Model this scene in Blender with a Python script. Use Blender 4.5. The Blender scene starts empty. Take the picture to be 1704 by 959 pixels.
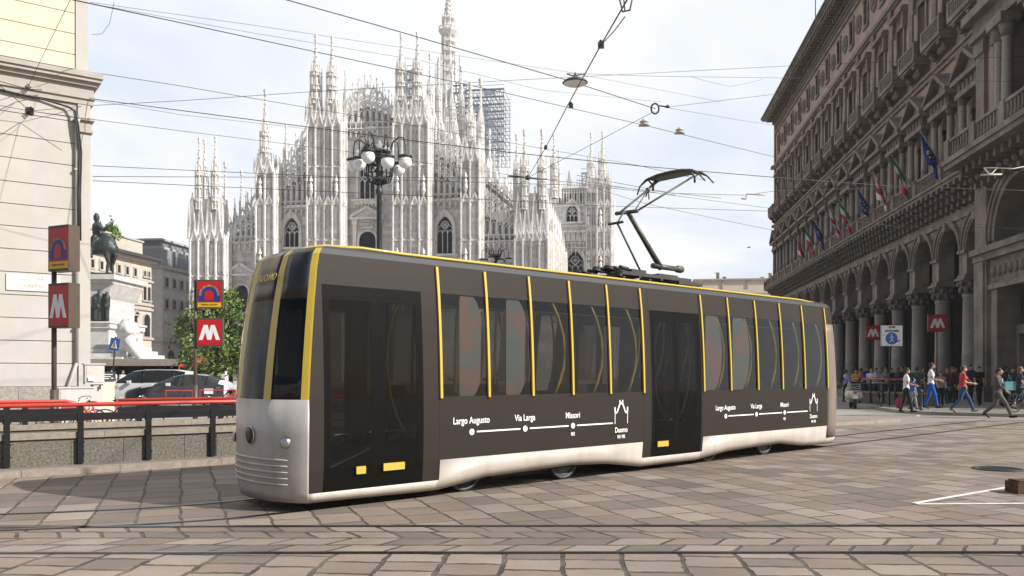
import bpy, bmesh, math, random
from math import sin, cos, pi, radians, sqrt, atan2
from mathutils import Vector, Matrix
R = random.Random(11)
FXL, CX, HY, H = 1400.0, 852.0, 620.0, 1.6
scene = bpy.context.scene
COL = scene.collection

def P(px, py, Y):
    return Vector(((px-CX)/FXL*Y, Y, H+(HY-py)/FXL*Y))
def G(px, py, z=0.0):
    Y = (H-z)*FXL/(py-HY)
    return Vector(((px-CX)/FXL*Y, Y, z))

# ------------------------------------------------------------------ mesh builder
class MB:
    def __init__(s):
        s.v=[]; s.f=[]; s.mi=[]; s.cur=0; s.T=None; s.sm=[]; s.smooth=False
    def add(s, vs, fs):
        b=len(s.v)
        if s.T is not None:
            vs=[tuple(s.T@Vector(v)) for v in vs]
        s.v.extend(vs)
        for f in fs:
            s.f.append(tuple(b+i for i in f)); s.mi.append(s.cur); s.sm.append(s.smooth)
    def box(s,x0,x1,y0,y1,z0,z1):
        s.add([(x0,y0,z0),(x1,y0,z0),(x1,y1,z0),(x0,y1,z0),(x0,y0,z1),(x1,y0,z1),(x1,y1,z1),(x0,y1,z1)],
              [(0,3,2,1),(4,5,6,7),(0,1,5,4),(1,2,6,5),(2,3,7,6),(3,0,4,7)])
    def cbox(s,x,y,z,w,d,h): s.box(x-w/2,x+w/2,y-d/2,y+d/2,z-h/2,z+h/2)
    def prism(s,poly,y0,y1):      # poly in x,z
        n=len(poly)
        vs=[(p[0],y0,p[1]) for p in poly]+[(p[0],y1,p[1]) for p in poly]
        fs=[tuple(range(n)),tuple(range(2*n-1,n-1,-1))]
        for i in range(n):
            j=(i+1)%n; fs.append((i,i+n,j+n,j))
        s.add(vs,fs)
    def slab(s,poly,z0,z1):       # poly in x,y
        n=len(poly)
        vs=[(p[0],p[1],z0) for p in poly]+[(p[0],p[1],z1) for p in poly]
        fs=[tuple(range(n-1,-1,-1)),tuple(range(n,2*n))]
        for i in range(n):
            j=(i+1)%n; fs.append((i,j,j+n,i+n))
        s.add(vs,fs)
    def bar(s,xa,za,xb,zb,t,y0,y1):
        dx,dz=xb-xa,zb-za; L=sqrt(dx*dx+dz*dz) or 1; nx,nz=-dz/L*t/2,dx/L*t/2
        s.prism([(xa+nx,za+nz),(xa-nx,za-nz),(xb-nx,zb-nz),(xb+nx,zb+nz)],y0,y1)
    def fru(s,cx,cy,z0,z1,r0,r1,n=8,a0=None):
        if a0 is None: a0=pi/n
        vs=[];
        for (z,r) in ((z0,r0),(z1,max(r1,1e-3))):
            for i in range(n):
                a=a0+2*pi*i/n; vs.append((cx+r*cos(a),cy+r*sin(a),z))
        fs=[tuple(range(n-1,-1,-1)),tuple(range(n,2*n))]
        for i in range(n):
            j=(i+1)%n; fs.append((i,j,j+n,i+n))
        s.add(vs,fs)
    def lathe(s,prof,cx=0,cy=0,n=12,cz=0):
        vs=[];fs=[];sm=s.smooth; s.smooth=True
        for (r,z) in prof:
            for i in range(n):
                a=2*pi*i/n; vs.append((cx+max(r,1e-4)*cos(a),cy+max(r,1e-4)*sin(a),cz+z))
        for k in range(len(prof)-1):
            for i in range(n):
                j=(i+1)%n; fs.append((k*n+i,k*n+j,(k+1)*n+j,(k+1)*n+i))
        fs.append(tuple(range(n-1,-1,-1))); fs.append(tuple((len(prof)-1)*n+i for i in range(n)))
        s.add(vs,fs); s.smooth=sm
    def ball(s,c,r,nu=12,nv=8,sx=1,sy=1,sz=1):
        prof=[(sin(pi*k/nv),-cos(pi*k/nv)) for k in range(nv+1)]
        vs=[];fs=[];sm=s.smooth; s.smooth=True
        for (q,z) in prof:
            for i in range(nu):
                a=2*pi*i/nu; vs.append((c[0]+r*sx*max(q,1e-3)*cos(a),c[1]+r*sy*max(q,1e-3)*sin(a),c[2]+r*sz*z))
        for k in range(nv):
            for i in range(nu):
                j=(i+1)%nu; fs.append((k*nu+i,k*nu+j,(k+1)*nu+j,(k+1)*nu+i))
        s.add(vs,fs); s.smooth=sm
    def tube(s,pts,r,n=6,closed=False):
        pts=[Vector(p) for p in pts]; m=len(pts)
        rs=r if isinstance(r,(list,tuple)) else [r]*m
        vs=[];fs=[];sm=s.smooth; s.smooth=True; ref=None
        for k in range(m):
            if closed: d=pts[(k+1)%m]-pts[k-1]
            elif k==0: d=pts[1]-pts[0]
            elif k==m-1: d=pts[-1]-pts[-2]
            else: d=(pts[k+1]-pts[k]).normalized()+(pts[k]-pts[k-1]).normalized()
            if d.length<1e-9: d=Vector((0,0,1))
            d.normalize()
            if ref is None:
                ref=Vector((0,0,1)) if abs(d.z)<.9 else Vector((1,0,0))
            a=(ref-d*ref.dot(d)); 
            if a.length<1e-6: a=d.orthogonal()
            a.normalize(); ref=a; b=d.cross(a)
            for i in range(n):
                t=2*pi*i/n; q=pts[k]+a*(rs[k]*cos(t))+b*(rs[k]*sin(t)); vs.append(tuple(q))
        for k in range(m if closed else m-1):
            k2=(k+1)%m
            for i in range(n):
                j=(i+1)%n; fs.append((k*n+i,k2*n+i,k2*n+j,k*n+j))
        if not closed:
            fs.append(tuple(range(n))); fs.append(tuple((m-1)*n+i for i in range(n-1,-1,-1)))
        s.add(vs,fs); s.smooth=sm
    def caps(s,p0,p1,r0,r1,n=10):  # tapered capsule
        p0=Vector(p0);p1=Vector(p1);d=(p1-p0);
        L=d.length
        if L<1e-6: s.ball(p0,r0); return
        d/=L; pts=[];rs=[]
        for k in (-90,-60,-30,0):
            pts.append(p0+d*r0*sin(radians(k))); rs.append(max(r0*cos(radians(k)),1e-3))
        for k in (0,30,60,90):
            pts.append(p1+d*r1*sin(radians(k))); rs.append(max(r1*cos(radians(k)),1e-3))
        s.tube(pts,rs,n)
    def grid(s,fn,nu,nv):
        vs=[fn(i/nu,j/nv) for j in range(nv+1) for i in range(nu+1)]
        fs=[(j*(nu+1)+i,j*(nu+1)+i+1,(j+1)*(nu+1)+i+1,(j+1)*(nu+1)+i) for j in range(nv) for i in range(nu)]
        s.add(vs,fs)
    def mesh(s,name,mats):
        me=bpy.data.meshes.new(name); me.from_pydata(s.v,[],s.f)
        if not isinstance(mats,(list,tuple)): mats=[mats]
        for m in mats: me.materials.append(m)
        if s.f:
            me.polygons.foreach_set('material_index',s.mi)
            me.polygons.foreach_set('use_smooth',s.sm)
        me.update(); return me
    def build(s,name,mats,parent=None,loc=None):
        o=bpy.data.objects.new(name,s.mesh(name,mats)); COL.objects.link(o)
        if parent: o.parent=parent
        if loc is not None: o.location=loc
        return o

def weld(mb,eps=1e-4):
    key={};mp=[];nv=[]
    for v in mb.v:
        k=(round(v[0]/eps/3),round(v[1]/eps/3),round(v[2]/eps/3))
        if k not in key: key[k]=len(nv); nv.append(v)
        mp.append(key[k])
    mb.v=nv; F=[];MI=[];S=[]
    for f,a,b in zip(mb.f,mb.mi,mb.sm):
        g=[]
        for i in f:
            j=mp[i]
            if j not in g: g.append(j)
        if len(g)>2: F.append(tuple(g));MI.append(a);S.append(b)
    mb.f=F;mb.mi=MI;mb.sm=S
def islands(mb):
    weld(mb); par=list(range(len(mb.v)))
    def fd(a):
        while par[a]!=a: par[a]=par[par[a]]; a=par[a]
        return a
    for f in mb.f:
        for i in f[1:]: par[fd(i)]=fd(f[0])
    out={}
    for f,a,b in zip(mb.f,mb.mi,mb.sm):
        r=fd(f[0]); m,mp=out.setdefault(r,(MB(),{}))
        g=[]
        for i in f:
            if i not in mp: mp[i]=len(m.v); m.v.append(mb.v[i])
            g.append(mp[i])
        m.f.append(tuple(g)); m.mi.append(a); m.sm.append(b)
    return [m for m,_ in out.values()]
def arch_pts(w,kind='round',n=10,k=1.0):
    """points (x,z) from left spring to right spring, spring at z=0"""
    out=[]
    if kind=='round':
        for i in range(n+1):
            a=pi-pi*i/n; out.append((w/2*cos(a),w/2*sin(a)*k))
    else:
        Rr=w*k; c=Rr-w/2; amax=math.acos(c/Rr)
        for i in range(n//2+1):
            a=amax*i/(n//2); out.append((c-Rr*cos(a),Rr*sin(a)))
        out+= [(-x,z) for (x,z) in reversed(out[:-1])]
    return out
def arch_panel(mb,x0,x1,z0,z1,cx,w,zs,y0,y1,kind='round',n=10,k=1.0,zb=None):
    """wall x0..x1,z0..z1 with an arched opening; opening bottom zb (default z0)"""
    if cx-w/2>x0+1e-4: mb.box(x0,cx-w/2,y0,y1,z0,z1)
    if x1>cx+w/2+1e-4: mb.box(cx+w/2,x1,y0,y1,z0,z1)
    if zb is not None and zb>z0: mb.box(cx-w/2,cx+w/2,y0,y1,z0,zb)
    pts=arch_pts(w,kind,n,k)
    for a,b in zip(pts[:-1],pts[1:]):
        if b[0]-a[0]<1e-6: continue
        mb.prism([(cx+a[0],zs+a[1]),(cx+b[0],zs+b[1]),(cx+b[0],z1),(cx+a[0],z1)],y0,y1)
def arch_ring(mb,cx,zs,w,t,y0,y1,kind='round',n=12,k=1.0,leg=0):
    """band of thickness t outside an arch of width w"""
    a=arch_pts(w,kind,n,k); b=arch_pts(w+2*t,kind,n,k)
    for i in range(len(a)-1):
        mb.prism([(cx+a[i][0],zs+a[i][1]),(cx+a[i+1][0],zs+a[i+1][1]),(cx+b[i+1][0],zs+b[i+1][1]),(cx+b[i][0],zs+b[i][1])],y0,y1)
    if leg>0:
        mb.box(cx-w/2-t,cx-w/2,y0,y1,zs-leg,zs); mb.box(cx+w/2,cx+w/2+t,y0,y1,zs-leg,zs)

# ------------------------------------------------------------------ things
def props(o,label=None,cat=None,group=None,kind=None):
    if label: o['label']=label
    if cat: o['category']=cat
    if group: o['group']=group
    if kind: o['kind']=kind
    return o
def thing(name,label,cat,loc=(0,0,0),rz=0,group=None):
    o=bpy.data.objects.new(name,None); COL.objects.link(o)
    o.location=loc; o.rotation_euler=(0,0,rz); o.empty_display_size=.2
    return props(o,label,cat,group)
def copy_tree(o,parent=None):
    c=o.copy(); COL.objects.link(c)
    if parent: c.parent=parent
    for ch in list(o.children):
        copy_tree(ch,c)
    return c
def inst(src,loc,parent):
    c=src.copy(); COL.objects.link(c); c.parent=parent; c.location=loc; return c

# ------------------------------------------------------------------ materials
def _n(nt,t,**kw):
    n=nt.nodes.new(t)
    for k,v in kw.items(): setattr(n,k,v)
    return n
def mk(name,col,rough=.6,metal=0.,var=.12,scale=2.,col2=None,mixs=.8,bump=0.,bscale=25.,blocks=None,dirt=None,coat=0.,spec=.5,streak=None,hue=0):
    m=bpy.data.materials.new(name); m.use_nodes=True; nt=m.node_tree
    b=nt.nodes['Principled BSDF']; L=nt.links.new
    b.inputs['Roughness'].default_value=rough; b.inputs['Metallic'].default_value=metal
    b.inputs['Specular IOR Level'].default_value=spec
    if coat: b.inputs['Coat Weight'].default_value=coat; b.inputs['Coat Roughness'].default_value=.05
    tc=_n(nt,'ShaderNodeTexCoord'); co=tc.outputs['Object']
    noi=_n(nt,'ShaderNodeTexNoise'); noi.inputs['Scale'].default_value=scale; noi.inputs['Detail'].default_value=6; noi.inputs['Roughness'].default_value=.62
    L(co,noi.inputs['Vector'])
    c2=col2 if col2 else tuple(c*(1-2.2*var) for c in col)
    ramp=_n(nt,'ShaderNodeValToRGB'); ramp.color_ramp.elements[0].position=.5-mixs*.2; ramp.color_ramp.elements[1].position=.5+mixs*.2
    ramp.color_ramp.elements[0].color=(*c2,1); ramp.color_ramp.elements[1].color=(*col,1)
    L(noi.outputs['Fac'],ramp.inputs['Fac']); out=ramp.outputs['Color']; hsrc=None
    if blocks:
        bw,bh,mort,mcol,bv=blocks[:5]
        sep=_n(nt,'ShaderNodeSeparateXYZ'); L(co,sep.inputs[0])
        ad=_n(nt,'ShaderNodeMath',operation='ADD'); L(sep.outputs[0],ad.inputs[0]); L(sep.outputs[1],ad.inputs[1])
        cmb=_n(nt,'ShaderNodeCombineXYZ'); L(ad.outputs[0],cmb.inputs[0]); L(sep.outputs[2],cmb.inputs[1])
        br=_n(nt,'ShaderNodeTexBrick'); br.inputs['Scale'].default_value=1; br.inputs['Brick Width'].default_value=bw; br.inputs['Row Height'].default_value=bh
        br.inputs['Mortar Size'].default_value=mort; br.inputs['Mortar Smooth'].default_value=.3
        br.inputs['Color1'].default_value=(1,1,1,1); br.inputs['Color2'].default_value=(1-bv,1-bv,1-bv*.9,1); br.inputs['Mortar'].default_value=(mcol,mcol,mcol,1)
        L(cmb.outputs[0],br.inputs['Vector'])
        mx=_n(nt,'ShaderNodeMix',data_type='RGBA',blend_type='MULTIPLY'); mx.inputs[0].default_value=1
        L(out,mx.inputs[6]); L(br.outputs['Color'],mx.inputs[7]); out=mx.outputs[2]; hsrc=br.outputs['Fac']
    if streak:
        mp=_n(nt,'ShaderNodeMapping'); mp.inputs['Scale'].default_value=(streak[1],streak[1],streak[1]*.12); L(co,mp.inputs[0])
        n2=_n(nt,'ShaderNodeTexNoise'); n2.inputs['Scale'].default_value=1; n2.inputs['Detail'].default_value=5; L(mp.outputs[0],n2.inputs['Vector'])
        r2=_n(nt,'ShaderNodeMapRange'); r2.inputs[1].default_value=.42; r2.inputs[2].default_value=.75; L(n2.outputs['Fac'],r2.inputs[0])
        mu=_n(nt,'ShaderNodeMath',operation='MULTIPLY'); L(r2.outputs[0],mu.inputs[0]); mu.inputs[1].default_value=streak[2]
        mx=_n(nt,'ShaderNodeMix',data_type='RGBA'); L(mu.outputs[0],mx.inputs[0]); L(out,mx.inputs[6]); mx.inputs[7].default_value=(*streak[0],1); out=mx.outputs[2]
    if dirt:
        n2=_n(nt,'ShaderNodeTexNoise'); n2.inputs['Scale'].default_value=dirt[1]; n2.inputs['Detail'].default_value=8; n2.inputs['Roughness'].default_value=.7; L(co,n2.inputs['Vector'])
        r2=_n(nt,'ShaderNodeMapRange'); r2.inputs[1].default_value=.5; r2.inputs[2].default_value=.68; L(n2.outputs['Fac'],r2.inputs[0])
        mu=_n(nt,'ShaderNodeMath',operation='MULTIPLY'); L(r2.outputs[0],mu.inputs[0]); mu.inputs[1].default_value=dirt[2]
        mx=_n(nt,'ShaderNodeMix',data_type='RGBA'); L(mu.outputs[0],mx.inputs[0]); L(out,mx.inputs[6]); mx.inputs[7].default_value=(*dirt[0],1); out=mx.outputs[2]
    L(out,b.inputs['Base Color'])
    if bump:
        n3=_n(nt,'ShaderNodeTexNoise'); n3.inputs['Scale'].default_value=bscale; n3.inputs['Detail'].default_value=5; L(co,n3.inputs['Vector'])
        bp=_n(nt,'ShaderNodeBump'); bp.inputs['Strength'].default_value=bump; bp.inputs['Distance'].default_value=.02; L(n3.outputs['Fac'],bp.inputs['Height'])
        if hsrc is not None:
            b2=_n(nt,'ShaderNodeBump'); b2.invert=True; b2.inputs['Strength'].default_value=.6; b2.inputs['Distance'].default_value=.02
            L(hsrc,b2.inputs['Height']); L(bp.outputs[0],b2.inputs['Normal']); L(b2.outputs[0],b.inputs['Normal'])
        else: L(bp.outputs[0],b.inputs['Normal'])
    return m
def glassmat(name,tint,rough=.03,ior=1.45):
    m=bpy.data.materials.new(name); m.use_nodes=True; nt=m.node_tree; nt.nodes.clear(); L=nt.links.new
    o=_n(nt,'ShaderNodeOutputMaterial'); tr=_n(nt,'ShaderNodeBsdfTransparent'); tr.inputs[0].default_value=(*tint,1)
    gl=_n(nt,'ShaderNodeBsdfGlossy'); gl.inputs['Roughness'].default_value=rough; gl.inputs['Color'].default_value=(.9,.92,.95,1)
    fr=_n(nt,'ShaderNodeFresnel'); fr.inputs['IOR'].default_value=ior
    mx=_n(nt,'ShaderNodeMixShader'); L(fr.outputs[0],mx.inputs[0]); L(tr.outputs[0],mx.inputs[1]); L(gl.outputs[0],mx.inputs[2]); L(mx.outputs[0],o.inputs[0])
    return m

M={}
M['black']=mk('black_metal',(.008,.008,.009),.5,var=.1,spec=.3)
M['blackm']=mk('matt_black',(.012,.012,.013),.8,var=.1)
M['wire']=mk('cable_black',(.03,.03,.033),.6)
M['iron']=mk('cast_iron',(.035,.04,.042),.5,var=.2,scale=6,bump=.2,bscale=20)
M['globe']=mk('opal_glass',(.82,.83,.84),.18,var=.02)
M['chrome']=mk('brushed_steel',(.55,.56,.58),.3,1.,var=.05)
M['red']=mk('red_paint',(.52,.05,.03),.4,var=.08,coat=.2)
M['signred']=mk('sign_red',(.5,.012,.02),.35,var=.04)
M['signwhite']=mk('sign_white',(.8,.8,.8),.4,var=.02)
M['signyellow']=mk('sign_yellow',(.75,.42,.02),.4,var=.03)
M['signblue']=mk('sign_blue',(.02,.035,.2),.4,var=.05)
M['signblue2']=mk('sign_bright_blue',(.02,.12,.42),.4,var=.05)
M['brownmetal']=mk('brown_sign_case',(.085,.06,.042),.5,var=.1)
M['darkglass']=mk('dark_window_glass',(.016,.018,.024),.08,var=.3,scale=.4)
M['leadglass']=mk('leaded_window_glass',(.008,.011,.022),.35,var=.3,scale=1.,spec=.3)
# ================================================================== camera, world, light
cam_d=bpy.data.cameras.new('camera'); cam=bpy.data.objects.new('camera',cam_d); COL.objects.link(cam)
cam.location=(0,0,H); cam.rotation_euler=(pi/2,0,0)
cam_d.sensor_width=36; cam_d.lens=FXL/1704*36; cam_d.shift_y=(HY-479.5)/1704; cam_d.clip_end=3000; cam_d.clip_start=.1
scene.camera=cam
w=bpy.data.worlds.new('World'); scene.world=w; w.use_nodes=True
nt=w.node_tree; L=nt.links.new; bg=nt.nodes['Background']
SUN_EL, SUN_AZ = radians(35), radians(21)      # azimuth: towards +x, turned behind the camera by SUN_AZ
sdir=Vector((cos(SUN_EL)*cos(SUN_AZ),-cos(SUN_EL)*sin(SUN_AZ),sin(SUN_EL)))
sky=_n(nt,'ShaderNodeTexSky',sky_type='NISHITA'); sky.sun_disc=False; sky.sun_elevation=SUN_EL
sky.sun_rotation=atan2(sdir.x,sdir.y); sky.air_density=1.; sky.dust_density=2.5; sky.ozone_density=1.
tc=_n(nt,'ShaderNodeTexCoord')
sep=_n(nt,'ShaderNodeSeparateXYZ'); L(tc.outputs['Generated'],sep.inputs[0])
mxz=_n(nt,'ShaderNodeMath',operation='MAXIMUM'); L(sep.outputs[2],mxz.inputs[0]); mxz.inputs[1].default_value=0.
adz=_n(nt,'ShaderNodeMath',operation='ADD'); L(mxz.outputs[0],adz.inputs[0]); adz.inputs[1].default_value=.22
dx=_n(nt,'ShaderNodeMath',operation='DIVIDE'); L(sep.outputs[0],dx.inputs[0]); L(adz.outputs[0],dx.inputs[1])
dy=_n(nt,'ShaderNodeMath',operation='DIVIDE'); L(sep.outputs[1],dy.inputs[0]); L(adz.outputs[0],dy.inputs[1])
cb=_n(nt,'ShaderNodeCombineXYZ'); L(dx.outputs[0],cb.inputs[0]); L(dy.outputs[0],cb.inputs[1])
cn=_n(nt,'ShaderNodeTexNoise'); cn.inputs['Scale'].default_value=1.0; cn.inputs['Detail'].default_value=7; cn.inputs['Roughness'].default_value=.52; cn.inputs['Distortion'].default_value=.3
L(cb.outputs[0],cn.inputs['Vector'])
cr=_n(nt,'ShaderNodeMapRange'); cr.interpolation_type='SMOOTHSTEP'; cr.inputs[1].default_value=.35; cr.inputs[2].default_value=.55; cr.inputs[3].default_value=0.; cr.inputs[4].default_value=1.
L(cn.outputs['Fac'],cr.inputs[0])
bk=_n(nt,'ShaderNodeMapRange'); bk.interpolation_type='SMOOTHSTEP'; bk.inputs[1].default_value=-.35; bk.inputs[2].default_value=.25; bk.inputs[3].default_value=.08; bk.inputs[4].default_value=.93; L(sep.outputs[1],bk.inputs[0])  # cloud cover thinned in the unseen sky behind the camera, lowering ambient light
bm_=_n(nt,'ShaderNodeMath',operation='MULTIPLY'); L(cr.outputs[0],bm_.inputs[0]); L(bk.outputs[0],bm_.inputs[1])
cc=_n(nt,'ShaderNodeMix',data_type='RGBA'); L(cr.outputs[0],cc.inputs[0]); cc.inputs[6].default_value=(8.3,9.3,10.7,1); cc.inputs[7].default_value=(11.2,11.3,11.4,1)
mx=_n(nt,'ShaderNodeMix',data_type='RGBA'); L(bk.outputs[0],mx.inputs[0]); L(sky.outputs[0],mx.inputs[6]); L(cc.outputs[2],mx.inputs[7])
L(mx.outputs[2],bg.inputs['Color']); bg.inputs['Strength'].default_value=.071
sl=bpy.data.lights.new('sun','SUN'); sl.energy=5.0; sl.angle=radians(.7); sl.color=(1,.965,.91)
so=bpy.data.objects.new('sun',sl); COL.objects.link(so); so.rotation_euler=(-sdir).to_track_quat('-Z','Y').to_euler(); so.location=(0,0,60)
scene.view_settings.view_transform='Standard'; scene.view_settings.look='None'; scene.view_settings.exposure=0.45; scene.view_settings.gamma=1
scene.cycles.max_bounces=8; scene.cycles.transparent_max_bounces=24; scene.cycles.use_denoising=True
scene.cycles.caustics_reflective=False; scene.cycles.caustics_refractive=False

# ================================================================== ground
def paving(name,ang,bw,bh,mort,c1,c2,shear=0,yc=0,rough=.75,distort=.05,mcol=(.04,.036,.032)):
    m=bpy.data.materials.new(name); m.use_nodes=True; nt=m.node_tree; b=nt.nodes['Principled BSDF']; L=nt.links.new
    tc=_n(nt,'ShaderNodeTexCoord'); co=tc.outputs['Object']
    if shear:
        sp=_n(nt,'ShaderNodeSeparateXYZ'); L(co,sp.inputs[0])
        sb=_n(nt,'ShaderNodeMath',operation='SUBTRACT'); L(sp.outputs[1],sb.inputs[0]); sb.inputs[1].default_value=yc
        ab=_n(nt,'ShaderNodeMath',operation='ABSOLUTE'); L(sb.outputs[0],ab.inputs[0])
        ml=_n(nt,'ShaderNodeMath',operation='MULTIPLY_ADD'); L(ab.outputs[0],ml.inputs[0]); ml.inputs[1].default_value=shear; L(sp.outputs[0],ml.inputs[2])
        c=_n(nt,'ShaderNodeCombineXYZ'); L(ml.outputs[0],c.inputs[0]); L(sb.outputs[0],c.inputs[1]); vec=c.outputs[0]
    else:
        mp=_n(nt,'ShaderNodeMapping'); mp.inputs['Rotation'].default_value=(0,0,ang); L(co,mp.inputs[0]); vec=mp.outputs[0]
    dn=_n(nt,'ShaderNodeTexNoise'); dn.inputs['Scale'].default_value=1.6; dn.inputs['Detail'].default_value=3; L(co,dn.inputs['Vector'])
    vs=_n(nt,'ShaderNodeVectorMath',operation='SUBTRACT'); L(dn.outputs['Color'],vs.inputs[0]); vs.inputs[1].default_value=(.5,.5,.5)
    vm=_n(nt,'ShaderNodeVectorMath',operation='SCALE'); L(vs.outputs[0],vm.inputs[0]); vm.inputs['Scale'].default_value=distort*3.2
    va=_n(nt,'ShaderNodeVectorMath',operation='ADD'); L(vec,va.inputs[0]); L(vm.outputs[0],va.inputs[1])
    d2=_n(nt,'ShaderNodeTexNoise'); d2.inputs['Scale'].default_value=11; d2.inputs['Detail'].default_value=3; L(co,d2.inputs['Vector'])
    w1=_n(nt,'ShaderNodeVectorMath',operation='SUBTRACT'); L(d2.outputs['Color'],w1.inputs[0]); w1.inputs[1].default_value=(.5,.5,.5)
    w2=_n(nt,'ShaderNodeVectorMath',operation='SCALE'); L(w1.outputs[0],w2.inputs[0]); w2.inputs['Scale'].default_value=.045
    va2=_n(nt,'ShaderNodeVectorMath',operation='ADD'); L(va.outputs[0],va2.inputs[0]); L(w2.outputs[0],va2.inputs[1]); va=va2
    br=_n(nt,'ShaderNodeTexBrick'); br.offset=.5; br.squash=.8; br.squash_frequency=3
    br.inputs['Scale'].default_value=1; br.inputs['Brick Width'].default_value=bw; br.inputs['Row Height'].default_value=bh
    br.inputs['Mortar Size'].default_value=mort; br.inputs['Mortar Smooth'].default_value=.35; br.inputs['Bias'].default_value=0
    br.inputs['Color1'].default_value=(0,0,0,1); br.inputs['Color2'].default_value=(1,1,1,1); br.inputs['Mortar'].default_value=(.5,.5,.5,1)
    L(va.outputs[0],br.inputs['Vector'])
    rp=_n(nt,'ShaderNodeValToRGB'); e=rp.color_ramp.elements; e[0].position=0; e[0].color=(*c1,1); e[1].position=1; e[1].color=(*c2,1)
    e2=e.new(.45); e2.color=tuple((a*.6+q*.4)*k for a,q,k in zip(c1,c2,(1.08,.97,.92)))+(1,)
    L(br.outputs['Color'],rp.inputs['Fac'])
    # stone grain and big stains
    g=_n(nt,'ShaderNodeTexNoise'); g.inputs['Scale'].default_value=60; g.inputs['Detail'].default_value=4; L(co,g.inputs['Vector'])
    gm=_n(nt,'ShaderNodeMapRange'); gm.inputs[1].default_value=.3; gm.inputs[2].default_value=.7; gm.inputs[3].default_value=.82; gm.inputs[4].default_value=1.15; L(g.outputs['Fac'],gm.inputs[0])
    s2=_n(nt,'ShaderNodeTexNoise'); s2.inputs['Scale'].default_value=.55; s2.inputs['Detail'].default_value=6; s2.inputs['Roughness'].default_value=.65; L(co,s2.inputs['Vector'])
    sm=_n(nt,'ShaderNodeMapRange'); sm.inputs[1].default_value=.3; sm.inputs[2].default_value=.7; sm.inputs[3].default_value=.72; sm.inputs[4].default_value=1.18; L(s2.outputs['Fac'],sm.inputs[0])
    mm=_n(nt,'ShaderNodeMath',operation='MULTIPLY'); L(gm.outputs[0],mm.inputs[0]); L(sm.outputs[0],mm.inputs[1])
    sc=_n(nt,'ShaderNodeVectorMath',operation='SCALE'); L(rp.outputs[0],sc.inputs[0]); L(mm.outputs[0],sc.inputs['Scale'])
    # joint width varies
    jn=_n(nt,'ShaderNodeTexNoise'); jn.inputs['Scale'].default_value=2.3; jn.inputs['Detail'].default_value=4; L(co,jn.inputs['Vector'])
    jr=_n(nt,'ShaderNodeMapRange'); jr.inputs[1].default_value=.35; jr.inputs[2].default_value=.6; jr.inputs[3].default_value=.5; jr.inputs[4].default_value=1.; L(jn.outputs['Fac'],jr.inputs[0])
    jm=_n(nt,'ShaderNodeMath',operation='MULTIPLY'); L(br.outputs['Fac'],jm.inputs[0]); L(jr.outputs[0],jm.inputs[1])
    mx=_n(nt,'ShaderNodeMix',data_type='RGBA'); L(jm.outputs[0],mx.inputs[0]); L(sc.outputs[0],mx.inputs[6]); mx.inputs[7].default_value=(*mcol,1)
    L(mx.outputs[2],b.inputs['Base Color'])
    rr=_n(nt,'ShaderNodeMapRange'); rr.inputs[3].default_value=rough-.18; rr.inputs[4].default_value=rough+.1; L(s2.outputs['Fac'],rr.inputs[0]); L(rr.outputs[0],b.inputs['Roughness'])
    hs=_n(nt,'ShaderNodeMath',operation='MULTIPLY_ADD'); L(g.outputs['Fac'],hs.inputs[0]); hs.inputs[1].default_value=.12; L(jm.outputs[0],hs.inputs[2]); 
    h2=_n(nt,'ShaderNodeMath',operation='MULTIPLY_ADD'); L(dn.outputs['Fac'],h2.inputs[0]); h2.inputs[1].default_value=-.7; L(hs.outputs[0],h2.inputs[2])
    bp=_n(nt,'ShaderNodeBump'); bp.invert=True; bp.inputs['Strength'].default_value=.8; bp.inputs['Distance'].default_value=.025; L(h2.outputs[0],bp.inputs['Height']); L(bp.outputs[0],b.inputs['Normal'])
    return m
C1,C2=(.14,.121,.10),(.275,.232,.188)
M['pave_far']=paving('paving_diagonal',radians(-111.5),.62,.46,.017,C1,C2,distort=.028)
M['pave_mid']=paving('paving_chevron',0,.52,.32,.024,C1,C2,shear=.62,yc=8.12,distort=.03)
M['pave_near']=paving('paving_near',pi/2+.06,.40,.50,.026,(.148,.128,.106),(.28,.235,.19),distort=.035)
M['plaza']=paving('plaza_stone',.13,1.6,1.2,.02,(.36,.32,.28),(.46,.41,.36),distort=.02,mcol=(.2,.18,.16))

def sheet(name,poly,z,mat):
    mb=MB(); n=len(poly); mb.add([(p[0],p[1],z) for p in poly],[tuple(range(n))]); o=mb.build(name,mat); props(o,kind='structure'); return o
g0=sheet('ground',[(-1500,-300),(1500,-300),(1500,2200),(-1500,2200)],-.02,M['plaza'])
YR1,YR2=7.46,8.76
sheet('near_paving',[(-60,-20),(60,-20),(60,YR1-.03),(-60,YR1-.03)],0,M['pave_near'])
sheet('track_paving',[(-60,YR1+.03),(60,YR1+.03),(60,YR2-.03),(-60,YR2-.03)],0,M['pave_mid'])
sheet('far_paving',[(-60,YR2+.03),(60,YR2+.03),(60,36.5),(-60,36.5)],0,M['pave_far'])
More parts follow.
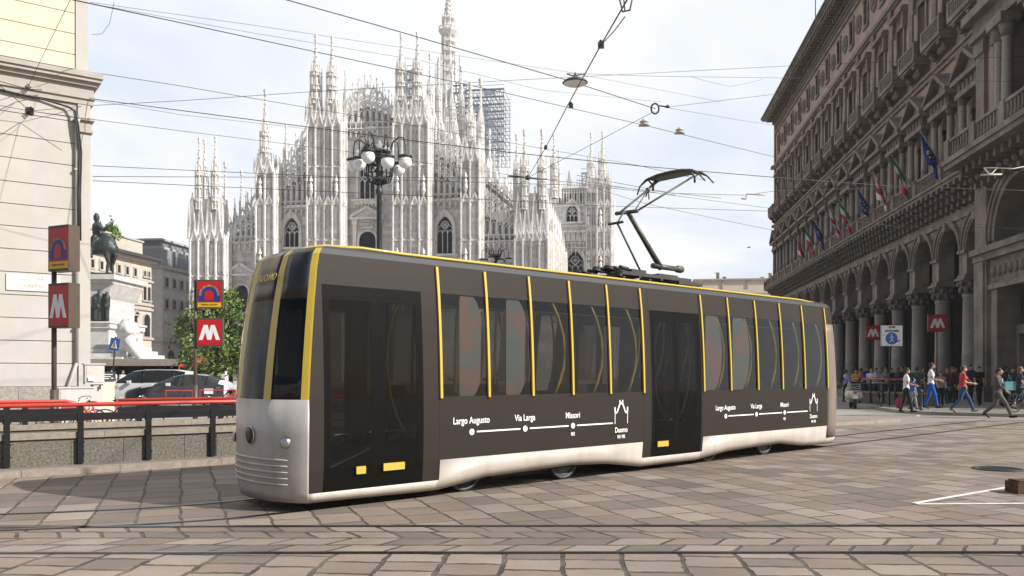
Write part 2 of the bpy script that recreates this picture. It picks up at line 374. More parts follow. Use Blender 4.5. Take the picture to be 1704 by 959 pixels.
# grooved tram rails: steel head, dark groove, steel lip
M['rail']=mk('worn_rail_steel',(.34,.35,.37),.32,1.,var=.15,scale=5)
M['groove']=mk('rail_groove',(.008,.008,.008),.8)
def rail_path(name,pts):
    mb=MB()
    def off(pts,o):
        out=[]
        for k,p in enumerate(pts):
            a=pts[max(k-1,0)]; b=pts[min(k+1,len(pts)-1)]; d=Vector((b[0]-a[0],b[1]-a[1])).normalized(); n=Vector((-d.y,d.x))
            out.append((p[0]+n.x*o,p[1]+n.y*o))
        return out
    for (a,b,z,mi) in ((-.045,.03,.004,1),(-.012,.032,.009,0),(-.05,-.038,.008,0)):
        A=off(pts,a);B=off(pts,b); mb.cur=mi; vs=[];fs=[]
        for p,q in zip(A,B): vs+=[(p[0],p[1],z),(q[0],q[1],z)]
        for k in range(len(pts)-1): fs.append((2*k,2*k+2,2*k+3,2*k+1))
        mb.add(vs,fs)
    o=mb.build(name,[M['rail'],M['groove']]); props(o,kind='structure'); return o
rail_path('tram_rail',[(-60,YR1-.05),(-6,YR1-.02),(0,YR1),(60,YR1+.1)])
rail_path('tram_rail',[(-60,YR2-.45),(-6,YR2-.12),(-3,YR2-.02),(0,YR2),(60,YR2+.12)])
U=Vector((.737,.676)); U.normalize(); V2=Vector((-U.y,U.x)); A0=Vector((-2.29,9.5)); WT=1.75
for sof in (.26,1.49):
    pts=[]
    base=A0+V2*sof
    q=base-U*.2
    ctrl=[q,q-U*1.5,Vector((q.x-3.6,q.y-1.5)),Vector((q.x-12,q.y-1.7))]
    for k in range(13):
        t=k/12; p=ctrl[0]*(1-t)**3+ctrl[1]*3*t*(1-t)**2+ctrl[2]*3*t*t*(1-t)+ctrl[3]*t**3
        if p.y>YR2+.1 or True: pts.append((p.x,p.y))
    pts=pts[::-1]+[tuple(base+U*k) for k in (0,5,10,15,20,26)]
    rail_path('tram_rail',pts)
# painted arrow lines at the right, manhole, kerbs
def strip(mb,a,b,w,z):
    a=Vector((a[0],a[1]));b=Vector((b[0],b[1]));d=(b-a).normalized();n=Vector((-d.y,d.x))*w/2
    mb.add([(a.x+n.x,a.y+n.y,z),(a.x-n.x,a.y-n.y,z),(b.x-n.x,b.y-n.y,z),(b.x+n.x,b.y+n.y,z)],[(0,1,2,3)])
M['roadpaint']=mk('worn_white_paint',(.72,.7,.66),.6,var=.05,dirt=((.26,.22,.19),9,.85))
mb=MB(); strip(mb,G(1522,838),G(1697,808),.085,.005); strip(mb,G(1526,839.5),G(1760,838),.085,.0055)
props(mb.build('road_marking',M['roadpaint']),kind='structure')
mb=MB(); c=G(1660,781)
mb.lathe([(.0,.0),(.38,.0),(.38,.012),(.33,.012),(.33,.006),(.0,.006)],c.x,c.y,28,0.003)
for k in range(-3,4): mb.cbox(c.x,c.y+k*.08,.012,.5-abs(k)*.05,.03,.008)
props(mb.build('manhole_cover',M['iron']),'round dark iron manhole cover set in the stone paving','manhole cover')
mb=MB(); c=G(1712,822); 
mb.cbox(c.x,c.y+.1,.075,.34,.3,.15); mb.cbox(c.x,c.y+.1,.16,.28,.24,.03)
o=mb.build('kerb_block',mk('rusty_block',(.12,.06,.04),.8,var=.3,scale=8,bump=.4)); props(o,'low rusty brown block on the paving at the right edge of the picture','block')
# small litter
mb=MB(); c=G(1527,693.); mb.cbox(c.x,c.y,.02,.16,.1,.03); props(mb.build('litter_scrap',M['signwhite']),'crumpled white paper scrap on the road by the kerb','litter')
# right pavement
M['kerb']=mk('granite_kerb',(.33,.3,.27),.7,var=.12,scale=12,bump=.2,bscale=60)
M['walk']=mk('asphalt_walk',(.2,.18,.158),.8,var=.08,scale=4,bump=.25,bscale=50,dirt=((.14,.12,.11),.8,.5))
kp=[(1380,662),(1410,669),(1425,674.5),(1455,681),(1493,687.5),(1550,691),(1620,693),(1704,695),(1800,696)]
kpts=[(G(a,b).x,G(a,b).y) for a,b in kp]
far=[(70,kpts[-1][1]+2),(90,150),(kpts[0][0]+18,150)]
mb=MB(); mb.slab(kpts[:]+far,0.0,.12); 
# orientation safe: closed solid
props(mb.build('right_pavement',M['walk']),kind='structure')
mb=MB()
for a,b in zip(kpts[:-1],kpts[1:]):
    a=Vector(a);b=Vector(b);d=(b-a).normalized();n=Vector((-d.y,d.x))
    q=[a+n*.0-n*.02,b-n*.02,b+n*.24,a+n*.24]
    mb.slab([(p.x,p.y) for p in q],0,.126)
props(mb.build('right_kerb',M['kerb']),kind='structure')
# smoother light asphalt apron on the road at the right
M['apron']=mk('pale_asphalt',(.25,.225,.195),.8,var=.06,scale=3,bump=.2,bscale=60,dirt=((.2,.17,.15),1.5,.5))
sheet('road_apron',[tuple(G(a,b)[:2]) for a,b in ((1380,708),(1480,708),(1590,701),(1760,699),(1760,690),(1500,684),(1380,660))],.004,M['apron'])
# left pavement strip in front of the metro parapet
M['kerb2']=mk('warm_granite',(.32,.265,.215),.7,var=.15,scale=9,bump=.25,bscale=60)
DW=Vector((1.391,1.)).normalized(); NW=Vector((DW.y,-DW.x))   # left wall/parapet direction and its outward normal
P0=G(0,789); P0=Vector((P0.x,P0.y))
def LW(t,n,z=0): q=P0+DW*t+NW*n; return (q.x,q.y,z)
mb=MB(); mb.slab([LW(-9,0)[:2],LW(-9,.46)[:2],LW(24,.46)[:2],LW(24,0)[:2]],0,.085); 
props(mb.build('left_pavement',M['walk']),kind='structure')
mb=MB()
t=-9
while t<24:
    Lk=1.35+R.random()*.4
    mb.slab([LW(t+.008,.462)[:2],LW(t+.008,.72)[:2],LW(t+Lk,.72)[:2],LW(t+Lk,.462)[:2]],0,.095+R.random()*.006); t+=Lk
props(mb.build('left_kerb',M['kerb2']),kind='structure')
# ================================================================== tram
TR=atan2(U.y,U.x)
tram=thing('tram','low floor tram in matt dark brown with yellow ribs, silver nose and cream skirt','tram',(A0.x,A0.y,0),TR)
M['tdark']=mk('tram_brown_paint',(.023,.0175,.014),.6,var=.05,scale=1.5,coat=.0,spec=.22)
M['tdoor']=mk('tram_door_frame',(.004,.0035,.003),.5,var=.05,spec=.08)
M['tblack']=mk('tram_gloss_black',(.008,.008,.010),.3,var=.05,coat=.1)
M['troof']=mk('tram_roof_grey',(.022,.023,.027),.5,var=.05)
M['tcream']=mk('tram_cream_skirt',(.44,.395,.345),.5,var=.06,scale=2,streak=((.26,.22,.19),5,.35))
M['tsilver']=mk('tram_silver_nose',(.48,.445,.42),.42,.15,var=.08,scale=2.2,coat=.15,streak=((.2,.17,.15),6,.3))
M['yellow']=mk('tram_yellow',(.50,.36,.04),.45,var=.04,coat=.3)
M['tglass']=glassmat('tram_tinted_glass',(.5,.5,.49)); M['fglass']=glassmat('tram_front_glass',(.11,.11,.115),.03,1.28); M['bglass_']=glassmat('tram_far_side_glass',(.16,.16,.16)); M['dglass']=glassmat('tram_door_glass',(.17,.16,.15),.03,1.3)
M['tfloor']=mk('tram_interior',(.04,.036,.033),.7)
M['seat']=mk('seat_fabric',(.05,.045,.045),.9,var=.2)
LT=12.1
ZR=[.10,.22,.48,.88,1.29,1.7,2.1,2.45,2.62,2.8,2.98,3.05,3.09,3.11]
OFF=[.07,.035,.01,0,.0,.012,.028,.05,.065,.085,.108,.145,.22,.45]
RAKE=[.05,.02,0,0,.0,.045,.10,.16,.20,.24,.31,.40,.60,.95]
def zbot(t):
    pts=[(-1,.12),(0,.11),(1.83,.09),(2.6,.19),(4.7,.23),(5.98,.08),(7.5,.08),(8.1,.17),(10.3,.21),(11.5,.09),(12.6,.10)]
    for (a,b),(c,d) in zip(pts[:-1],pts[1:]):
        if a<=t<=c:
            q=(t-a)/(c-a); q=q*q*(3-2*q); return b+(d-b)*q
    return .1
TS=[0,.10,.19,.28,.84,.93,1.02,1.51,1.6,1.83,1.87,2.68,3.5,4.32,5.16,5.98,6.08,6.2,6.28,6.79,6.86,6.93,7.42,7.5,7.58,7.64,8.48,9.39,10.28,11.15,LT]
FR=[(-.02,.015),(-.07,.065),(-.16,.2),(-.22,.34),(-.255,.43),(-.275,.57),(-.29,.66),(-.30,.77),(-.30,WT/2)]
FR=FR+[(a,WT-b) for a,b in FR[:-1][::-1]]
RE=[(LT+.3,.01),(LT+.54,.07),(LT+.66,.25),(LT+.72,.55),(LT+.75,WT/2)]
RE=RE+[(a,WT-b) for a,b in RE[:-1][::-1]]
loop=[(t,0,'R') for t in TS]+[(a,b,'B') for a,b in RE]+[(t,WT,'L') for t in TS[::-1]]+[(a,b,'F') for a,b in FR[::-1]]
NL=len(loop)
def nrm(k):
    a=loop[k-1];b=loop[(k+1)%NL]; d=Vector((b[0]-a[0],b[1]-a[1])); n=Vector((d.y,-d.x)); n.normalize(); return n
NRM=[]
for k,(t,s_,g) in enumerate(loop):
    if g=='R' and 0<t<LT: NRM.append(Vector((0,-1)))
    elif g=='L' and 0<t<LT: NRM.append(Vector((0,1)))
    else: NRM.append(nrm(k))
def body_pt(k,i,inset=0.,z=None):
    t,s_,g=loop[k]; n=NRM[k]
    zz=ZR[i] if z is None else z
    if i==0: zz=zbot(t)
    if i==1: zz=max(ZR[1],zbot(t)+.1)
    if i==2 and g in'RL' : zz=ZR[2]
    o=OFF[i]+inset
    rk=RAKE[i]
    if g in 'RL':
        fall=max(0,1-t/1.6) if i>=10 else max(0,1-t/.19)
        tt=t+.62*rk*fall
        if t>LT-.01: tt-=.2*rk
        return (tt, s_+o if s_<WT/2 else s_-o, zz)
    if g=='F':
        return (t+rk*(.62+.38*(min(s_,WT-s_)/(WT/2))**.8), s_+(1 if s_<WT/2 else -1)*o*min(1,abs(s_-WT/2)/(WT/2)), zz)
    return (t-rk*(.2+.15*max(0,n.x)), s_+(1 if s_<WT/2 else -1)*o*min(1,abs(s_-WT/2)/(WT/2)), zz)
def side_off(z):
    for a in range(len(ZR)-1):
        if ZR[a]<=z<=ZR[a+1]:
            q=(z-ZR[a])/(ZR[a+1]-ZR[a]); return OFF[a]+(OFF[a+1]-OFF[a])*q
    return .1
parts={}
def cell(part,k,i,inset=0):
    mb=parts.setdefault(part,MB()); mb.smooth=part in('nose','destination_band','windscreen','skirt','rear_panel') or part.startswith('corner')
    k2=(k+1)%NL
    mb.add([body_pt(k,i,inset),body_pt(k2,i,inset),body_pt(k2,i+1,inset),body_pt(k,i+1,inset)],[(0,1,2,3)])
NR=len(ZR)-1
def ins(a,b,x): return a-1e-6<=x<b-1e-6
for k in range(NL):
    t,s_,g=loop[k]; t2,s2,g2=loop[(k+1)%NL]
    for i in range(NR):
        tm=(t+t2)/2
        if g in 'RL' and g2==g:
            d1=ins(0.19,1.6,tm); d2=ins(6.2,7.58,tm)
            isfr1=(.19<=tm<=.28 or .84<=tm<=1.02 or 1.51<=tm<=1.6); isfr2=(6.2<=tm<=6.28 or 6.79<=tm<=6.93 or 7.42<=tm<=7.5 or 7.5<=tm<=7.58)
            if i>=10: part='roof'
            elif i>=8: part='upper_panel'
            elif d1 or d2:
                if i==0: part='skirt'
                elif isfr1 or isfr2 or i==7 : part='door_frame'
                else: part='door_glass'
                if i==1: part='door_frame'
            elif tm<1.87 or ins(5.98,7.64,tm):
                part='skirt' if i==0 else 'body'
            elif i<2: part='skirt'
            elif i<4: part='body'
            else: part='window'
            if part=='window': part='window_%.2f_%s'%(min(t,t2),g)
            if part=='door_glass': part='dg_%s_%d_%d'%(g,d1,0 if tm<.9 or 6.2<tm<6.86 else 1)
        elif g=='B' or g2=='B':
            if i>=10: part='roof'
            elif i<1: part='skirt'
            elif 1<=i<8 : part='rear_panel'
            else: part='upper_panel'
        else:
            sm=(s_+s2)/2; se=min(sm,WT-sm)
            if i>=11: part='roof'
            elif i<4: part='nose'
            elif se<.06: part='yellow_pillar'
            elif .43<=se<.57: part='yellow_pillar'
            elif i>=7: part='destination_band'
            elif se<.43: part='corner_window_%s'%('a' if sm<1 else 'b')
            else: part='windscreen'
        cell(part,k,i,0)
# close roof and floor
mb=parts['roof']
top=[body_pt(k,NR) for k in range(NL)]
mb.add(top,[tuple(range(NL))])
mb=parts.setdefault('underframe',MB()); mb.slab([(0.1,.15),(LT-.1,.15),(LT-.1,WT-.15),(.1,WT-.15)],.26,.34)
mb.box(.3,LT-.3,.2,WT-.2,.18,.26)
matmap={'roof':'troof','upper_panel':'tdark','body':'tdark','skirt':'tcream','nose':'tsilver','rear_panel':None,'destination_band':'tblack','yellow_pillar':'yellow','windscreen':'tglass','door_frame':'tdoor','underframe':'blackm'}
M['trear']=mk('tram_rear_taupe',(.2,.165,.135),.55,var=.08,scale=3,streak=((.12,.09,.07),14,.5))
def tpart(name,mat,mb,th=.03):
    for m in islands(mb):
        o=m.build(name,mat,tram)
        if th:
            md=o.modifiers.new('thick','SOLIDIFY'); md.thickness=th; md.offset=-1
for nm,mb in parts.items():
    if nm.startswith('window_'): tpart('window',M['tglass'] if nm.endswith('R') else M['bglass_'],mb,0)
    elif nm.startswith('corner_window'): tpart('corner_window',M['fglass'],mb,0)
    elif nm.startswith('dg_'): tpart('door_glass',M['dglass'],mb,0)
    elif nm=='rear_panel': tpart('rear_panel',M['trear'],mb)
    elif nm=='body': tpart('side_panel',M['tdark'],mb)
    elif nm=='windscreen': tpart(nm,M['fglass'],mb,0)
    elif nm=='underframe': mb.build(nm,M['blackm'],tram)
    else: tpart(nm,M[matmap[nm]],mb)
# yellow ribs on both sides and the roof edge line
def rib(t,s0):
    mb=MB(); sg=1 if s0==0 else -1; pts=[]
    for z in (1.27,1.5,1.7,2.0,2.3,2.6,2.8,2.96): pts.append((t,s0+sg*(side_off(z)-.008),z))
    w=.019
    for a,b in zip(pts[:-1],pts[1:]):
        mb.add([(a[0]-w,a[1]-sg*.02,a[2]),(a[0]+w,a[1]-sg*.02,a[2]),(b[0]+w,b[1]-sg*.02,b[2]),(b[0]-w,b[1]-sg*.02,b[2]),
                (a[0]-w,a[1]+sg*.02,a[2]),(a[0]+w,a[1]+sg*.02,a[2]),(b[0]+w,b[1]+sg*.02,b[2]),(b[0]-w,b[1]+sg*.02,b[2])],
               [(0,1,2,3),(4,7,6,5),(0,3,7,4),(1,5,6,2),(3,2,6,7),(0,4,5,1)])
    mb.build('rib',M['yellow'],tram)
RT=[1.87,2.68,3.5,4.32,5.16,5.98,7.64,8.48,9.39,10.28,11.15,LT]
for t in RT: rib(t,0)
for t in RT: rib(t,WT)
for s0,sg in ((0,1),(WT,-1)):
    pts=[(.05,s0+sg*.50,2.9),(.10,s0+sg*.50,2.98),(.22,s0+sg*.48,3.06),(.42,s0+sg*.40,3.11),(.85,s0+sg*.26,3.115)]+[(1.4+k*.9,s0+sg*.19,3.09) for k in range(12)]+[(LT+.1,s0+sg*.23,3.06),(LT+.4,s0+sg*.3,3.02),(LT+.55,s0+sg*.6,3.0)]
    mb=MB(); mb.tube(pts,[.05,.048,.036,.026]+[.02]*(len(pts)-4),8); mb.build('roof_edge_trim',M['yellow'],tram)
# nose: ribs, headlights, panel line
mb=MB()
fr=[loop[k] for k in range(NL) if loop[k][2]=='F']; fk=[k for k in range(NL) if loop[k][2]=='F']
def nose_pts(z,o,smin,smax):
    i=max(a for a in range(len(ZR)) if ZR[a]<=z); q=(z-ZR[i])/(ZR[i+1]-ZR[i]); out=[]
    for k in fk:
        a=Vector(body_pt(k,i,0,ZR[i]));b=Vector(body_pt(k,i+1,0,ZR[i+1])); p=a.lerp(b,q); p.z=z
        if smin<=p.y<=smax: out.append((p.x-o,p.y,z))
    return out
for z in (.32,.39,.46,.53,.60):
    pts=nose_pts(z,.002,.12,1.7); n=len(pts)
    mb.tube(pts,[.006 if i in(0,n-1) else .02 for i in range(n)],6)
mb.build('bumper_rib',M['tsilver'],tram)
M['lens']=mk('dark_lens',(.012,.011,.011),.35)
for (tt,ss,zz,r) in ((-.30,.84,.86,.105),(-.17,.22,.80,.062),(-.17,1.53,.80,.062)):
    big=r>.1
    rim=MB(); ang=0 if big else (.75 if ss<1 else -.75)
    T0=Matrix.Translation((tt-.012,ss,zz))@Matrix.Rotation(ang,4,'Z')@Matrix.Rotation(-pi/2,4,'Y')
    rim.T=T0; rim.lathe([(r*1.0,-.02),(r*1.04,0),(r*1.0,.012),(r*.95,.006),(r*.95,-.02)],n=24)
    ho=rim.build('headlight',M['chrome'],tram)
    ln=MB(); ln.T=T0; ln.lathe([(0,-.015),(r*.95,-.015),(r*.95,.01),(r*.5,.022),(0,.02)],n=24); ln.build('lamp_lens',M['lens'] if big else M['chrome'],ho)
# doors: yellow plates, hand bars, seams
for (a,b,z0,z1) in ((.61,.74,.40,.49),(.99,1.30,.41,.50),(6.33,6.62,.38,.47)):
    mb=MB(); mb.box(a,b,side_off(.45)-.03,side_off(.45)-.012,z0,z1); mb.build('door_plate',M['yellow'],tram)
for (a,b,z) in ((.45,.66,.86),(.86,1.46,.87),(6.35,6.75,.8),(6.98,7.38,.8)):
    mb=MB(); mb.tube([(a,.22,z-.1),(a,.22,z),(b,.22,z),(b,.22,z-.1)],.018,8); mb.build('grab_bar',M['chrome'],tram)
mb=MB()
for (a,b) in ((.19,1.6),(6.2,7.58)):
    for s0,sg in((0,-1),(WT,1)):
        oo=sg*.004
        mb.bar(a,0.2,a,2.6,.02,s0+oo,s0+oo+.01) if False else None
for t in (1.86,5.99,6.19,7.59,7.63,LT+.02):
    for s0,sg in ((0,-1),(WT,1)):
        mb=MB()
        for a,b in zip((.24,.48,.88,1.29,1.7,2.1,2.45,2.62,2.8),(.48,.88,1.29,1.7,2.1,2.45,2.62,2.8,2.96)):
            ya=s0-sg*side_off(a); yb=s0-sg*side_off(b)
            mb.add([(t-.006,ya+sg*.003,a),(t+.006,ya+sg*.003,a),(t+.006,yb+sg*.003,b),(t-.006,yb+sg*.003,b)],[(0,1,2,3)])
        weld(mb); mb.build('panel_seam',M['blackm'],tram)
# lettering and line diagram
M['twhite']=mk('tram_white_lettering',(.8,.8,.78),.5,var=.0)
def text(body,parent,loc,rot,size,mat,name='lettering',align='CENTER',ext=.001,bold=0,sx=1,space=1.0):
    cu=bpy.data.curves.new(name,'FONT'); cu.body=body; cu.size=size; cu.align_x=align; cu.align_y='CENTER'; cu.extrude=ext; cu.offset=bold; cu.space_character=space
    cu.materials.append(mat); tmp=bpy.data.objects.new('t',cu); me=bpy.data.meshes.new_from_object(tmp); bpy.data.objects.remove(tmp); bpy.data.curves.remove(cu)
    o=bpy.data.objects.new(name,me); COL.objects.link(o); o.parent=parent; o.location=loc; o.rotation_euler=rot; o.scale=(sx,1,1); return o
for (d0,d1,d2,d3,lg,k) in ((2.38,3.35,4.32,5.22,5.42,1.),(8.31,9.33,10.35,11.25,11.5,.95)):
    so_=-.003+OFF[3]
    mb=MB()
    for a,b in ((d0+.09,d1-.09),(d1+.09,d2-.09),(d2+.09,d3)):
        mb.box(a,b,so_-.004,so_,.805,.825)
    mb.build('route_line',M['twhite'],tram)
    for d in (d0,d1,d2):
        mb=MB(); mb.T=Matrix.Translation((d,so_-.005,.815))@Matrix.Rotation(pi/2,4,'X'); mb.fru(0,0,-.003,.003,.042,.042,20); mb.build('route_stop',M['twhite'],tram)
    for (tx,x,z,sz) in (('Largo Augusto',d0,.965,.125),('Via Larga',d1,.965,.125),('Missori',d2,.965,.125),('M3',d2,.69,.075),('Duomo',lg,.70,.115),('M1 M3',lg,.595,.075)):
        text(tx,tram,(x,so_-.004,z),(pi/2,0,0),sz,M['twhite'],'stop_name',bold=.0015,sx=.85)
    mb=MB()   # outline of a cathedral front
    y0,y1=so_-.006,so_-.002
    for sg in(-1,1):
        mb.bar(lg+sg*.15,.80,lg+sg*.15,1.06,.012,y0,y1); mb.bar(lg+sg*.15,.98,lg+sg*.15,1.06,.03,y0,y1)
        mb.bar(lg+sg*.15,.97,lg+sg*.10,.98,.03,y0,y1); mb.bar(lg+sg*.10,.98,lg+sg*.03,1.12,.026,y0,y1); mb.bar(lg+sg*.035,1.1,lg+sg*.035,1.17,.02,y0,y1)
    mb.bar(lg-.04,1.12,lg+.04,1.12,.04,y0-.001,y1)
    mb.build('cathedral_emblem',M['twhite'],tram)
# destination text on the front band (amber dots look)
M['led']=mk('led_yellow_text',(.62,.5,.06),.4,var=0)
o=text('24 DUOMO',tram,(.075,1.02,2.78),(0,0,0),.125,M['led'],'destination_text',space=1.1)
tilt=atan2(.13,.36)
o.matrix_local=Matrix.Translation((RAKE[8]-.30-.03,.875,2.72))@Matrix.Rotation(-pi/2,4,'Z')@Matrix.Rotation(pi/2-tilt,4,'X')
# interior
for (a,b) in ((.28,.84),(1.02,1.51),(6.28,6.79),(6.93,7.42)):
    mb=MB(); mb.box(a-.02,b+.02,.055,.07,.3,.78); mb.build('door_kick_panel',M['tdoor'],tram)
mb=MB(); mb.box(.5,LT-.1,.12,WT-.12,.345,.40); mb.build('floor',M['tfloor'],tram)
mb=MB(); mb.box(.6,LT-.1,.3,WT-.3,2.75,2.85); mb.build('ceiling_panel',M['tfloor'],tram)
k=0
for t in (2.1,2.95,3.8,4.6,5.4,8.0,8.9,9.8,10.7,11.4):
    for s0 in (.22,1.10):
        mb=MB(); mb.box(t,t+.45,s0,s0+.42,.42,.85); mb.box(t-.06,t,s0,s0+.42,.7,1.42); mb.build('seat',M['seat'],tram)
for k,t in enumerate([2.68,3.5,4.32,5.16,5.98,8.48,9.39,10.28,11.15,LT-.02]):
    for s0 in (.11,):
        pts=[(t-.33,s0,2.62),(t-.20,s0,2.42),(t-.09,s0,2.15),(t-.055,s0,1.9),(t-.08,s0,1.68),(t-.17,s0,1.45),(t-.27,s0,1.28)]
        mb=MB(); mb.tube(pts,.025,6); mb.build('handrail_hoop',M['yellow'],tram)
for (t,sg) in ((1.25,1),(6.5,1),(7.2,-1)):
    pts=[(t+.1*sg,.09,2.55),(t-.06*sg,.09,2.3),(t-.13*sg,.09,2.0),(t-.15*sg,.09,1.7),(t-.09*sg,.09,1.3),(t+.02*sg,.09,1.02),(t+.16*sg,.09,.8)]
    mb=MB(); mb.tube(pts,.022,6); mb.build('handrail_hoop',M['yellow'],tram)
mb=MB(); mb.tube([(.6,.4,2.5),(11.8,.4,2.5)],.015,6); mb.build('ceiling_rail',M['yellow'],tram)
for t in (.42,1.35,2.2,6.3,7.3,9.0,10.9):
    mb=MB(); mb.tube([(t,.45,.4),(t,.45,2.76)],.018,6); mb.build('grab_pole',M['blackm'],tram)
# oval panels behind the glass: cloudy window reflections put into the colour
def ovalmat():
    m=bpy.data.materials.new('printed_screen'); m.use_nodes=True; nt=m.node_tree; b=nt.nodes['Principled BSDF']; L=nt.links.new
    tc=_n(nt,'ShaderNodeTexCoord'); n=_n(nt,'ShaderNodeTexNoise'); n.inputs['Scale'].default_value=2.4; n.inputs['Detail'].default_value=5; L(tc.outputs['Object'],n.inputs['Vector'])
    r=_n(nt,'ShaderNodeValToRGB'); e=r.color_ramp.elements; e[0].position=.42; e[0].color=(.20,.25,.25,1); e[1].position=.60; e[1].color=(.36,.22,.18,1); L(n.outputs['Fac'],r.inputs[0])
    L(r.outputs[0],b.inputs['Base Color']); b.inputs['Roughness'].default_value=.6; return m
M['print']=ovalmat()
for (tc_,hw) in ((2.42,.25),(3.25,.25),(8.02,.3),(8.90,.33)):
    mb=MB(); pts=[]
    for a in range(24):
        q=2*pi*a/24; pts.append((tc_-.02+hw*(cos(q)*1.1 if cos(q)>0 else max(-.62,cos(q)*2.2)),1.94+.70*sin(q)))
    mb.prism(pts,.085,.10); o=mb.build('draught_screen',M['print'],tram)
# bogies and wheels
M['wheel']=mk('tram_wheel_steel',(.05,.052,.056),.55,.3,var=.2,scale=6)
for bt in ((2.45,4.37),(8.10,10.0)):
    mb=MB()
    mb.box(bt[0]-.25,bt[1]+.25,.30,.40,.26,.34); mb.box(bt[0]-.25,bt[1]+.25,WT-.40,WT-.30,.26,.34)
    mb.box(bt[0]+.55,bt[1]-.55,.32,.42,.12,.27); mb.box(bt[0]+.6,bt[1]-.6,WT-.42,WT-.32,.12,.27)
    bo=mb.build('bogie',M['blackm'],tram)
    for t in bt:
        for s0 in (.26,WT-.26):
            wb=MB(); wb.T=Matrix.Translation((t,s0,.295))@Matrix.Rotation(pi/2,4,'X')
            wb.lathe([(0,-.05),(.2,-.05),(.2,-.03),(.25,-.03),(.25,-.06),(.29,-.06),(.295,.04),(.25,.04),(.25,.02),(.1,.015),(.08,.05),(0,.05)],n=28)
            wb.build('wheel',M['wheel'],bo)
# pantograph on the roof
M['panto']=mk('pantograph_olive_grey',(.10,.105,.085),.5,.3,var=.2,scale=5)
M['panto2']=mk('pantograph_dark',(.035,.035,.032),.6,var=.2)
def TP(px,py,s):
    r=(px-CX)/FXL; B=A0+V2*s; t=(B.y*r-B.x)/(U.x-r*U.y); Y=B.y+t*U.y; return Vector((t,s,H+(HY-py)/FXL*Y))
pg=MB()
ZB=3.11
t0=TP(1030,460,.6).x; t1=TP(1150,470,.6).x
for s0 in (.62,1.33):
    pg.box(t0-.05,t1,s0-.03,s0+.03,ZB+.14,ZB+.20)
for t in (t0,t0+.5,t0+1.1,t1-.15):
    pg.box(t-.03,t+.03,.55,1.4,ZB+.10,ZB+.14)
for t in (t0+.1,t0+.8,t1-.5,t1-.1):
    for s0 in (.6,1.35): pg.lathe([(.05,0),(.05,.03),(.035,.04),(.05,.06),(.035,.08),(.05,.1)],t,s0,8,ZB)
pg.box(t0+.45,t0+.85,.7,1.25,ZB+.16,ZB+.27); pg.box(t1-.75,t1-.2,.75,1.2,ZB+.17,ZB+.26); pg.box(t1-.5,t1+.22,.5,1.45,ZB+.07,ZB+.13)
for s0 in(.5,.62,.75,.9,1.05,1.2,1.35,1.45): pg.tube([(t0-.1,s0,ZB+.24),(t0+.12,s0,ZB+.22)],.03,6)
pg.tube([(t0-.05,.85,ZB+.26),(t0+.55,.85,ZB+.24)],.05,8); pg.tube([(t0-.05,1.1,ZB+.26),(t0+.55,1.1,ZB+.24)],.05,8)
panto=pg.build('pantograph',M['panto2'],tram)
K=TP(1045,354,.975); B1=TP(1100,447,.975); B1.z=max(B1.z,ZB+.2)
mb=MB(); mb.tube([B1,K],[.055,.04],10); mb.tube([B1+Vector((-.25,0,.03)),B1+Vector((.55,0,.03))],.05,8); mb.caps(B1+Vector((.5,0,.03)),B1+Vector((.6,0,.03)),.07,.07)
mb.tube([K+Vector((0,-.22,.0)),K+Vector((0,.28,.02))],.035,8); mb.build('lower_arm',M['panto'],panto)
mb=MB(); q=TP(1027,371,.975); mb.tube([TP(1066,452,.975),q],.018,6); mb.tube([q+Vector((0,-.13,0)),q+Vector((0,.2,0))],.025,6); mb.tube([q,q.lerp(K,.6)+Vector((0,0,.08)),K],.014,5); mb.build('control_rod',M['panto'],panto)
hN=TP(1153,288,.48); hF=TP(1090,298,1.47)
mb=MB(); mb.tube([K+Vector((0,-.2,0)),hN+Vector((0,0,-.07))],.018,6); mb.tube([K+Vector((0,.24,0)),TP(1078,316,1.25),hF+Vector((0,.0,-.08))],[.018,.018,.014],6)
mb.tube([TP(1078,316,1.25),TP(1058,348,.9)],.011,5)
mb.tube([K+Vector((0,.24,0)),TP(1078,316,1.25)],.02,5); mb.ball(TP(1078,316,1.25),.045,8,6); mb.tube([TP(1079,318,1.25),TP(1080,332,1.2)],.012,5); mb.build('upper_arm',M['panto'],panto)
tm=(hN.x+hF.x)/2; zm=(hN.z+hF.z)/2
mb=MB()
for dt in (-.14,.12):
    mb.tube([(tm+dt,.18,zm-.24),(tm+dt,.32,zm-.09),(tm+dt,.46,zm-.01),(tm+dt,.7,zm+.035),(tm+dt,.975,zm+.045),(tm+dt,1.25,zm+.035),(tm+dt,1.5,zm-.01),(tm+dt,1.66,zm-.11),(tm+dt,1.72,zm-.26)],[.015,.015,.03,.03,.03,.03,.03,.015,.015],6)
mb.slab([(tm-.15,.5),(tm+.13,.5),(tm+.13,1.45),(tm-.15,1.45)],zm-.015,zm+.03)
for s0 in(.5,1.45): mb.tube([(tm-.14,s0,zm-.02),(tm,s0,zm-.1),(tm+.12,s0,zm-.02)],.018,5); mb.tube([(tm,s0,zm-.1),(tm,s0,zm-.2)],.022,5)
mb.build('collector_head',M['panto'],panto)
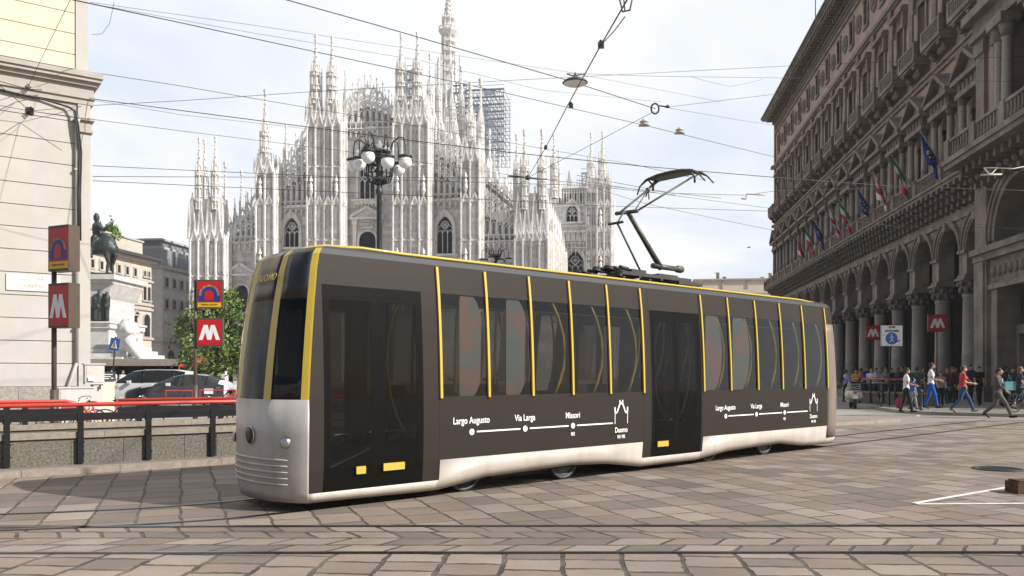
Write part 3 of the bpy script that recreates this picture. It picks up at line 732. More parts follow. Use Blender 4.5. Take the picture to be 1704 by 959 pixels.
# ================================================================== cathedral
CA=-atan2(.1343,1.0)
exc=Vector((cos(CA),sin(CA))); eyc=Vector((-sin(CA),cos(CA)))
_o=P(614,620,160.); OC=Vector((_o.x,_o.y))
def cf(px,d=0.):
    r=(px-CX)/FXL; B=OC+eyc*d
    # B.x+x*ex.x = r*(B.y+x*ex.y)
    return (r*B.y-B.x)/(exc.x-r*exc.y)
def cY(px,d=0.): return OC.y+eyc.y*d+exc.y*cf(px,d)
def cz(py,px=614,d=0.): return H+(HY-py)/FXL*cY(px,d)
duomo=thing('cathedral','huge white marble gothic cathedral with many spires, beyond the tram','cathedral',(OC.x,OC.y,0),CA)
M['marble']=mk('cathedral_marble',(.9,.885,.86),.72,var=.2,scale=.5,col2=(.68,.665,.64),mixs=.9,bump=.5,bscale=2.2,blocks=(1.9,.75,.03,.7,.32),dirt=((.34,.31,.28),.7,.5),streak=((.38,.34,.3),1.1,.42))
M['marble2']=mk('cathedral_marble_carved',(.9,.885,.86),.75,var=.2,scale=1.4,col2=(.70,.68,.655),mixs=1.3,bump=.6,bscale=5,dirt=((.26,.22,.18),.8,.45),streak=((.34,.3,.26),1.6,.4))
M['marble3']=mk('cathedral_marble_weathered',(.36,.345,.325),.8,var=.25,scale=1.5,bump=.7,bscale=4,dirt=((.15,.13,.11),1.2,.6))  # dark stone: crevice shade behind the gable screens put into the colour
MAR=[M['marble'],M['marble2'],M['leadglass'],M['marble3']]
def statue(mb,x,y,z,h):
    mb.lathe([(.2*h,0),(.22*h,.1*h),(.15*h,.45*h),(.18*h,.7*h),(.07*h,.82*h),(.085*h,.92*h),(.03*h,1.*h)],x,y,6,z)
    mb.box(x-.22*h,x-.1*h,y-.08*h,y+.05*h,z+.45*h,z+.72*h)
def cross(mb,x,y,z,h):
    t=.09*h
    mb.box(x-t/2,x+t/2,y-t/2,y+t/2,z-.15*h,z+h); 
    for q in (.42,.72): mb.box(x-.24*h*(1.3-q),x+.24*h*(1.3-q),y-t/2,y+t/2,z+q*h-t,z+q*h+t)
def gablet(mb,xc,z,w,h,y0,y1,fin=True,fill=True):
    mb.bar(xc-w/2,z,xc,z+h,.13*w+.08,y0,y1); mb.bar(xc+w/2,z,xc,z+h,.13*w+.08,y0,y1)
    if fill: mb.prism([(xc-w/2,z),(xc+w/2,z),(xc,z+h)],y0+(y1-y0)*.5,y1+.01)
    for k in (.3,.6): # crockets
        for sg in(-1,1):
            mb.cbox(xc+sg*w/2*(1-k)+sg*.1,(y0+y1)/2,z+h*k+.12,.16,.16,.2)
    if fin: cross(mb,xc,(y0+y1)/2,z+h,.9 if h>1.2 else .6)
def tier(mb,x0,x1,z0,z1,n,d,stat=0,gab=True,gh=1.9):
    w=(x1-x0)/n
    mb.box(x0-.18,x1+.18,d-.42,d,z0-.12,z0+.14)
    for i in range(n+1):
        x=x0+i*w; mb.box(x-.13,x+.13,d-.6,d,z0,z1+.25); mb.fru(x,d-.2,z1+.25,z1+1.5,.16,.0,4)
        mb.box(x-.2,x+.2,d-.28,d,z0,z0+.5)
    for i in range(n):
        c=x0+(i+.5)*w
        mb.box(c-.05,c+.05,d-.16,d,z0,z1-.6)
        arch_ring(mb,c,z1-.95,w-.42,.14,d-.26,d,'pointed',6,1.,0)
        if gab: gablet(mb,c,z1-.15,w-.2,gh,d-.55,d-.2)
        else:
            for s_ in (-1,1): mb.bar(c+s_*w/2,z1-.1,c,z1+.55,.16,d-.32,d-.08)
        if stat and (i+stat)%2:
            zz=z0+(z1-z0)*.3
            mb.fru(c,d-.4,zz-.7,zz,.08,.42,6); statue(mb,c,d-.45,zz,min(2.1,(z1-z0)*.42)); mb.fru(c,d-.42,zz+2.25,zz+3.3,.42,.0,6); mb.fru(c,d-.42,zz+2.1,zz+2.3,.42,.42,6)
def sided(mb,x1,d0,fn):
    T=mb.T; mb.T=Matrix.Translation((x1,d0,0))@Matrix.Rotation(pi/2,4,'Z'); fn(); mb.T=T
def spire(x,y,z0,zt,w,name='spire',det=True,parent=None):
    mb=MB(); mb.cur=1; h=zt-z0
    zc=z0+h*.52
    mb.fru(x,y,z0,zc,w*.36,w*.33,8)
    for k in (0,.33,.66,.98):
        z=z0+(zc-z0)*k; mb.fru(x,y,z,z+.22,w*.5,w*.5,8)
    for i in range(8 if det else 4):
        a=pi/8+2*pi*i/(8 if det else 4); px_,py_=x+w*.44*cos(a),y+w*.44*sin(a)
        zz=zc+ (h*.06 if i%2 else -h*.02)
        mb.fru(px_,py_,z0,zz,.13,.11,4); mb.fru(px_,py_,zz,zz+h*.1,.15,0,4)
    if det:
        for k in (0.02,.36,.7):
            for i in range(8):
                a=2*pi*i/8; z=z0+(zc-z0)*k+ (zc-z0)*.2
                px_,py_=x+w*.42*cos(a),y+w*.42*sin(a)
                mb.fru(px_,py_,z,z+h*.06,w*.14,0,4)
    zs=z0+h*.9
    mb.fru(x,y,zc,zs,w*.28,w*.05,8)
    nck=7
    for k in range(nck):
        q=(k+.5)/nck; z=zc+(zs-zc)*q; r=w*(.28*(1-q)+.05*q)+.05
        for i in range(4):
            a=pi/4*(k%2)+pi/2*i; mb.cbox(x+r*cos(a),y+r*sin(a),z,.17,.17,.24)
    mb.fru(x,y,zs,zs+.18,w*.12,w*.14,8)
    o=mb.build(name,MAR,duomo if parent is None else parent)
    st=MB(); st.cur=1; statue(st,x,y,zs+.18,h*.1); st.build('statue',MAR,o)
    return o
def buttress(p0,p1,ptop,n,d=-2.6,tiers=(440,405,340,278,210),depth=3.4,side=True,stat=1):
    x0,x1=cf(p0,d),cf(p1,d); pm=(p0+p1)/2
    mb=MB(); zt=cz(ptop,pm,d)
    mb.box(x0,x1,d,d+depth,0,zt)
    zs=[cz(t,pm,d) for t in tiers if t>=ptop]
    mb.cur=1
    z=zs[0]-6.5
    for k,zz in enumerate(zs):
        last=(k==len(zs)-1)
        tier(mb,x0,x1,z,zz,n,d,stat=(stat if k%2 else 0),gab=(k%2==0 or last),gh=2.2 if last else 1.6)
        if side: sided(mb,x1,d,lambda z=z,zz=zz,k=k,last=last: tier(mb,0.15,depth-.3,z,zz,2,0,0,(k%2==0 or last)))
        z=zz
    o=mb.build('buttress',MAR,duomo); return x0,x1,zt
def balustrade(mb,x0,x1,z,d,step=1.05):
    n=max(2,round((x1-x0)/step)); w=(x1-x0)/n
    mb.box(x0,x1,d-.75,d,z-.02,z+.18); mb.box(x0,x1,d-.7,d-.5,z+1.15,z+1.33)
    for i in range(n+1):
        x=x0+i*w; mb.box(x-.09,x+.09,d-.7,d-.5,z+.18,z+1.15)
        mb.prism([(x-.13,z-.02),(x+.13,z-.02),(x+.07,z-1.5),(x-.07,z-1.5)],d-.62,d)
        if i%2==0: mb.fru(x,d-.6,z+1.3,z+2.1,.14,0,4)
    for i in range(n):
        c=x0+(i+.5)*w; arch_ring(mb,c,z-.75,w*.62,.12,d-.6,d,'pointed',6,1.); arch_ring(mb,c,z+.75,w*.55,.08,d-.66,d-.54,'round',6)
def lace(px0,px1,pbase,tops,d=-.3,nb=6,back=.35):
    """openwork gable screen; tops = list of (px,py) height profile"""
    x0,x1=cf(px0,d),cf(px1,d); zb=cz(pbase,(px0+px1)/2,d); mb=MB(); mb.cur=1
    w=(x1-x0)/nb
    def top(x):
        tp=[(cf(a,d),cz(b,a,d)) for a,b in tops]
        for (a,b),(c,e) in zip(tp[:-1],tp[1:]):
            if a<=x<=c: return b+(e-b)*(x-a)/(c-a)
        return tp[0][1] if x<tp[0][0] else tp[-1][1]
    for i in range(nb+1):
        x=x0+i*w; z=top(x); mb.box(x-.13,x+.13,d-.22,d+.22,zb,z-.8); mb.fru(x,d,z-.8,z+1.5,.2,0,4); mb.cbox(x,d,z-.8,.42,.5,.16); cross(mb,x,d,z+1.1,.8)
    for i in range(nb):
        c=x0+(i+.5)*w; z=top(c)-1.2; hh=z-zb
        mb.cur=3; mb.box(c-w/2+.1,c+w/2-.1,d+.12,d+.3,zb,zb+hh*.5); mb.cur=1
        arch_ring(mb,c,zb+hh*.36,w*.5,.12,d-.15,d+.13,'pointed',6,1.,leg=hh*.34)
        gablet(mb,c,zb+hh*.5,w-.26,w*.8,d-.18,d+.05,False,False)
        zq=zb+hh*.5+w*.95
        while zq<z-w*.5:
            q=w*.3
            for (a,b,e,f) in ((-q,0,0,q),(0,q,q,0),(q,0,0,-q),(0,-q,-q,0)): mb.bar(c+a,zq+b,c+e,zq+f,.15,d-.12,d+.12)
            mb.box(c-w/2+.1,c-q,d-.1,d+.1,zq-.07,zq+.07); mb.box(c+q,c+w/2-.1,d-.1,d+.1,zq-.07,zq+.07)
            zq+=w*.85
        gablet(mb,c,z-.25,w-.2,1.15,d-.18,d+.12,True,False)
    mb.build('gable_screen',MAR,duomo)
def goth_window(mbw,pxc,w,zs,zb,d,n=3,depth=.9):
    """tracery window, returns tracery builder parts; pxc in local x"""
    x=pxc; mb=MB(); mb.cur=1
    for k,(t,o) in enumerate(((.22,-.45),(.22,-.3),(.22,-.12))):
        arch_ring(mb,x,zs,w+2*(2-k)*.24,.24,d+o,d+.4,'pointed',12,1.0,leg=zs-zb)
    mb.box(x-w/2-1.2,x+w/2+1.2,d-.7,d,zb-.4,zb)
    fr=mb.build('window_frame',MAR,duomo)
    gl=MB(); gl.cur=2; gl.box(x-w/2-.05,x+w/2+.05,d+depth-.2,d+depth,zb,zs+w); gl.build('pane',MAR,fr)
    tr=MB(); tr.cur=1
    for i in range(1,n): 
        xx=x-w/2+w*i/n; tr.box(xx-.06,xx+.06,d+.25,d+.55,zb,zs)
    for i in range(n): arch_ring(tr,x-w/2+w*(i+.5)/n,zs-.9,w/n-.1,.09,d+.3,d+.5,'pointed',6,1.)
    rr=w*.24; zc=zs+w*.32
    pts=[(x+rr*cos(2*pi*i/16),zc+rr*sin(2*pi*i/16)) for i in range(16)]
    for a,b in zip(pts,pts[1:]+pts[:1]): tr.bar(a[0],a[1],b[0],b[1],.12,d+.28,d+.52)
    for i in range(6): a=pi*i/6; tr.bar(x-rr*cos(a),zc-rr*sin(a),x+rr*cos(a),zc+rr*sin(a),.06,d+.32,d+.5)
    for sg in(-1,1): arch_ring(tr,x+sg*w*.25,zs-.2,w*.42,.09,d+.3,d+.5,'pointed',6,1.)
    tr.build('tracery',MAR,fr)
def pediment(pxc,pw,papex,pbase,d=0.):
    x=cf(pxc,d); w=pw/FXL*cY(pxc,d); za,zb=cz(papex,pxc,d),cz(pbase,pxc,d)
    mb=MB(); mb.cur=1
    mb.prism([(x-w/2,zb),(x+w/2,zb),(x,za)],d-.35,d)
    mb.bar(x-w/2-.3,zb+.05,x,za+.15,.42,d-.9,d); mb.bar(x+w/2+.3,zb+.05,x,za+.15,.42,d-.9,d)
    mb.box(x-w/2-.35,x+w/2+.35,d-.85,d,zb-.45,zb-.05)
    for sg in(-1,1):
        mb.box(x+sg*w*.42-.35,x+sg*w*.42+.35,d-.45,d,0,zb-.45); mb.box(x+sg*w*.42-.5,x+sg*w*.42+.5,d-.6,d,zb-1.3,zb-.45)
    mb.ball((x,d-.3,zb+(za-zb)*.4),.55,8,6,1,.5,.8)
    return mb,x,w,za,zb
def wall_bay(p0,p1,ptop,win=None,d=0.):
    x0,x1=cf(p0,d)-.4,cf(p1,d)+.4; zt=cz(ptop,(p0+p1)/2,d); mb=MB()
    if win:
        pc,w,pzs,pzb,kind=win; x=cf(pc,d); zs,zb=cz(pzs,pc,d),cz(pzb,pc,d)
        arch_panel(mb,x0,x1,0,zt,x,w,zs,d,d+1.,kind,12,1.,zb)
    else: mb.box(x0,x1,d,d+1.,0,zt)
    mb.build('facade_wall',MAR,duomo)
# ---- facade bays
wall_bay(372,427,405,(401,2.9,483,520,'round'))
wall_bay(457,514,347,(485,2.9,384,412,'pointed'))
wall_bay(566,657,216,None)
wall_bay(710,770,335,(740,2.9,382,423,'pointed'))
wall_bay(795,860,402,None)
goth_window(None,cf(485),2.9,cz(384,485),cz(412,485),0)
goth_window(None,cf(740),2.9,cz(382,740),cz(423,740),0)
# central great window (three lights above a sill) and its hood arch
xw=cf(612); mb=MB(); mb.cur=1
arch_ring(mb,xw,cz(262,612),3.4,.5,-.5,0,'pointed',14,1.05,leg=cz(262,612)-cz(331,612)); arch_ring(mb,xw,cz(262,612),3.0,.2,-.25,0,'pointed',14,1.05)
mb.box(xw-3.2,xw+3.2,-.7,0,cz(335,612),cz(332,612)); mb.box(xw-2.6,xw+2.6,-.5,0,cz(341,612),cz(335,612))
for k in range(8): statue(mb,xw-2.4+k*.68,-.4,cz(343,612)-.2,1.)
fr=mb.build('window_frame',MAR,duomo)
gl=MB(); gl.cur=2; gl.prism([(xw-1.55,cz(331,612)),(xw+1.55,cz(331,612))]+[(xw+a*.91,cz(262,612)+b*.91) for a,b in arch_pts(3.4,'pointed',12,1.05)[::-1]],-.06,.0); gl.build('pane',MAR,fr)
tr=MB(); tr.cur=1
for i in (-1,0,1,2): tr.box(xw-.5+(i-.0)*1.0-.07,xw-.5+i*1.0+.07,-.3,-.06,cz(331,612),cz(300,612))
for i in (-1,0,1): arch_ring(tr,xw+i*1.0,cz(306,612),.86,.1,-.28,-.06,'pointed',8,1.,leg=0)
tr.box(xw-1.6,xw+1.6,-.3,-.06,cz(297,612)-.1,cz(297,612)+.25)
for i in (-1,1): arch_ring(tr,xw+i*.75,cz(285,612),1.3,.12,-.28,-.06,'pointed',8,1.,leg=1.2)
for q in (-1.5,-.75,0,.75,1.5): tr.box(xw+q-.05,xw+q+.05,-.25,-.06,cz(297,612),cz(268,612))
tr.build('tracery',MAR,fr)
# pediments with doors / windows under them
mb,x,w_,za,zb=pediment(612,52,347,362,0.)
mb.box(x-1.15,x+1.15,-.4,0,zb-2.2,zb-.6); 
arch_ring(mb,x,cz(400,612),3.3,.35,-.35,0,'round',12,1.,leg=8)
pd=mb.build('portal',MAR,duomo); gl=MB(); gl.cur=2; gl.prism([(x-1.6,2.),(x+1.6,2.)]+[(x+a,cz(400,612)+b) for a,b in arch_pts(3.2,'round',12)[::-1]],-.05,0.); gl.build('pane',MAR,pd)
M['inscr']=mk('inscription',(.16,.14,.12),.7)
text('MARIAE\nNASCENTI',pd,(x,-.42,zb-1.35),(pi/2,0,0),.62,M['inscr'],'inscription')
for (pc,pw,pa,pb,ww,zs,zbb) in ((402,50,441,456,2.9,487,520),(486,50,438,452,2.8,480,520),(740,50,446,459,2.8,485,520),(826,50,468,480,2.8,505,540)):
    mb,x,w_,za,zb=pediment(pc,pw,pa,pb,0.)
    arch_ring(mb,x,cz(zs,pc),ww,.4,-.35,0,'round',12,1.,leg=5)
    pd=mb.build('window_surround',MAR,duomo); gl=MB(); gl.cur=2; gl.prism([(x-ww/2,cz(zbb,pc)),(x+ww/2,cz(zbb,pc))]+[(x+a,cz(zs,pc)+b) for a,b in arch_pts(ww-.1,'round',12)[::-1]],.05 if pc!=402 else .55,.7 if pc==402 else -.04); gl.build('pane',MAR,pd)
# balustrades + lace screens
mb=MB(); mb.cur=1
for (a,b,p) in ((374,427,405),(457,513,347),(567,657,216),(711,769,335),(796,858,403)):
    mb=MB(); mb.cur=1; balustrade(mb,cf(a),cf(b),cz(p,(a+b)/2),0.); mb.build('balustrade',MAR,duomo)
lace(374,428,399,[(374,384),(428,336)],nb=6)
lace(457,513,341,[(457,300),(513,222)],nb=6)
lace(567,657,210,[(567,178),(590,150),(612,137),(634,150),(657,178)],nb=9)
lace(711,769,329,[(711,222),(769,290)],nb=6)
lace(796,858,397,[(796,300),(858,356)],nb=6)
# second row of screens on the inner roof edges, seen between the first
for (a,b,pb,tp,dd,nb) in ((380,428,380,[(380,372),(428,318)],7,5),(460,513,320,[(460,286),(513,205)],7,5),(573,652,200,[(573,172),(612,140),(652,172)],6,7),(711,790,300,[(711,190),(790,262)],9,8),(720,800,330,[(720,205),(800,300)],18,8),(790,870,360,[(790,275),(870,332)],8,8)):
    lace(a,b,pb,tp,d=dd,nb=nb)
# ---- buttresses
bt=[]
for (a,b,pt,n,tr) in ((318,345,408,2,(468,408)),(347,374,408,2,(468,408))):
    bt.append(buttress(a,b,392,n,tiers=(520,460,400)))
buttress(427,457,290,2,tiers=(460,400,340,290))
buttress(512,540,205,2,tiers=(460,400,340,278,210)); buttress(540,568,205,2,tiers=(460,400,340,278,210),stat=2)
buttress(655,684,200,2,tiers=(460,400,340,275,207)); buttress(684,713,200,2,tiers=(460,400,340,275,207),stat=2)
buttress(768,798,265,2,tiers=(460,400,335,268))
buttress(857,884,395,2,tiers=(520,460,400)); buttress(884,912,395,2,tiers=(520,460,400))
# gablet crowns standing on buttress tops, then spires
def crown(pxa,pxb,py0,d=-1.,h=4.,n=4):
    mb=MB(); mb.cur=1; x0,x1=cf(pxa,d),cf(pxb,d); z=cz(py0,(pxa+pxb)/2,d); w=(x1-x0)/n
    mb.box(x0+.2,x1-.2,d-.8,d+1.6,z-1,z+h*(.95 if h>6 else .55))
    for i in range(n):
        c=x0+(i+.5)*w; gablet(mb,c,z,w-.1,h*(.8 if i%2 else 1.),d-1.3,d-.9)
    for i in range(n+1): mb.fru(x0+i*w,d-1.1,z,z+h*.9,.2,0,4)
    T=mb.T; mb.T=Matrix.Translation((x1,d-1,0))@Matrix.Rotation(pi/2,4,'Z')
    for i in range(2): gablet(mb,.6+i*1.2,z,1.1,h*.8,-.1,.2)
    mb.T=T
    mb.build('gablet_crown',MAR,duomo)
crown(318,374,398,n=4,h=8.); crown(427,457,288,n=2,h=3.5); crown(512,568,203,n=4,h=4.5); crown(655,713,198,n=4,h=4.5); crown(768,798,264,n=2,h=4); crown(857,912,392,n=4,h=8.)
def SP(px,ptop,pbase,wpx,d=-1.,name='spire',det=True):
    Y=cY(px,d); spire(cf(px,d),d,cz(pbase,px,d),cz(ptop,px,d),wpx*Y/FXL,name,det)
for a in ((332,228,350,15,-1.6),(341,231,350,13,1.),(359,226,350,16,-1.6),(442,146,300,20,-1.2),
          (526,57,190,21,-1.2),(553,60,190,21,-1.2),(668,54,185,21,-1.2),(695,52,185,21,-1.2),(783,135,280,19,-1.2),
          (860,222,350,13,.6),(873,214,350,17,-1.6),(902,214,350,18,-1.6)): SP(*a)
# spires and pinnacles further back
for a in ((375,268,400,9,9),(402,282,400,8,14),(476,205,300,9,14),(501,225,300,8,8),(575,118,200,7,30),(716,88,220,12,34),(730,105,220,12,52),(752,118,240,10,60),(768,108,240,11,66),
          (800,128,300,13,22),(822,250,340,7,12),(806,255,330,8,26),(922,224,330,14,16),(930,250,330,9,20),(984,220,330,16,38),(1003,218,320,17,44),(947,284,320,7,46),(1016,372,470,8,60),
          (705,120,230,10,20),(742,140,260,10,24),(758,160,290,10,14),(776,190,300,9,30),(815,215,330,8,34),(832,262,350,7,20),(846,270,350,7,28),(480,240,330,7,20),(466,262,330,6,10),(391,330,400,6,8),(412,318,400,6,8)):
    SP(a[0],a[1],a[2],a[3],a[4],'pinnacle',a[3]>9)
# nave masses behind the front
mb=MB()
def mass(pa,pb,pt,d0,d1):
    x0,x1=cf(pa,d0),cf(pb,d0); mb.box(x0,x1,d0,d1,0,cz(pt,(pa+pb)/2,d0)); return x0,x1,cz(pt,(pa+pb)/2,d0)
mass(378,445,385,9.,60.); mass(452,520,318,8.5,60.); mass(560,664,214,7.,80.); mass(700,770,262,10.,80.)
mb.prism([(cf(560,7),cz(214,612,7)),(cf(664,7),cz(214,612,7)),(cf(612,7),cz(184,612,7))],7.5,30)
mb.prism([(cf(705,12),0),(cf(875,12),0),(cf(875,12),cz(352,870,12)),(cf(705,12),cz(215,705,12))],12.,55.)
mass(795,912,352,6.,9.)
mb.build('nave_wall',MAR,duomo)
# dark roof stair line on the right aisle slope
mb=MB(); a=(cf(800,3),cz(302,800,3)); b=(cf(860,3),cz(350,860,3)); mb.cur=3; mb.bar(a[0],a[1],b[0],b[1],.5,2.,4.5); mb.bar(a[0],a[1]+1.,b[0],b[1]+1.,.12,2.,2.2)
for k in range(9): q=k/8; x=a[0]+(b[0]-a[0])*q; z=a[1]+(b[1]-a[1])*q; mb.box(x-.06,x+.06,2.,2.2,z,z+1.)
mb.build('roof_edge',MAR,duomo)
# rows of pinnacled flying-buttress piers over the right aisles
for (px,pt,d) in ((722,180,14),(736,200,18),(750,215,22),(764,226,16),(790,240,14),(812,262,16),(826,280,10),(842,292,12),(852,300,16)):
    x=cf(px,d); zt=cz(pt,px,d); mb=MB(); mb.cur=1
    mb.box(x-.5,x+.5,d-.5,d+.5,zt-18,zt-2.2)
    for i in (-1,1):
        for z in range(4): gablet(mb,x+i*.0,zt-4.5-z*4,1.1,1.5,d-.75,d-.5)
    mb.fru(x,d,zt-2.2,zt,.55,0,8)
    for sx in(-1,1):
        for sy in(-1,1): mb.fru(x+sx*.5,d+sy*.5,zt-4,zt-1.6,.16,0,4)
    mb.bar(x-3.2,zt-7,x-.3,zt-3,.5,d-.2,d+.2) ; mb.bar(x-3.2,zt-5.4,x-.3,zt-1.9,.18,d-.2,d+.2)
    mb.build('flying_buttress',MAR,duomo)
# south flank
x1=cf(912,-2.6)
mb=MB(); mb.box(x1-8,x1-1.5,1,36,0,cz(352,905,3)); mb.build('flank_wall',MAR,duomo)
for k in range(6):
    yy=4.5+k*6; mb=MB(); mb.box(x1-2,x1+.4,yy-.8,yy+.8,0,cz(350,900,0)-1); mb.cur=1; zt=cz(350,900,0)
    sided(mb,x1+.4,yy-.8,lambda: [tier(mb,0,1.6,z,z+6,1,0,0,True) for z in (3,9,15,21)])
    mb.cur=1; tier(mb,x1-1.5,x1+.4,18,24,1,yy-.8,0); tier(mb,x1-1.5,x1+.4,24,29,1,yy-.8,1); mb.fru(x1-.7,yy,zt-1,zt+4.5,.7,0,8)
    for sx in(-1,1): mb.fru(x1-.7+sx*.9,yy,zt-1,zt+1.6,.2,0,4)
    mb.build('flank_buttress',MAR,duomo)
# transept west wall and corner tower
dT=38.
xa,xb=cf(925,dT),cf(978,dT); zt=cz(312,950,dT)
mb=MB(); xw2=cf(952,dT)
arch_panel(mb,xa-3,xb,cz(420,950,dT),zt,xw2,2.6,cz(356,952,dT),dT,dT+1,'pointed',10,1.,cz(370,952,dT)); xq=cf(957,dT)
arch_panel(mb,xa-3,xb,0,cz(420,950,dT),xq,4.,cz(442,957,dT),dT,dT+1,'pointed',10,1.,10.)
mb.box(xa-3,xb+6,dT+1.2,dT+30,0,zt-1)
mb.cur=1
mb.box(xa,xb,dT-.5,dT,zt-.3,zt+.1); n=12; w_=(xb-xa)/n
for i in range(n+1):
    x=xa+i*w_; mb.fru(x,dT-.2,zt+.1,zt+2.6,.22,0,4); mb.box(x-.1,x+.1,dT-.4,dT-.1,zt-4,zt)
mb.box(xa,xb,dT-.6,dT,zt-4.4,zt-4.)
for i in range(n): arch_ring(mb,xa+(i+.5)*w_,zt-1.4,w_*.55,.1,dT-.35,dT,'round',6)
mb.box(xa,xb,dT-.35,dT,cz(386,950,dT)-.2,cz(386,950,dT)+.3); mb.box(xa,xb,dT-.5,dT,cz(378,950,dT),cz(376,950,dT))
for i in range(5): gablet(mb,xa+1.+(i+.5)*1.2,cz(402,950,dT),1.0,2.8,dT-.4,dT-.1)
balustrade(mb,xa,xb,cz(414,950,dT),dT,.9)
mb.cur=2
for i in range(n-1):
    if i%2: mb.prism([(xa+(i+.3)*w_,zt-3.4),(xa+(i+1.1)*w_,zt-3.4),(xa+(i+1.1)*w_,zt-1.7),(xa+(i+.7)*w_,zt-1.),(xa+(i+.3)*w_,zt-1.7)],dT-.12,dT-.02)
mb.build('transept_wall',MAR,duomo)
goth_window(None,xw2,2.6,cz(356,952,dT),cz(370,952,dT),dT)
goth_window(None,xq,4.,cz(442,957,dT),10.,dT)
for (p0,p1,pt,dd) in ((976,992,318,36.),(994,1017,312,35.)):
    x0,x1_=cf(p0,dd),cf(p1,dd); mb=MB(); mb.box(x0,x1_,dd,dd+4,0,cz(pt,p0,dd)); mb.cur=1
    zz=[cz(q,p0,dd) for q in (520,460,425,385,345,pt)]
    for k in range(5):
        tier(mb,x0,x1_,zz[k],zz[k+1],2,dd,k%2,True,1.8)
        sided(mb,x1_,dd,lambda k=k: tier(mb,.1,3.8,zz[k],zz[k+1],3,0,0,True))
    mb.build('buttress',MAR,duomo)
crown(976,1017,314,d=36.,h=4,n=4)
# roof lantern tower (great central spire)
dM=72.; xm=cf(747,dM); Ym=cY(747,dM); S=Ym/FXL
ZZ=lambda p: cz(p,747,dM)
mb=MB(); mb.cur=1
mb.fru(xm,dM,ZZ(260),ZZ(140),3.2*1.0,2.6,8); mb.fru(xm,dM,ZZ(140),ZZ(58),1.35,1.25,8)
for i in range(8):
    a=pi/8+pi/4*i; 
    mb.fru(xm+1.9*cos(a),dM+1.9*sin(a),ZZ(150),ZZ(58),.22,.2,4)
    mb.fru(xm+3.6*cos(a),dM+3.6*sin(a),ZZ(240),ZZ(128)+(i%2)*4,.4,.3,4); mb.fru(xm+3.6*cos(a),dM+3.6*sin(a),ZZ(128)+(i%2)*4,ZZ(100)+(i%2)*2,.4,0,4)
for p in (140,122,104,88,72): mb.fru(xm,dM,ZZ(p),ZZ(p)+.5,2.15,2.15,8)
mb.fru(xm,dM,ZZ(60),ZZ(54),2.0,2.9,8); mb.fru(xm,dM,ZZ(54),ZZ(52),2.9,2.9,8)
for i in range(16):
    a=2*pi*i/16; mb.box(xm+2.75*cos(a)-.1,xm+2.75*cos(a)+.1,dM+2.75*sin(a)-.1,dM+2.75*sin(a)+.1,ZZ(52),ZZ(47.5))
for i in range(16):
    a=2*pi*i/16;b=2*pi*(i+1)/16; mb.tube([(xm+2.75*cos(a),dM+2.75*sin(a),ZZ(47)),(xm+2.75*cos(b),dM+2.75*sin(b),ZZ(47))],.14,4)
mb.fru(xm,dM,ZZ(52),ZZ(30),1.1,1.0,8)
for i in range(8):
    a=pi/8+pi/4*i; mb.fru(xm+1.75*cos(a),dM+1.75*sin(a),ZZ(52),ZZ(32),.24,.2,4); mb.fru(xm+1.75*cos(a),dM+1.75*sin(a),ZZ(32),ZZ(24),.3,0,4)
mb.fru(xm,dM,ZZ(33),ZZ(31),2.,2.,8); mb.fru(xm,dM,ZZ(31),ZZ(-16),1.25,.25,8)
for k in range(12):
    q=k/12; z=ZZ(31)+(ZZ(-16)-ZZ(31))*q; r=1.25*(1-q)+.25*q+.1
    for i in range(4): a=pi/2*i+pi/4*(k%2); mb.cbox(xm+r*cos(a),dM+r*sin(a),z,.35,.35,.6)
mb.build('lantern_spire',MAR,duomo)
# ---- restoration scaffolding (a thing of its own)
M['scaf']=mk('scaffold_tube',(.24,.27,.31),.5,.4,var=.1)
M['scafn']=mk('scaffold_board',(.35,.4,.47),.7,var=.2,scale=1)
def scaffold(pa,pb,pt,pbm,d0,d1,label,nx,nz):
    x0,x1=cf(pa,d0),cf(pb,d0); z0,z1=cz(pbm,pa,d0),cz(pt,pa,d0)
    rt=thing('scaffolding',label,'scaffolding',(OC.x+exc.x*x0+eyc.x*d0,OC.y+exc.y*x0+eyc.y*d0,0),CA,'scaffolding on the cathedral')
    W_=x1-x0; D_=d1-d0; mb=MB(); 
    for i in range(nx+1):
        for y in (0,D_): mb.box(W_*i/nx-.07,W_*i/nx+.07,y-.07,y+.07,z0,z1)
    for k in range(nz+1):
        z=z0+(z1-z0)*k/nz
        for y in (0,D_): mb.box(-.2,W_+.2,y-.06,y+.06,z-.06,z+.06); mb.box(-.2,W_+.2,y-.05,y+.05,z+.9,z+1.)
        for i in range(nx+1): mb.box(W_*i/nx-.05,W_*i/nx+.05,0,D_,z-.05,z+.05)
    for i in range(nx):
        for k in range(nz):
            z=z0+(z1-z0)*k/nz; zz=z0+(z1-z0)*(k+1)/nz
            if (i+k)%2: mb.bar(W_*i/nx,z,W_*(i+1)/nx,zz,.09,-.05,.05)
            else: mb.bar(W_*(i+1)/nx,z,W_*i/nx,zz,.09,-.05,.05)
    mb.build('tube_frame',M['scaf'],rt)
    mb=MB()
    for k in range(nz+1):
        z=z0+(z1-z0)*k/nz; mb.box(0,W_,.1,min(1.4,D_),z+.06,z+.14)
    mb.build('deck',M['scafn'],rt)
    for k in range(0,nz,2):
        z=z0+(z1-z0)*k/nz; a=R.random()*W_*.5; m2=MB(); m2.box(a,a+W_*.3,-.09,-.07,z+.2,z+1.6); m2.build('netting_panel',M['scafn'],rt)
scaffold(774,838,150,262,60,72,'pale blue scaffold tower at the right of the cathedral roof',9,9)
scaffold(752,776,142,215,68,76,'small scaffold around the foot of the great central spire',4,6)
scaffold(676,688,118,190,6,12,'narrow blue scaffold between the two central right spires',2,5)
scaffold(790,812,176,290,40,56,'grey scaffold decks round the pinnacles left of the tall scaffold tower',4,7)
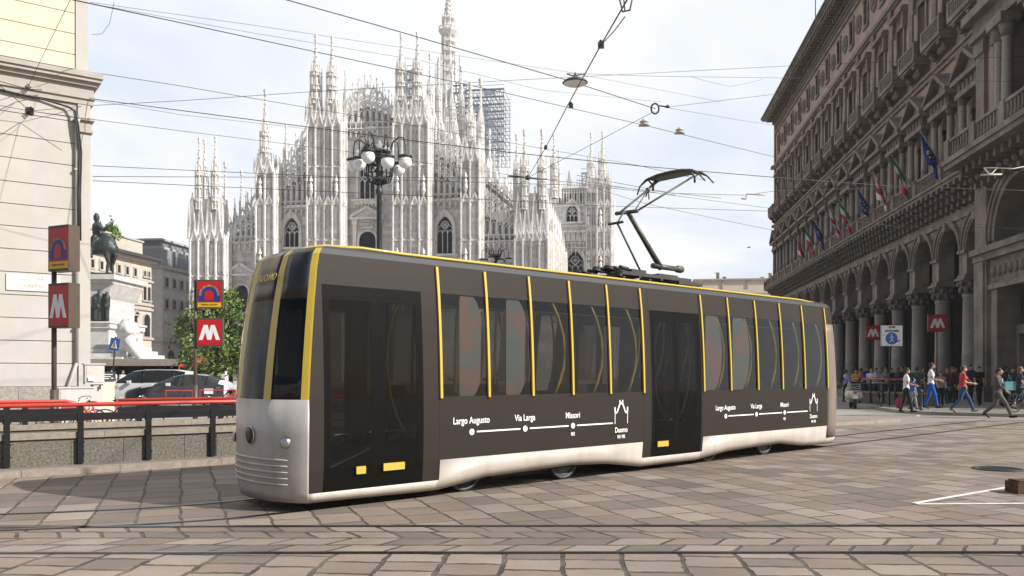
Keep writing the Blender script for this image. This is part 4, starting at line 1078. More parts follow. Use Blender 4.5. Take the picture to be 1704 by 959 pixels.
scaffold(968,982,288,325,50,56,'small scaffold on the transept roof edge at the right',2,2)
# ================================================================== arcaded palace on the right
PA=atan2(1.,.1343)            # local x runs away from the camera, local y points to the square
X0P=19.2
por=thing('arcade_palace','long dark stone palace with ground floor arcade, balconies and flags, right side of the square','palace',(X0P,0,0),PA)
LXY=sqrt(1+.1343**2)
M['pst']=mk('palace_stone',(.30,.245,.2),.8,var=.24,scale=.7,bump=.4,bscale=9,streak=((.12,.1,.09),1.4,.5),dirt=((.085,.07,.06),.6,.65))
M['pst2']=mk('palace_carved',(.21,.175,.145),.8,var=.22,scale=3,bump=.6,bscale=14,dirt=((.08,.07,.06),1.2,.6))
M['ppink']=mk('palace_pink_wall',(.46,.345,.28),.85,var=.1,scale=.8,bump=.2,bscale=12,streak=((.2,.15,.13),1.,.45),blocks=(1.4,.5,.012,.8,.12))
M['pcol']=mk('palace_granite_column',(.33,.285,.25),.65,var=.15,scale=9,bump=.15,bscale=40,streak=((.16,.14,.12),2,.4))
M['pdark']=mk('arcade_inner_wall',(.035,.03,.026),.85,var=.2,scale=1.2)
M['pglass']=mk('palace_window_pane',(.05,.055,.06),.12,var=.3,scale=.6)
M['shut']=mk('window_frame_wood',(.13,.11,.095),.6,var=.1)
M['gutter']=mk('copper_gutter',(.035,.05,.042),.6,var=.2,scale=2)
PM=[M['pst'],M['pst2'],M['ppink'],M['pglass'],M['shut'],M['pcol'],M['pdark'],M['gutter']]
BW=4.23*LXY
def bx(n): return (10.8+n)*BW      # local x of bay centre n
NB=15
def pinst(srcs,n):
    for s_ in srcs: inst(s_,(bx(n),0,0),por)
def hide_src(o): return o
# --- bay modules (origin at bay centre)
def bay_arch():
    mb=MB(); hb=BW/2
    arch_panel(mb,-hb,hb,6.95,10.35,0,3.2,8.5,-.9,0,'round',16,1.)
    mb.cur=0; arch_ring(mb,0,8.5,3.2,.14,0,.06,'round',20); arch_ring(mb,0,8.5,3.5,.2,0,.12,'round',20); arch_ring(mb,0,8.5,3.98,.1,0,.2,'round',20)
    for sg in(-1,1):
        mb.box(sg*hb-.54 if sg>0 else -hb,hb if sg>0 else -hb+.54,-.0,.14,8.35,8.55); mb.box(sg*hb-.56 if sg>0 else -hb,hb if sg>0 else -hb+.56,0,.10,6.95,7.15)
        mb.cur=1
        mb.prism([(sg*hb,9.3),(sg*(hb-.45),10.05),(sg*hb,10.1)] if sg<0 else [(hb,9.3),(hb,10.1),(hb-.45,10.05)],0,.05); mb.cur=0
    mb.box(-.22,.22,0,.3,9.95,10.4)   # keystone
    return mb
def column():
    mb=MB(); mb.cur=5
    mb.box(-.68,.68,-1.1,.2,0,.35); mb.lathe([(.66,0),(.68,.1),(.6,.2),(.55,.25),(.56,.35),(.5,.42),(.5,.45),(.48,2.2),(.49,2.25),(.47,2.3),(.43,5.5),(.47,5.55),(.47,5.65),(.42,5.7)],0,-.45,20,.35)
    mb.cur=1; mb.lathe([(.42,0),(.5,.12),(.46,.3),(.6,.5),(.5,.62),(.66,.9),(.7,.95)],0,-.45,12,5.95)
    for i in range(8):
        a=2*pi*i/8; mb.ball((.56*cos(a),-.45+.56*sin(a),6.25),.15,6,4,1,1,1.3); mb.ball((.64*cos(a+.4),-.45+.64*sin(a+.4),6.6),.14,6,4,1,1,1.2)
    mb.cur=0; mb.box(-.72,.72,-1.15,.22,6.83,6.97); mb.box(-.56,.56,-.9,.02,6.97,7.2)
    return mb
def console_band():
    mb=MB(); hb=BW/2
    mb.box(-hb,hb,-.9,.16,10.35,10.7); mb.box(-hb,hb,-.9,0.0,10.7,12.15); mb.box(-hb,hb,0,.1,10.7,10.8)
    mb.cur=1
    for i in range(5):
        x=-hb+(i+.5)*BW/5; mb.prism([(x-.14,10.95),(x+.14,10.95),(x+.17,12.1),(x-.17,12.1)],0,.45)
        for (y,z0,z1) in ((.45,11.3,12.1),(.75,11.6,12.1),(1.0,11.85,12.1)): mb.box(x-.15,x+.15,y-.02,y+.28,z0,z1)
        mb.ball((x,.62,11.35),.15,6,5)
    return mb
def balcony_rail(x0,x1,y0,y1,z,h,step=.33):
    mb=MB(); mb.box(x0,x1,y0,y1,z,z+.12); mb.box(x0-.02,x1+.02,y0-.03,y1+.03,z+h-.14,z+h)
    n=int((x1-x0)/step); ym=(y0+y1)/2
    for i in range(n):
        x=x0+(i+.5)*(x1-x0)/n; mb.lathe([(.05,0),(.1,.12),(.06,.28),(.05,.42),(.08,h-.26)],x,ym,6,z+.12)
    return mb
def slab_mod():
    mb=MB(); hb=BW/2; mb.box(-hb,hb,0,1.25,12.12,12.3); mb.box(-hb,hb,0,1.36,12.3,12.42); return mb
def rail_mod():
    mb=balcony_rail(-BW/2+.3,BW/2-.3,1.08,1.24,12.42,.95); 
    mb.box(-BW/2-.3,-BW/2+.3,1.02,1.30,12.42,13.40); mb.box(-BW/2-.34,-BW/2+.34,.98,1.34,13.30,13.42); return mb
def first_window():
    mb=MB()
    # arched opening
    hb=BW/2; mb.cur=2
    arch_panel(mb,-hb,hb,12.3,20.3,0,1.5,16.2,-.5,0,'round',12)
    mb.cur=0
    arch_ring(mb,0,16.2,1.5,.14,-.1,.07,'round',14,1.,leg=3.8)
    mb.box(-.95,-.75,-.2,.12,15.9,16.2); mb.box(.75,.95,-.2,.12,15.9,16.2)
    for sg in(-1,1):
        x=sg*1.22; mb.cur=0; mb.box(x-.3,x+.3,0,.62,12.42,13.3); mb.cur=5; mb.lathe([(.25,0),(.24,.1),(.2,.15),(.2,1.),(.22,1.02),(.22,1.1),(.2,1.12),(.17,3.1),(.2,3.15)],x,.34,10,13.3)
        mb.cur=1; mb.lathe([(.18,0),(.26,.25),(.3,.4)],x,.34,8,16.45); mb.cur=0
    mb.cur=0; mb.box(-1.6,1.6,0,.66,16.85,17.15); mb.cur=1; mb.box(-1.5,1.5,0,.56,17.15,17.65); 
    for i in range(5): mb.box(-1.3+i*.56,-1.1+i*.56,.56,.62,17.22,17.58)
    mb.cur=0; mb.box(-1.8,1.8,0,.85,17.65,17.9)
    mb.prism([(-1.5,17.9),(1.5,17.9),(0,18.95)],0,.4); mb.bar(-1.85,17.95,0,19.25,.22,0,.9); mb.bar(1.85,17.95,0,19.25,.22,0,.9)
    mb.cur=0
    for x in (-hb,): mb.box(x-.36,x+.36,0,.16,12.42,19.8); mb.box(x-.44,x+.44,0,.26,19.3,19.8); mb.box(x-.44,x+.44,0,.3,12.42,13.3)
    mb.box(-hb,hb,-.5,.3,20.1,20.32); mb.box(-hb,hb,-.5,.18,19.85,20.1)
    return mb
def pane1():
    mb=MB(); mb.cur=3; mb.prism([(-.75,12.4),(.75,12.4)]+[(a,16.2+b) for a,b in arch_pts(1.5,'round',10)[::-1]],-.42,-.38)
    mb.cur=4
    mb.box(-.04,.04,-.38,-.30,12.5,16.9); mb.box(-.7,.7,-.38,-.31,15.0,15.12); mb.box(-.7,.7,-.38,-.32,13.7,13.76); return mb
def second_floor():
    mb=MB(); hb=BW/2; mb.cur=2
    mb.box(-hb,-.65,-.5,0,20.3,27.9); mb.box(.65,hb,-.5,0,20.3,27.9); mb.box(-.65,.65,-.5,0,25.4,27.9); mb.box(-.65,.65,-.5,0,20.3,21.3)
    mb.cur=0
    for (x0,x1) in ((-.95,-.65),(.65,.95)): mb.box(x0,x1,-.1,.14,21.4,25.4)
    mb.box(-.95,.95,-.1,.14,25.4,25.7); mb.cur=1; mb.box(-.9,.9,0,.1,25.7,26.2); mb.cur=0
    for sg in(-1,1): mb.prism([(sg*1.08-.12,25.1),(sg*1.08+.12,25.1),(sg*1.08+.14,26.2),(sg*1.08-.14,26.2)],0,.34)
    mb.box(-1.35,1.35,0,.5,26.2,26.42); mb.box(-1.25,1.25,0,.38,26.42,26.62)
    # pilaster between windows
    mb.box(-hb-.34,-hb+.34,0,.12,21.2,27.5); mb.cur=1; mb.box(-hb-.4,-hb+.4,0,.22,26.8,27.5); mb.cur=0; mb.box(-hb-.4,-hb+.4,0,.2,21.2,21.7)
    mb.box(-hb,hb,-.5,.34,27.6,27.95); mb.box(-hb,hb,0,.2,27.45,27.6)
    return mb
def pane2():
    mb=MB(); mb.cur=3; mb.box(-.65,.65,-.42,-.36,21.3,25.4); mb.cur=4; mb.box(-.04,.04,-.36,-.28,21.4,25.4); mb.box(-.65,.65,-.36,-.29,24.2,24.3); mb.box(-.65,-.58,-.36,-.28,21.4,25.4); mb.box(.58,.65,-.36,-.28,21.4,25.4); return mb
def small_balcony():
    mb=balcony_rail(-1.35,1.35,.92,1.04,21.38,.95,.3); 
    mb.box(-1.5,1.5,0,1.1,21.15,21.4); mb.box(-1.4,1.4,0,.98,21.0,21.15)
    for sg in(-1,1):
        mb.box(sg*1.42-.14,sg*1.42+.14,.86,1.1,21.4,22.36); mb.box(sg*1.42-.06,sg*1.42+.06,.02,.86,21.4,21.5); mb.box(sg*1.42-.06,sg*1.42+.06,.02,.9,22.2,22.33)
        for k in range(3): mb.lathe([(.05,0),(.09,.12),(.05,.3),(.07,.7)],sg*1.42,.18+k*.25,6,21.5)
    mb.cur=1
    for sg in(-1,1):
        x=sg*.95; mb.prism([(x-.18,20.3),(x+.18,20.3),(x+.2,21.),(x-.2,21.)],0,.35); mb.box(x-.18,x+.18,.3,.7,20.6,21.); mb.box(x-.18,x+.18,.6,.95,20.8,21.)
        mb.ball((x,.5,20.55),.2,6,5)
    mb.ball((0,.35,20.75),.35,8,6,1.4,.8,.7)
    return mb
def third_floor():
    mb=MB(); hb=BW/2; mb.cur=2
    mb.box(-hb,-.45,-.5,0,27.9,32.); mb.box(.45,hb,-.5,0,27.9,32.); mb.box(-.45,.45,-.5,0,31.2,32.); mb.box(-.45,.45,-.5,0,27.9,29.2)
    mb.cur=0
    for sg in(-1,1): mb.box(sg*.57-.12,sg*.57+.12,-.1,.12,29.,31.2)
    mb.box(-.78,.78,-.1,.14,31.2,31.45); mb.box(-.72,.72,-.1,.16,28.95,29.2)
    T=mb.T; mb.T=Matrix.Translation((-hb,.0,30.1))@Matrix.Rotation(-pi/2,4,'X'); mb.cur=1
    mb.lathe([(.3,0),(.3,.06),(.62,.06),(.68,.14),(.76,.06),(.76,0)],0,0,16); mb.ball((0,0,.02),.3,10,6,1,1,.6); mb.T=T
    mb.cur=1; mb.box(-hb,hb,-.5,.06,32.,32.9)
    for i in range(10): x=-hb+(i+.5)*BW/10; mb.ball((x,.07,32.45),.15,6,5)
    mb.cur=0; mb.box(-hb,hb,-.5,.2,31.85,32.05); mb.box(-hb,hb,-.5,.24,32.85,33.0)
    return mb
def pane3():
    mb=MB(); mb.cur=3; mb.box(-.45,.45,-.42,-.36,29.2,31.2); mb.cur=4; mb.box(-.03,.03,-.36,-.3,29.2,31.2); mb.box(-.45,.45,-.36,-.3,30.4,30.47); return mb
def cornice():
    mb=MB(); hb=BW/2; mb.cur=1
    for i in range(6):
        x=-hb+(i+.5)*BW/6; mb.prism([(x-.13,33.0),(x+.13,33.0),(x+.16,33.75),(x-.16,33.75)],.0,.5); mb.box(x-.15,x+.15,.45,1.2,33.35,33.75)
    mb.cur=0; mb.box(-hb,hb,-.5,0.,33.,33.78); mb.box(-hb,hb,-.5,1.35,33.75,34.0); mb.box(-hb,hb,-.5,1.5,34.0,34.18); mb.cur=7; mb.box(-hb,hb,-.5,1.62,34.18,34.4); return mb
mods=[('arcade_arch',bay_arch),('console_row',console_band),('balcony_slab',slab_mod),('balcony_balustrade',rail_mod),('first_floor_window',first_window),('second_floor_window',second_floor),('window_balcony',small_balcony),('attic_window',third_floor),('cornice',cornice)]
panes={'first_floor_window':pane1,'second_floor_window':pane2,'attic_window':pane3}
for nm,fn in mods:
    me=fn().mesh(nm,PM); pm=panes[nm]().mesh('pane',PM) if nm in panes else None
    for n in range(NB):
        o=bpy.data.objects.new(nm,me); COL.objects.link(o); o.parent=por; o.location=(bx(n),0,0)
        if pm: p=bpy.data.objects.new('pane',pm); COL.objects.link(p); p.parent=o
me=column().mesh('column',PM)
for n in range(-1,NB):
    o=bpy.data.objects.new('column',me); COL.objects.link(o); o.parent=por; o.location=(bx(n+.5),0,0)
# body, end wall, interior of the arcade
XE=bx(NB-.5); XS=bx(-.5)
mb=MB()
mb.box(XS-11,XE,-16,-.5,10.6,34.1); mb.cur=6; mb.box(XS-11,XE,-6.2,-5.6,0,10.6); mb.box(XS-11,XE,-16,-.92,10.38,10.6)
mb.cur=0; mb.box(XE,XE+.6,-16,.15,0,34.0); mb.box(XE-.3,XE+1.6,-16,1.5,34.0,34.2); mb.cur=7; mb.box(XE-.3,XE+1.75,-16,1.62,34.2,34.42)
mb.cur=0; mb.box(XE,XE+1.3,-16,1.3,12.12,12.42); mb.box(XE,XE+.9,-16,.4,20.1,20.4); mb.box(XE,XE+1.,-16,.5,27.6,27.95)
for z0,z1 in ((12.42,13.3),): mb.box(XE+1.1,XE+1.3,-16,1.3,z0,z1)
mb.build('palace_body',PM,por)
me=MB()
for nm in(0,):
    mb=MB(); mb.cur=6
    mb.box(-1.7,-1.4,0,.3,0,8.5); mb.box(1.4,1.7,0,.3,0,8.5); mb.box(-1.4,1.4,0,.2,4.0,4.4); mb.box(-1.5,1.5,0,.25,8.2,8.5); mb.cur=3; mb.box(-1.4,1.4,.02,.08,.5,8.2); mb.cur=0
    mb.box(-1.7,1.7,0,.35,0,.5)
    sm_=mb.mesh('shop_front',PM)
for n in range(NB):
    o=bpy.data.objects.new('shop_front',sm_); COL.objects.link(o); o.parent=por; o.location=(bx(n),-5.6,0)
# inner cross arches seen through the openings
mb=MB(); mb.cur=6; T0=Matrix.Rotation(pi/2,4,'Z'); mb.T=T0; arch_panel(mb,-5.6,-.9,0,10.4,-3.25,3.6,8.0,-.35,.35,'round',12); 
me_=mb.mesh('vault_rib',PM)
for n in range(NB):
    o=bpy.data.objects.new('vault_rib',me_); COL.objects.link(o); o.parent=por; o.location=(bx(n+.5),0,0)
# --- corner pavilion, nearer bay with a bigger arch
PX1=XS; PW=10.6; PX0=PX1-PW; yo=.75; pc=PX1-1.2-3.35
mb=MB()
arch_panel(mb,PX0,PX1,7.9,12.1,pc,5.5,8.2,-.9,yo,'round',20)
arch_ring(mb,pc,8.2,5.5,.3,yo,yo+.08,'round',24); arch_ring(mb,pc,8.2,6.1,.22,yo,yo+.18,'round',24); arch_ring(mb,pc,8.2,6.54,.12,yo,yo+.28,'round',24)
mb.box(PX1-1.35,PX1+.05,-.9,yo+.25,0,12.1); mb.box(PX1-1.2,PX1-.1,yo+.25,yo+.36,.9,7.2); mb.box(PX1-1.45,PX1+.12,-.9,yo+.4,0,.9)
mb.box(PX0,PX0+2.6,-.9,yo+.25,0,12.1)
mb.box(PX0,PX1+.12,-.9,yo+.34,7.25,7.6); mb.box(PX0,PX1+.2,-.9,yo+.5,7.6,7.9)
mb.cur=1; mb.box(PX0,PX1-1.35,-.4,yo+.1,6.0,7.25)
for i in range(9): mb.ball((PX1-1.9-i*.6,yo+.1,6.6),.26,7,5,1,.5,1.1)
mb.cur=0; mb.box(PX0,PX1-1.35,-.5,yo+.2,5.75,6.)
mb.box(PX1-2.1,PX1-1.35,-.5,yo+.05,0,5.75); 
mb.cur=6; mb.box(PX0,PX1-2.1,-.9,-.3,3.9,5.75); mb.box(PX0,PX1,-1.2,-.9,0,12)
mb.cur=0; mb.box(PX0,PX1-2.1,-.4,-.1,3.5,3.95); mb.box(PX0,PX1-2.1,-.4,-.15,0,.6)
for x in (PX1-2.2,PX1-3.25,PX1-4.3,PX1-5.4): mb.box(x-.13,x+.13,-.5,-.12,.6,3.5)
mb.cur=3; mb.box(PX0,PX1-2.1,-.9,-.5,.6,3.5)
mb.cur=1
for i in range(13): x=PX0+.4+i*.8; mb.prism([(x-.14,11.0),(x+.14,11.),(x+.17,12.1),(x-.17,12.1)],yo,yo+.5); mb.box(x-.15,x+.15,yo+.4,yo+1.2,11.7,12.1); mb.ball((x,yo+.6,11.45),.2,6,5)
mb.build('corner_pavilion_base',PM,por)
mb=MB(); mb.cur=3
mb.box(PX1-2.95,PX1-2.4,-.48,-.45,.9,2.9)
M['litposter']=mk('pale_poster',(.55,.58,.5),.5,var=.2,scale=6)  # pale panels: brightness of the lit shop windows put into the colour
for x in (PX1-2.72,PX1-3.78,PX1-4.85):
    m2=MB(); m2.box(x-.3,x+.3,-.44,-.42,1.35,2.95); m2.build('window_poster',M['litposter'],por)
mb=balcony_rail(PX0,PX1-.2,yo+1.5,yo+1.66,12.62,1.,.34); mb.box(PX0,PX1+.1,0,yo+1.75,12.1,12.35); mb.box(PX0,PX1+.2,0,yo+1.86,12.35,12.62)
for x in (PX1-.15,PX1-3.4,PX1-6.6): mb.box(x-.3,x+.3,yo+1.42,yo+1.75,12.62,13.66)
for k in range(5): mb.lathe([(.05,0),(.1,.12),(.06,.3),(.07,.8)],PX1-.1,yo+.1+k*.28,6,12.7)
mb.box(PX1-.2,PX1,0,yo+1.6,13.5,13.64)
mb.build('pavilion_balcony',PM,por)
mb=MB(); mb.cur=2
arch_panel(mb,PX0,PX1,12.3,34.0,pc-.3,4.4,20.4,-.5,yo,'round',16)
mb.cur=0
mb.box(PX0,PX1+.15,-.5,yo+.3,33.75,34.0); mb.box(PX0,PX1+.3,-.5,yo+1.4,34.0,34.2); mb.cur=7; mb.box(PX0,PX1+.3,-.5,yo+1.6,34.2,34.42); mb.cur=0
arch_ring(mb,pc-.3,20.4,4.4,.35,yo,yo+.12,'round',18); arch_ring(mb,pc-.3,20.4,5.1,.25,yo,yo+.25,'round',18)
for (a,b,yy) in ((PX1-.95,PX1+.04,.2),(PX1-2.35,PX1-1.75,.1)):
    mb.box(a,b,-.1,yo+yy,12.62,18.6); mb.box(a-.1,b+.1,-.1,yo+yy+.1,17.9,18.6); mb.box(a-.06,b+.06,-.1,yo+yy+.08,12.62,13.6)
mb.box(PX0,PX1+.1,-.1,yo+.55,18.6,18.9); mb.cur=1; mb.box(PX0,PX1+.06,-.1,yo+.4,18.9,19.6); mb.cur=0; mb.box(PX0,PX1+.3,-.1,yo+.85,19.6,20.05)
for (a,b) in ((PX1-.95,PX1+.04),): mb.box(a,b,-.1,yo+.16,20.05,33.7); mb.box(a-.1,b+.1,-.1,yo+.3,26.6,27.4)
mb.box(PX0,PX1+.1,-.1,yo+.35,27.6,27.95)
mb.cur=5
for x in (PX1-3.1,PX1-3.9,PX1-6.4):
    mb.cur=0; mb.box(x-.36,x+.36,yo-.1,yo+.75,12.62,13.5); mb.cur=5; mb.lathe([(.32,0),(.3,.15),(.26,.2),(.22,3.9),(.26,4.)],x,yo+.34,12,13.5); mb.cur=1; mb.lathe([(.23,0),(.33,.35),(.4,.65)],x,yo+.34,10,17.5)
    mb.cur=0; mb.box(x-.42,x+.42,yo-.1,yo+.8,18.15,18.6)
mb.cur=3; mb.box(pc-2.5,pc+1.9,-.5,-.4,12.4,22.6); mb.cur=4
for q in (-1.4,0,1.4): mb.box(pc-.3+q-.08,pc-.3+q+.08,-.4,-.25,12.6,22)
mb.box(pc-2.5,pc+1.9,-.4,-.25,16.8,17.1)
mb.build('corner_pavilion_upper',PM,por)
# roof aerial
mb=MB(); q=bx(8.6); mb.tube([(q,0.6,34.3),(q,.6,47.5)],[.05,.025],6); mb.tube([(q-.4,.6,45),(q+.4,.6,45)],.02,4); mb.build('roof_aerial',M['black'],por)
# pavilion sign with the house number on the far pilaster
# --- flags on the first floor balcony
M['fgreen']=mk('flag_green',(.02,.24,.06),.8,var=.1); M['fwhite']=mk('flag_white',(.7,.7,.7),.8,var=.04); M['fred']=mk('flag_red',(.5,.02,.03),.8,var=.08); M['fblue']=mk('flag_blue',(.015,.03,.25),.8,var=.08); M['fyel']=mk('flag_yellow',(.7,.5,.03),.8)
FM=[M['fgreen'],M['fwhite'],M['fred'],M['fblue'],M['fyel']]
M['pole']=mk('flag_pole',(.3,.29,.27),.5)
for (px,kind,lab) in ((1572,'eu','blue european flag furled low on its pole, nearest the corner pavilion'),(1520,'it','green white and red flag, second from the corner pavilion'),(1485,'mi','red and white flag hanging third from the corner pavilion'),(1455,'eu','blue flag hanging in the middle of the balcony row'),(1424,'it','green white and red flag hanging just beyond the middle blue flag'),(1405,'mi','white flag with red, between the tricolour and the far blue flag'),(1378,'eu','blue flag third from the far end of the balcony'),(1362,'it','small green flag second from the far end of the balcony'),(1345,'mi','small white and red flag at the far end of the balcony')):
    Y=FXL*(X0P-1.15)/(px-1040); lx=Y*LXY
    base=Vector((X0P,0,0)); d=Vector((cos(PA),sin(PA),0)); nn=Vector((-sin(PA),cos(PA),0))
    bp=base+d*lx+nn*1.2; bp.z=13.3
    ft=thing('flag',lab,'flag',bp,PA,'flags along the palace balcony')
    mb=MB(); tip=Vector((-.15,1.2,1.9)); mb.tube([(0,0,0),tip],[.035,.025],6); mb.ball(tip,.07,6,5); mb.build('flag_pole',M['pole'],ft)
    mb=MB(); nu,nv=9,10; seed=R.random()*6
    W_=1.9; Ht=1.85
    def fp(u,v):
        a=tip*(1-u*.75)          # along the pole from the tip down
        drop=v*Ht*(.75+.25*(1-u))
        return (a.x+.22*sin(u*9+v*3+seed)*v+.1, a.y-.12*v+.14*sin(u*7+seed+v*2)*v-v*.35*(1-u), a.z-drop)
    vs=[fp(i/nu,j/nv) for j in range(nv+1) for i in range(nu+1)]
    for j in range(nv):
        for i in range(nu):
            if kind=='it': mb.cur=0 if j<3 else (1 if j<6 else 2)
            elif kind=='mi': mb.cur=2 if (3<=i<=5 or 4<=j<=6) else 1
            else: mb.cur=3
            mb.add([vs[j*(nu+1)+i],vs[j*(nu+1)+i+1],vs[(j+1)*(nu+1)+i+1],vs[(j+1)*(nu+1)+i]],[(0,1,2,3)])
    if kind=='eu':
        mb.cur=4
        for k in range(12):
            u=.5+.26*cos(2*pi*k/12); v=.5+.2*sin(2*pi*k/12); q=fp(u,v); mb.ball((q[0],q[1]+.03,q[2]),.06,5,4)
            
    weld(mb); mb.sm=[True]*len(mb.f); mb.build('flag_cloth',FM,ft)
# ================================================================== left corner building
WV=Vector((1.391,1.)).normalized(); WN=Vector((WV.y,-WV.x))
c27=P(150,620,27.); WA=atan2(WV.y,WV.x)
M['plaster']=mk('grey_beige_plaster',(.47,.45,.415),.85,var=.05,scale=1.2,bump=.15,bscale=30,streak=((.42,.38,.33),.8,.35),dirt=((.45,.4,.35),.7,.3))
M['cream']=mk('cream_plaster',(.64,.565,.43),.85,var=.03,scale=1.,bump=.1,bscale=30,streak=((.62,.53,.38),.8,.3))
M['trim']=mk('cornice_stone',(.42,.39,.345),.8,var=.08,scale=2,bump=.2,bscale=20,streak=((.34,.3,.26),1.2,.5))
M['base']=mk('rough_base_granite',(.36,.33,.29),.8,var=.2,scale=14,bump=.4,bscale=40,dirt=((.18,.16,.14),2,.5))
M['joint']=mk('dark_joint',(.17,.155,.14),.9)
corner=thing('corner_building','pale plastered corner building with grooved courses and a cornice, left edge of the picture','building',(c27.x,c27.y,0),WA)
LM=[M['plaster'],M['cream'],M['trim'],M['base'],M['joint']]
# local x along the wall, 0 at the corner, negative towards the camera; local -y faces the street
mb=MB(); mb.cur=4; mb.box(-14,-.02,.03,9,0,11.1)
mb.cur=3; z=0
for k in range(9): mb.box(-14+k*1.5+.004,-14+(k+1)*1.5-.004 if k<8 else -.34,-.03,.1,0,1.16)
def wz(py,px=133): return H+(HY-py)/FXL*26.5
zj=[wz(p) for p in (605,568,531,494,457,420,383,347,311,273,236,199)]
zz=[1.16]+zj+[10.15]; zz=[z for z in zz if z<=10.16]
mb.cur=0
for a,b in zip(zz[:-1],zz[1:]):
    x=-14.
    mb.box(-14,-.36,0,.1,a+.012,b-.012)
mb.box(-.34,0,-.06,9,0,9.6); mb.cur=2; mb.box(-.42,.06,-.14,9,9.25,9.35); mb.box(-.38,.02,-.1,9,9.35,9.62); mb.box(-.44,.1,-.2,9,9.62,9.7); mb.cur=0; mb.box(-.36,.0,-.06,9,9.7,10.2)
for k,z in enumerate(zz[1:-1]): mb.cur=4
mb.build('grooved_wall',LM,corner)
mb=MB(); mb.cur=2
for (z0,z1,pr) in ((10.15,10.32,.08),(10.32,10.4,.14),(10.4,10.72,.1),(10.72,10.84,.22),(10.84,10.95,.34),(10.95,11.1,.40),(11.1,11.14,.36)):
    mb.box(-14,.02+pr*.75,-pr,9,z0,z1)
mb.build('cornice',LM,corner)
mb=MB(); mb.cur=4; mb.box(-14,-.10,.2,9,11.14,26)
mb.cur=1; z=11.14; first=True
for zt in [wz(p) for p in (84,49,14,-22,-58,-94,-130,-166,-202,-240)]:
    mb.box(-14,-.42,.14,.24,z+.012,zt-.012); z=zt
mb.cur=0; mb.box(-.40,-.06,.1,9,11.14,26)
mb.build('upper_wall',LM,corner)
M['pipe']=mk('drain_pipe',(.42,.40,.37),.5,var=.06,scale=3)
mb=MB(); mb.tube([(-.40,-.1,1.9),(-.40,-.1,8.9),(-.40,-.16,9.5),(-.3,-.16,9.75)],.055,8)
for z in (3.,5.5,8.): mb.box(-.47,-.33,-.17,0,z,z+.06)
mb.tube([(-.40,-.1,1.9),(-.62,-.14,1.2),(-.86,-.12,0.5),(-.86,-.12,0)],.055,8); mb.build('drain_pipe',M['pipe'],corner)
mb=MB(); pts=[(-3.0,-.09,10.22),(-2.2,-.09,10.14),(-1.4,-.07,10.1),(-.66,-.12,9.98),(-.5,-.2,9.86),(-.42,-.24,9.4),(-.33,-.2,8.6),(-.36,-.18,7.2),(-.35,-.18,5.8)]
mb.tube(pts,.03,6); mb.tube([(a+.05,b-.02,c-.06*k%2*.05) for k,(a,b,c) in enumerate(pts)],.022,6); mb.build('wall_cable',M['wire'],corner)
# marble street name plate
M['plate']=mk('marble_plate',(.66,.64,.6),.5,var=.08,scale=4)
mb=MB(); pa,pb=-2.32,-.86; mb.box(pa,pb,-.04,.0,4.12,4.62); pl=mb.build('street_plate',M['plate'],corner)
text('VIA',pl,(-1.42,-.044,4.5),(pi/2,0,0),.15,M['trim'],'plate_lettering'); text('OREFICI',pl,(-1.58,-.044,4.27),(pi/2,0,0),.15,M['trim'],'plate_lettering')
# wire fixings on the wall
def wallpt(px,py,off=.12):
    r=(px-CX)/FXL; B=Vector((c27.x,c27.y))+WN*off; t=(r*B.y-B.x)/(WV.x-r*WV.y); q=B+WV*t; return Vector((q.x,q.y,H+(HY-py)/FXL*q.y))
for px,py in ((45,148),(50,185)):
    q=wallpt(px,py,.0); lx=(Vector((q.x,q.y))-Vector((c27.x,c27.y))).dot(WV)
    mb=MB(); mb.box(lx-.1,lx+.1,-.06,0,q.z-.1,q.z+.1); mb.tube([(lx,0,q.z),(lx,-.22,q.z)],.025,6); mb.tube([(lx-.07,-.22,q.z),(lx,-.22,q.z-.08),(lx+.07,-.22,q.z),(lx,-.22,q.z+.08)],.02,5,True); mb.build('wire_anchor',M['black'],corner)
# ------------------------------------------------ service cabinets
M['cab']=mk('grey_cabinet',(.52,.50,.46),.6,var=.05,scale=2,dirt=((.35,.32,.28),3,.4))
def cabinet(px,Y,w,d,h,label,rz=WA,legs=0):
    q=P(px,620,Y); t=thing('utility_cabinet',label,'cabinet',(q.x,q.y,0),rz); mb=MB()
    mb.box(-w/2,w/2,-d/2,d/2,legs,h-.04); mb.box(-w/2-.03,w/2+.03,-d/2-.03,d/2+.03,h-.04,h); mb.build('case',M['cab'],t)
    mb=MB(); mb.box(-w/2+.04,w/2-.04,-d/2-.012,-d/2,legs+.06,h-.09); mb.build('door',M['cab'],t)
    mb=MB(); mb.box(w/2-.14,w/2-.1,-d/2-.03,-d/2-.012,h*.6,h*.6+.12); mb.build('handle',M['black'],t)
    return t
cabinet(126,23.4,.86,.34,1.2,'low grey steel cabinet against the wall foot behind the first metro sign')
t=cabinet(156,24.2,.5,.36,1.86,'upright grey box cabinet raised on a plinth at the building corner',legs=1.26)
mb=MB(); mb.box(-.02,.22,-.14,.14,0,1.26); mb.build('plinth',M['cab'],t); mb=MB(); mb.box(-.18,-.02,-.24,-.18,1.36,1.46); mb.build('lock_box',M['signwhite'],t)
q=P(178,620,25.); t=thing('ticket_pillar','beige square pillar with a small dark notice beside the grey box cabinet','pillar',(q.x,q.y,0),WA)
mb=MB(); mb.box(-.2,.18,-.15,.15,0,1.6); mb.build('shaft',mk('beige_panel',(.62,.57,.47),.7,var=.04),t)
mb=MB(); mb.box(-.14,.2,-.2,-.15,1.36,1.62); nb=mb.build('notice',mk('dark_notice',(.04,.05,.06),.4),t)
mb=MB(); 
for k in range(3): mb.box(-.1,.02+.05*k,-.204,-.2,1.41+.06*k,1.43+.06*k); mb.box(.06,.15,-.204,-.2,1.41,1.45)
mb.build('notice_print',M['signwhite'],nb)
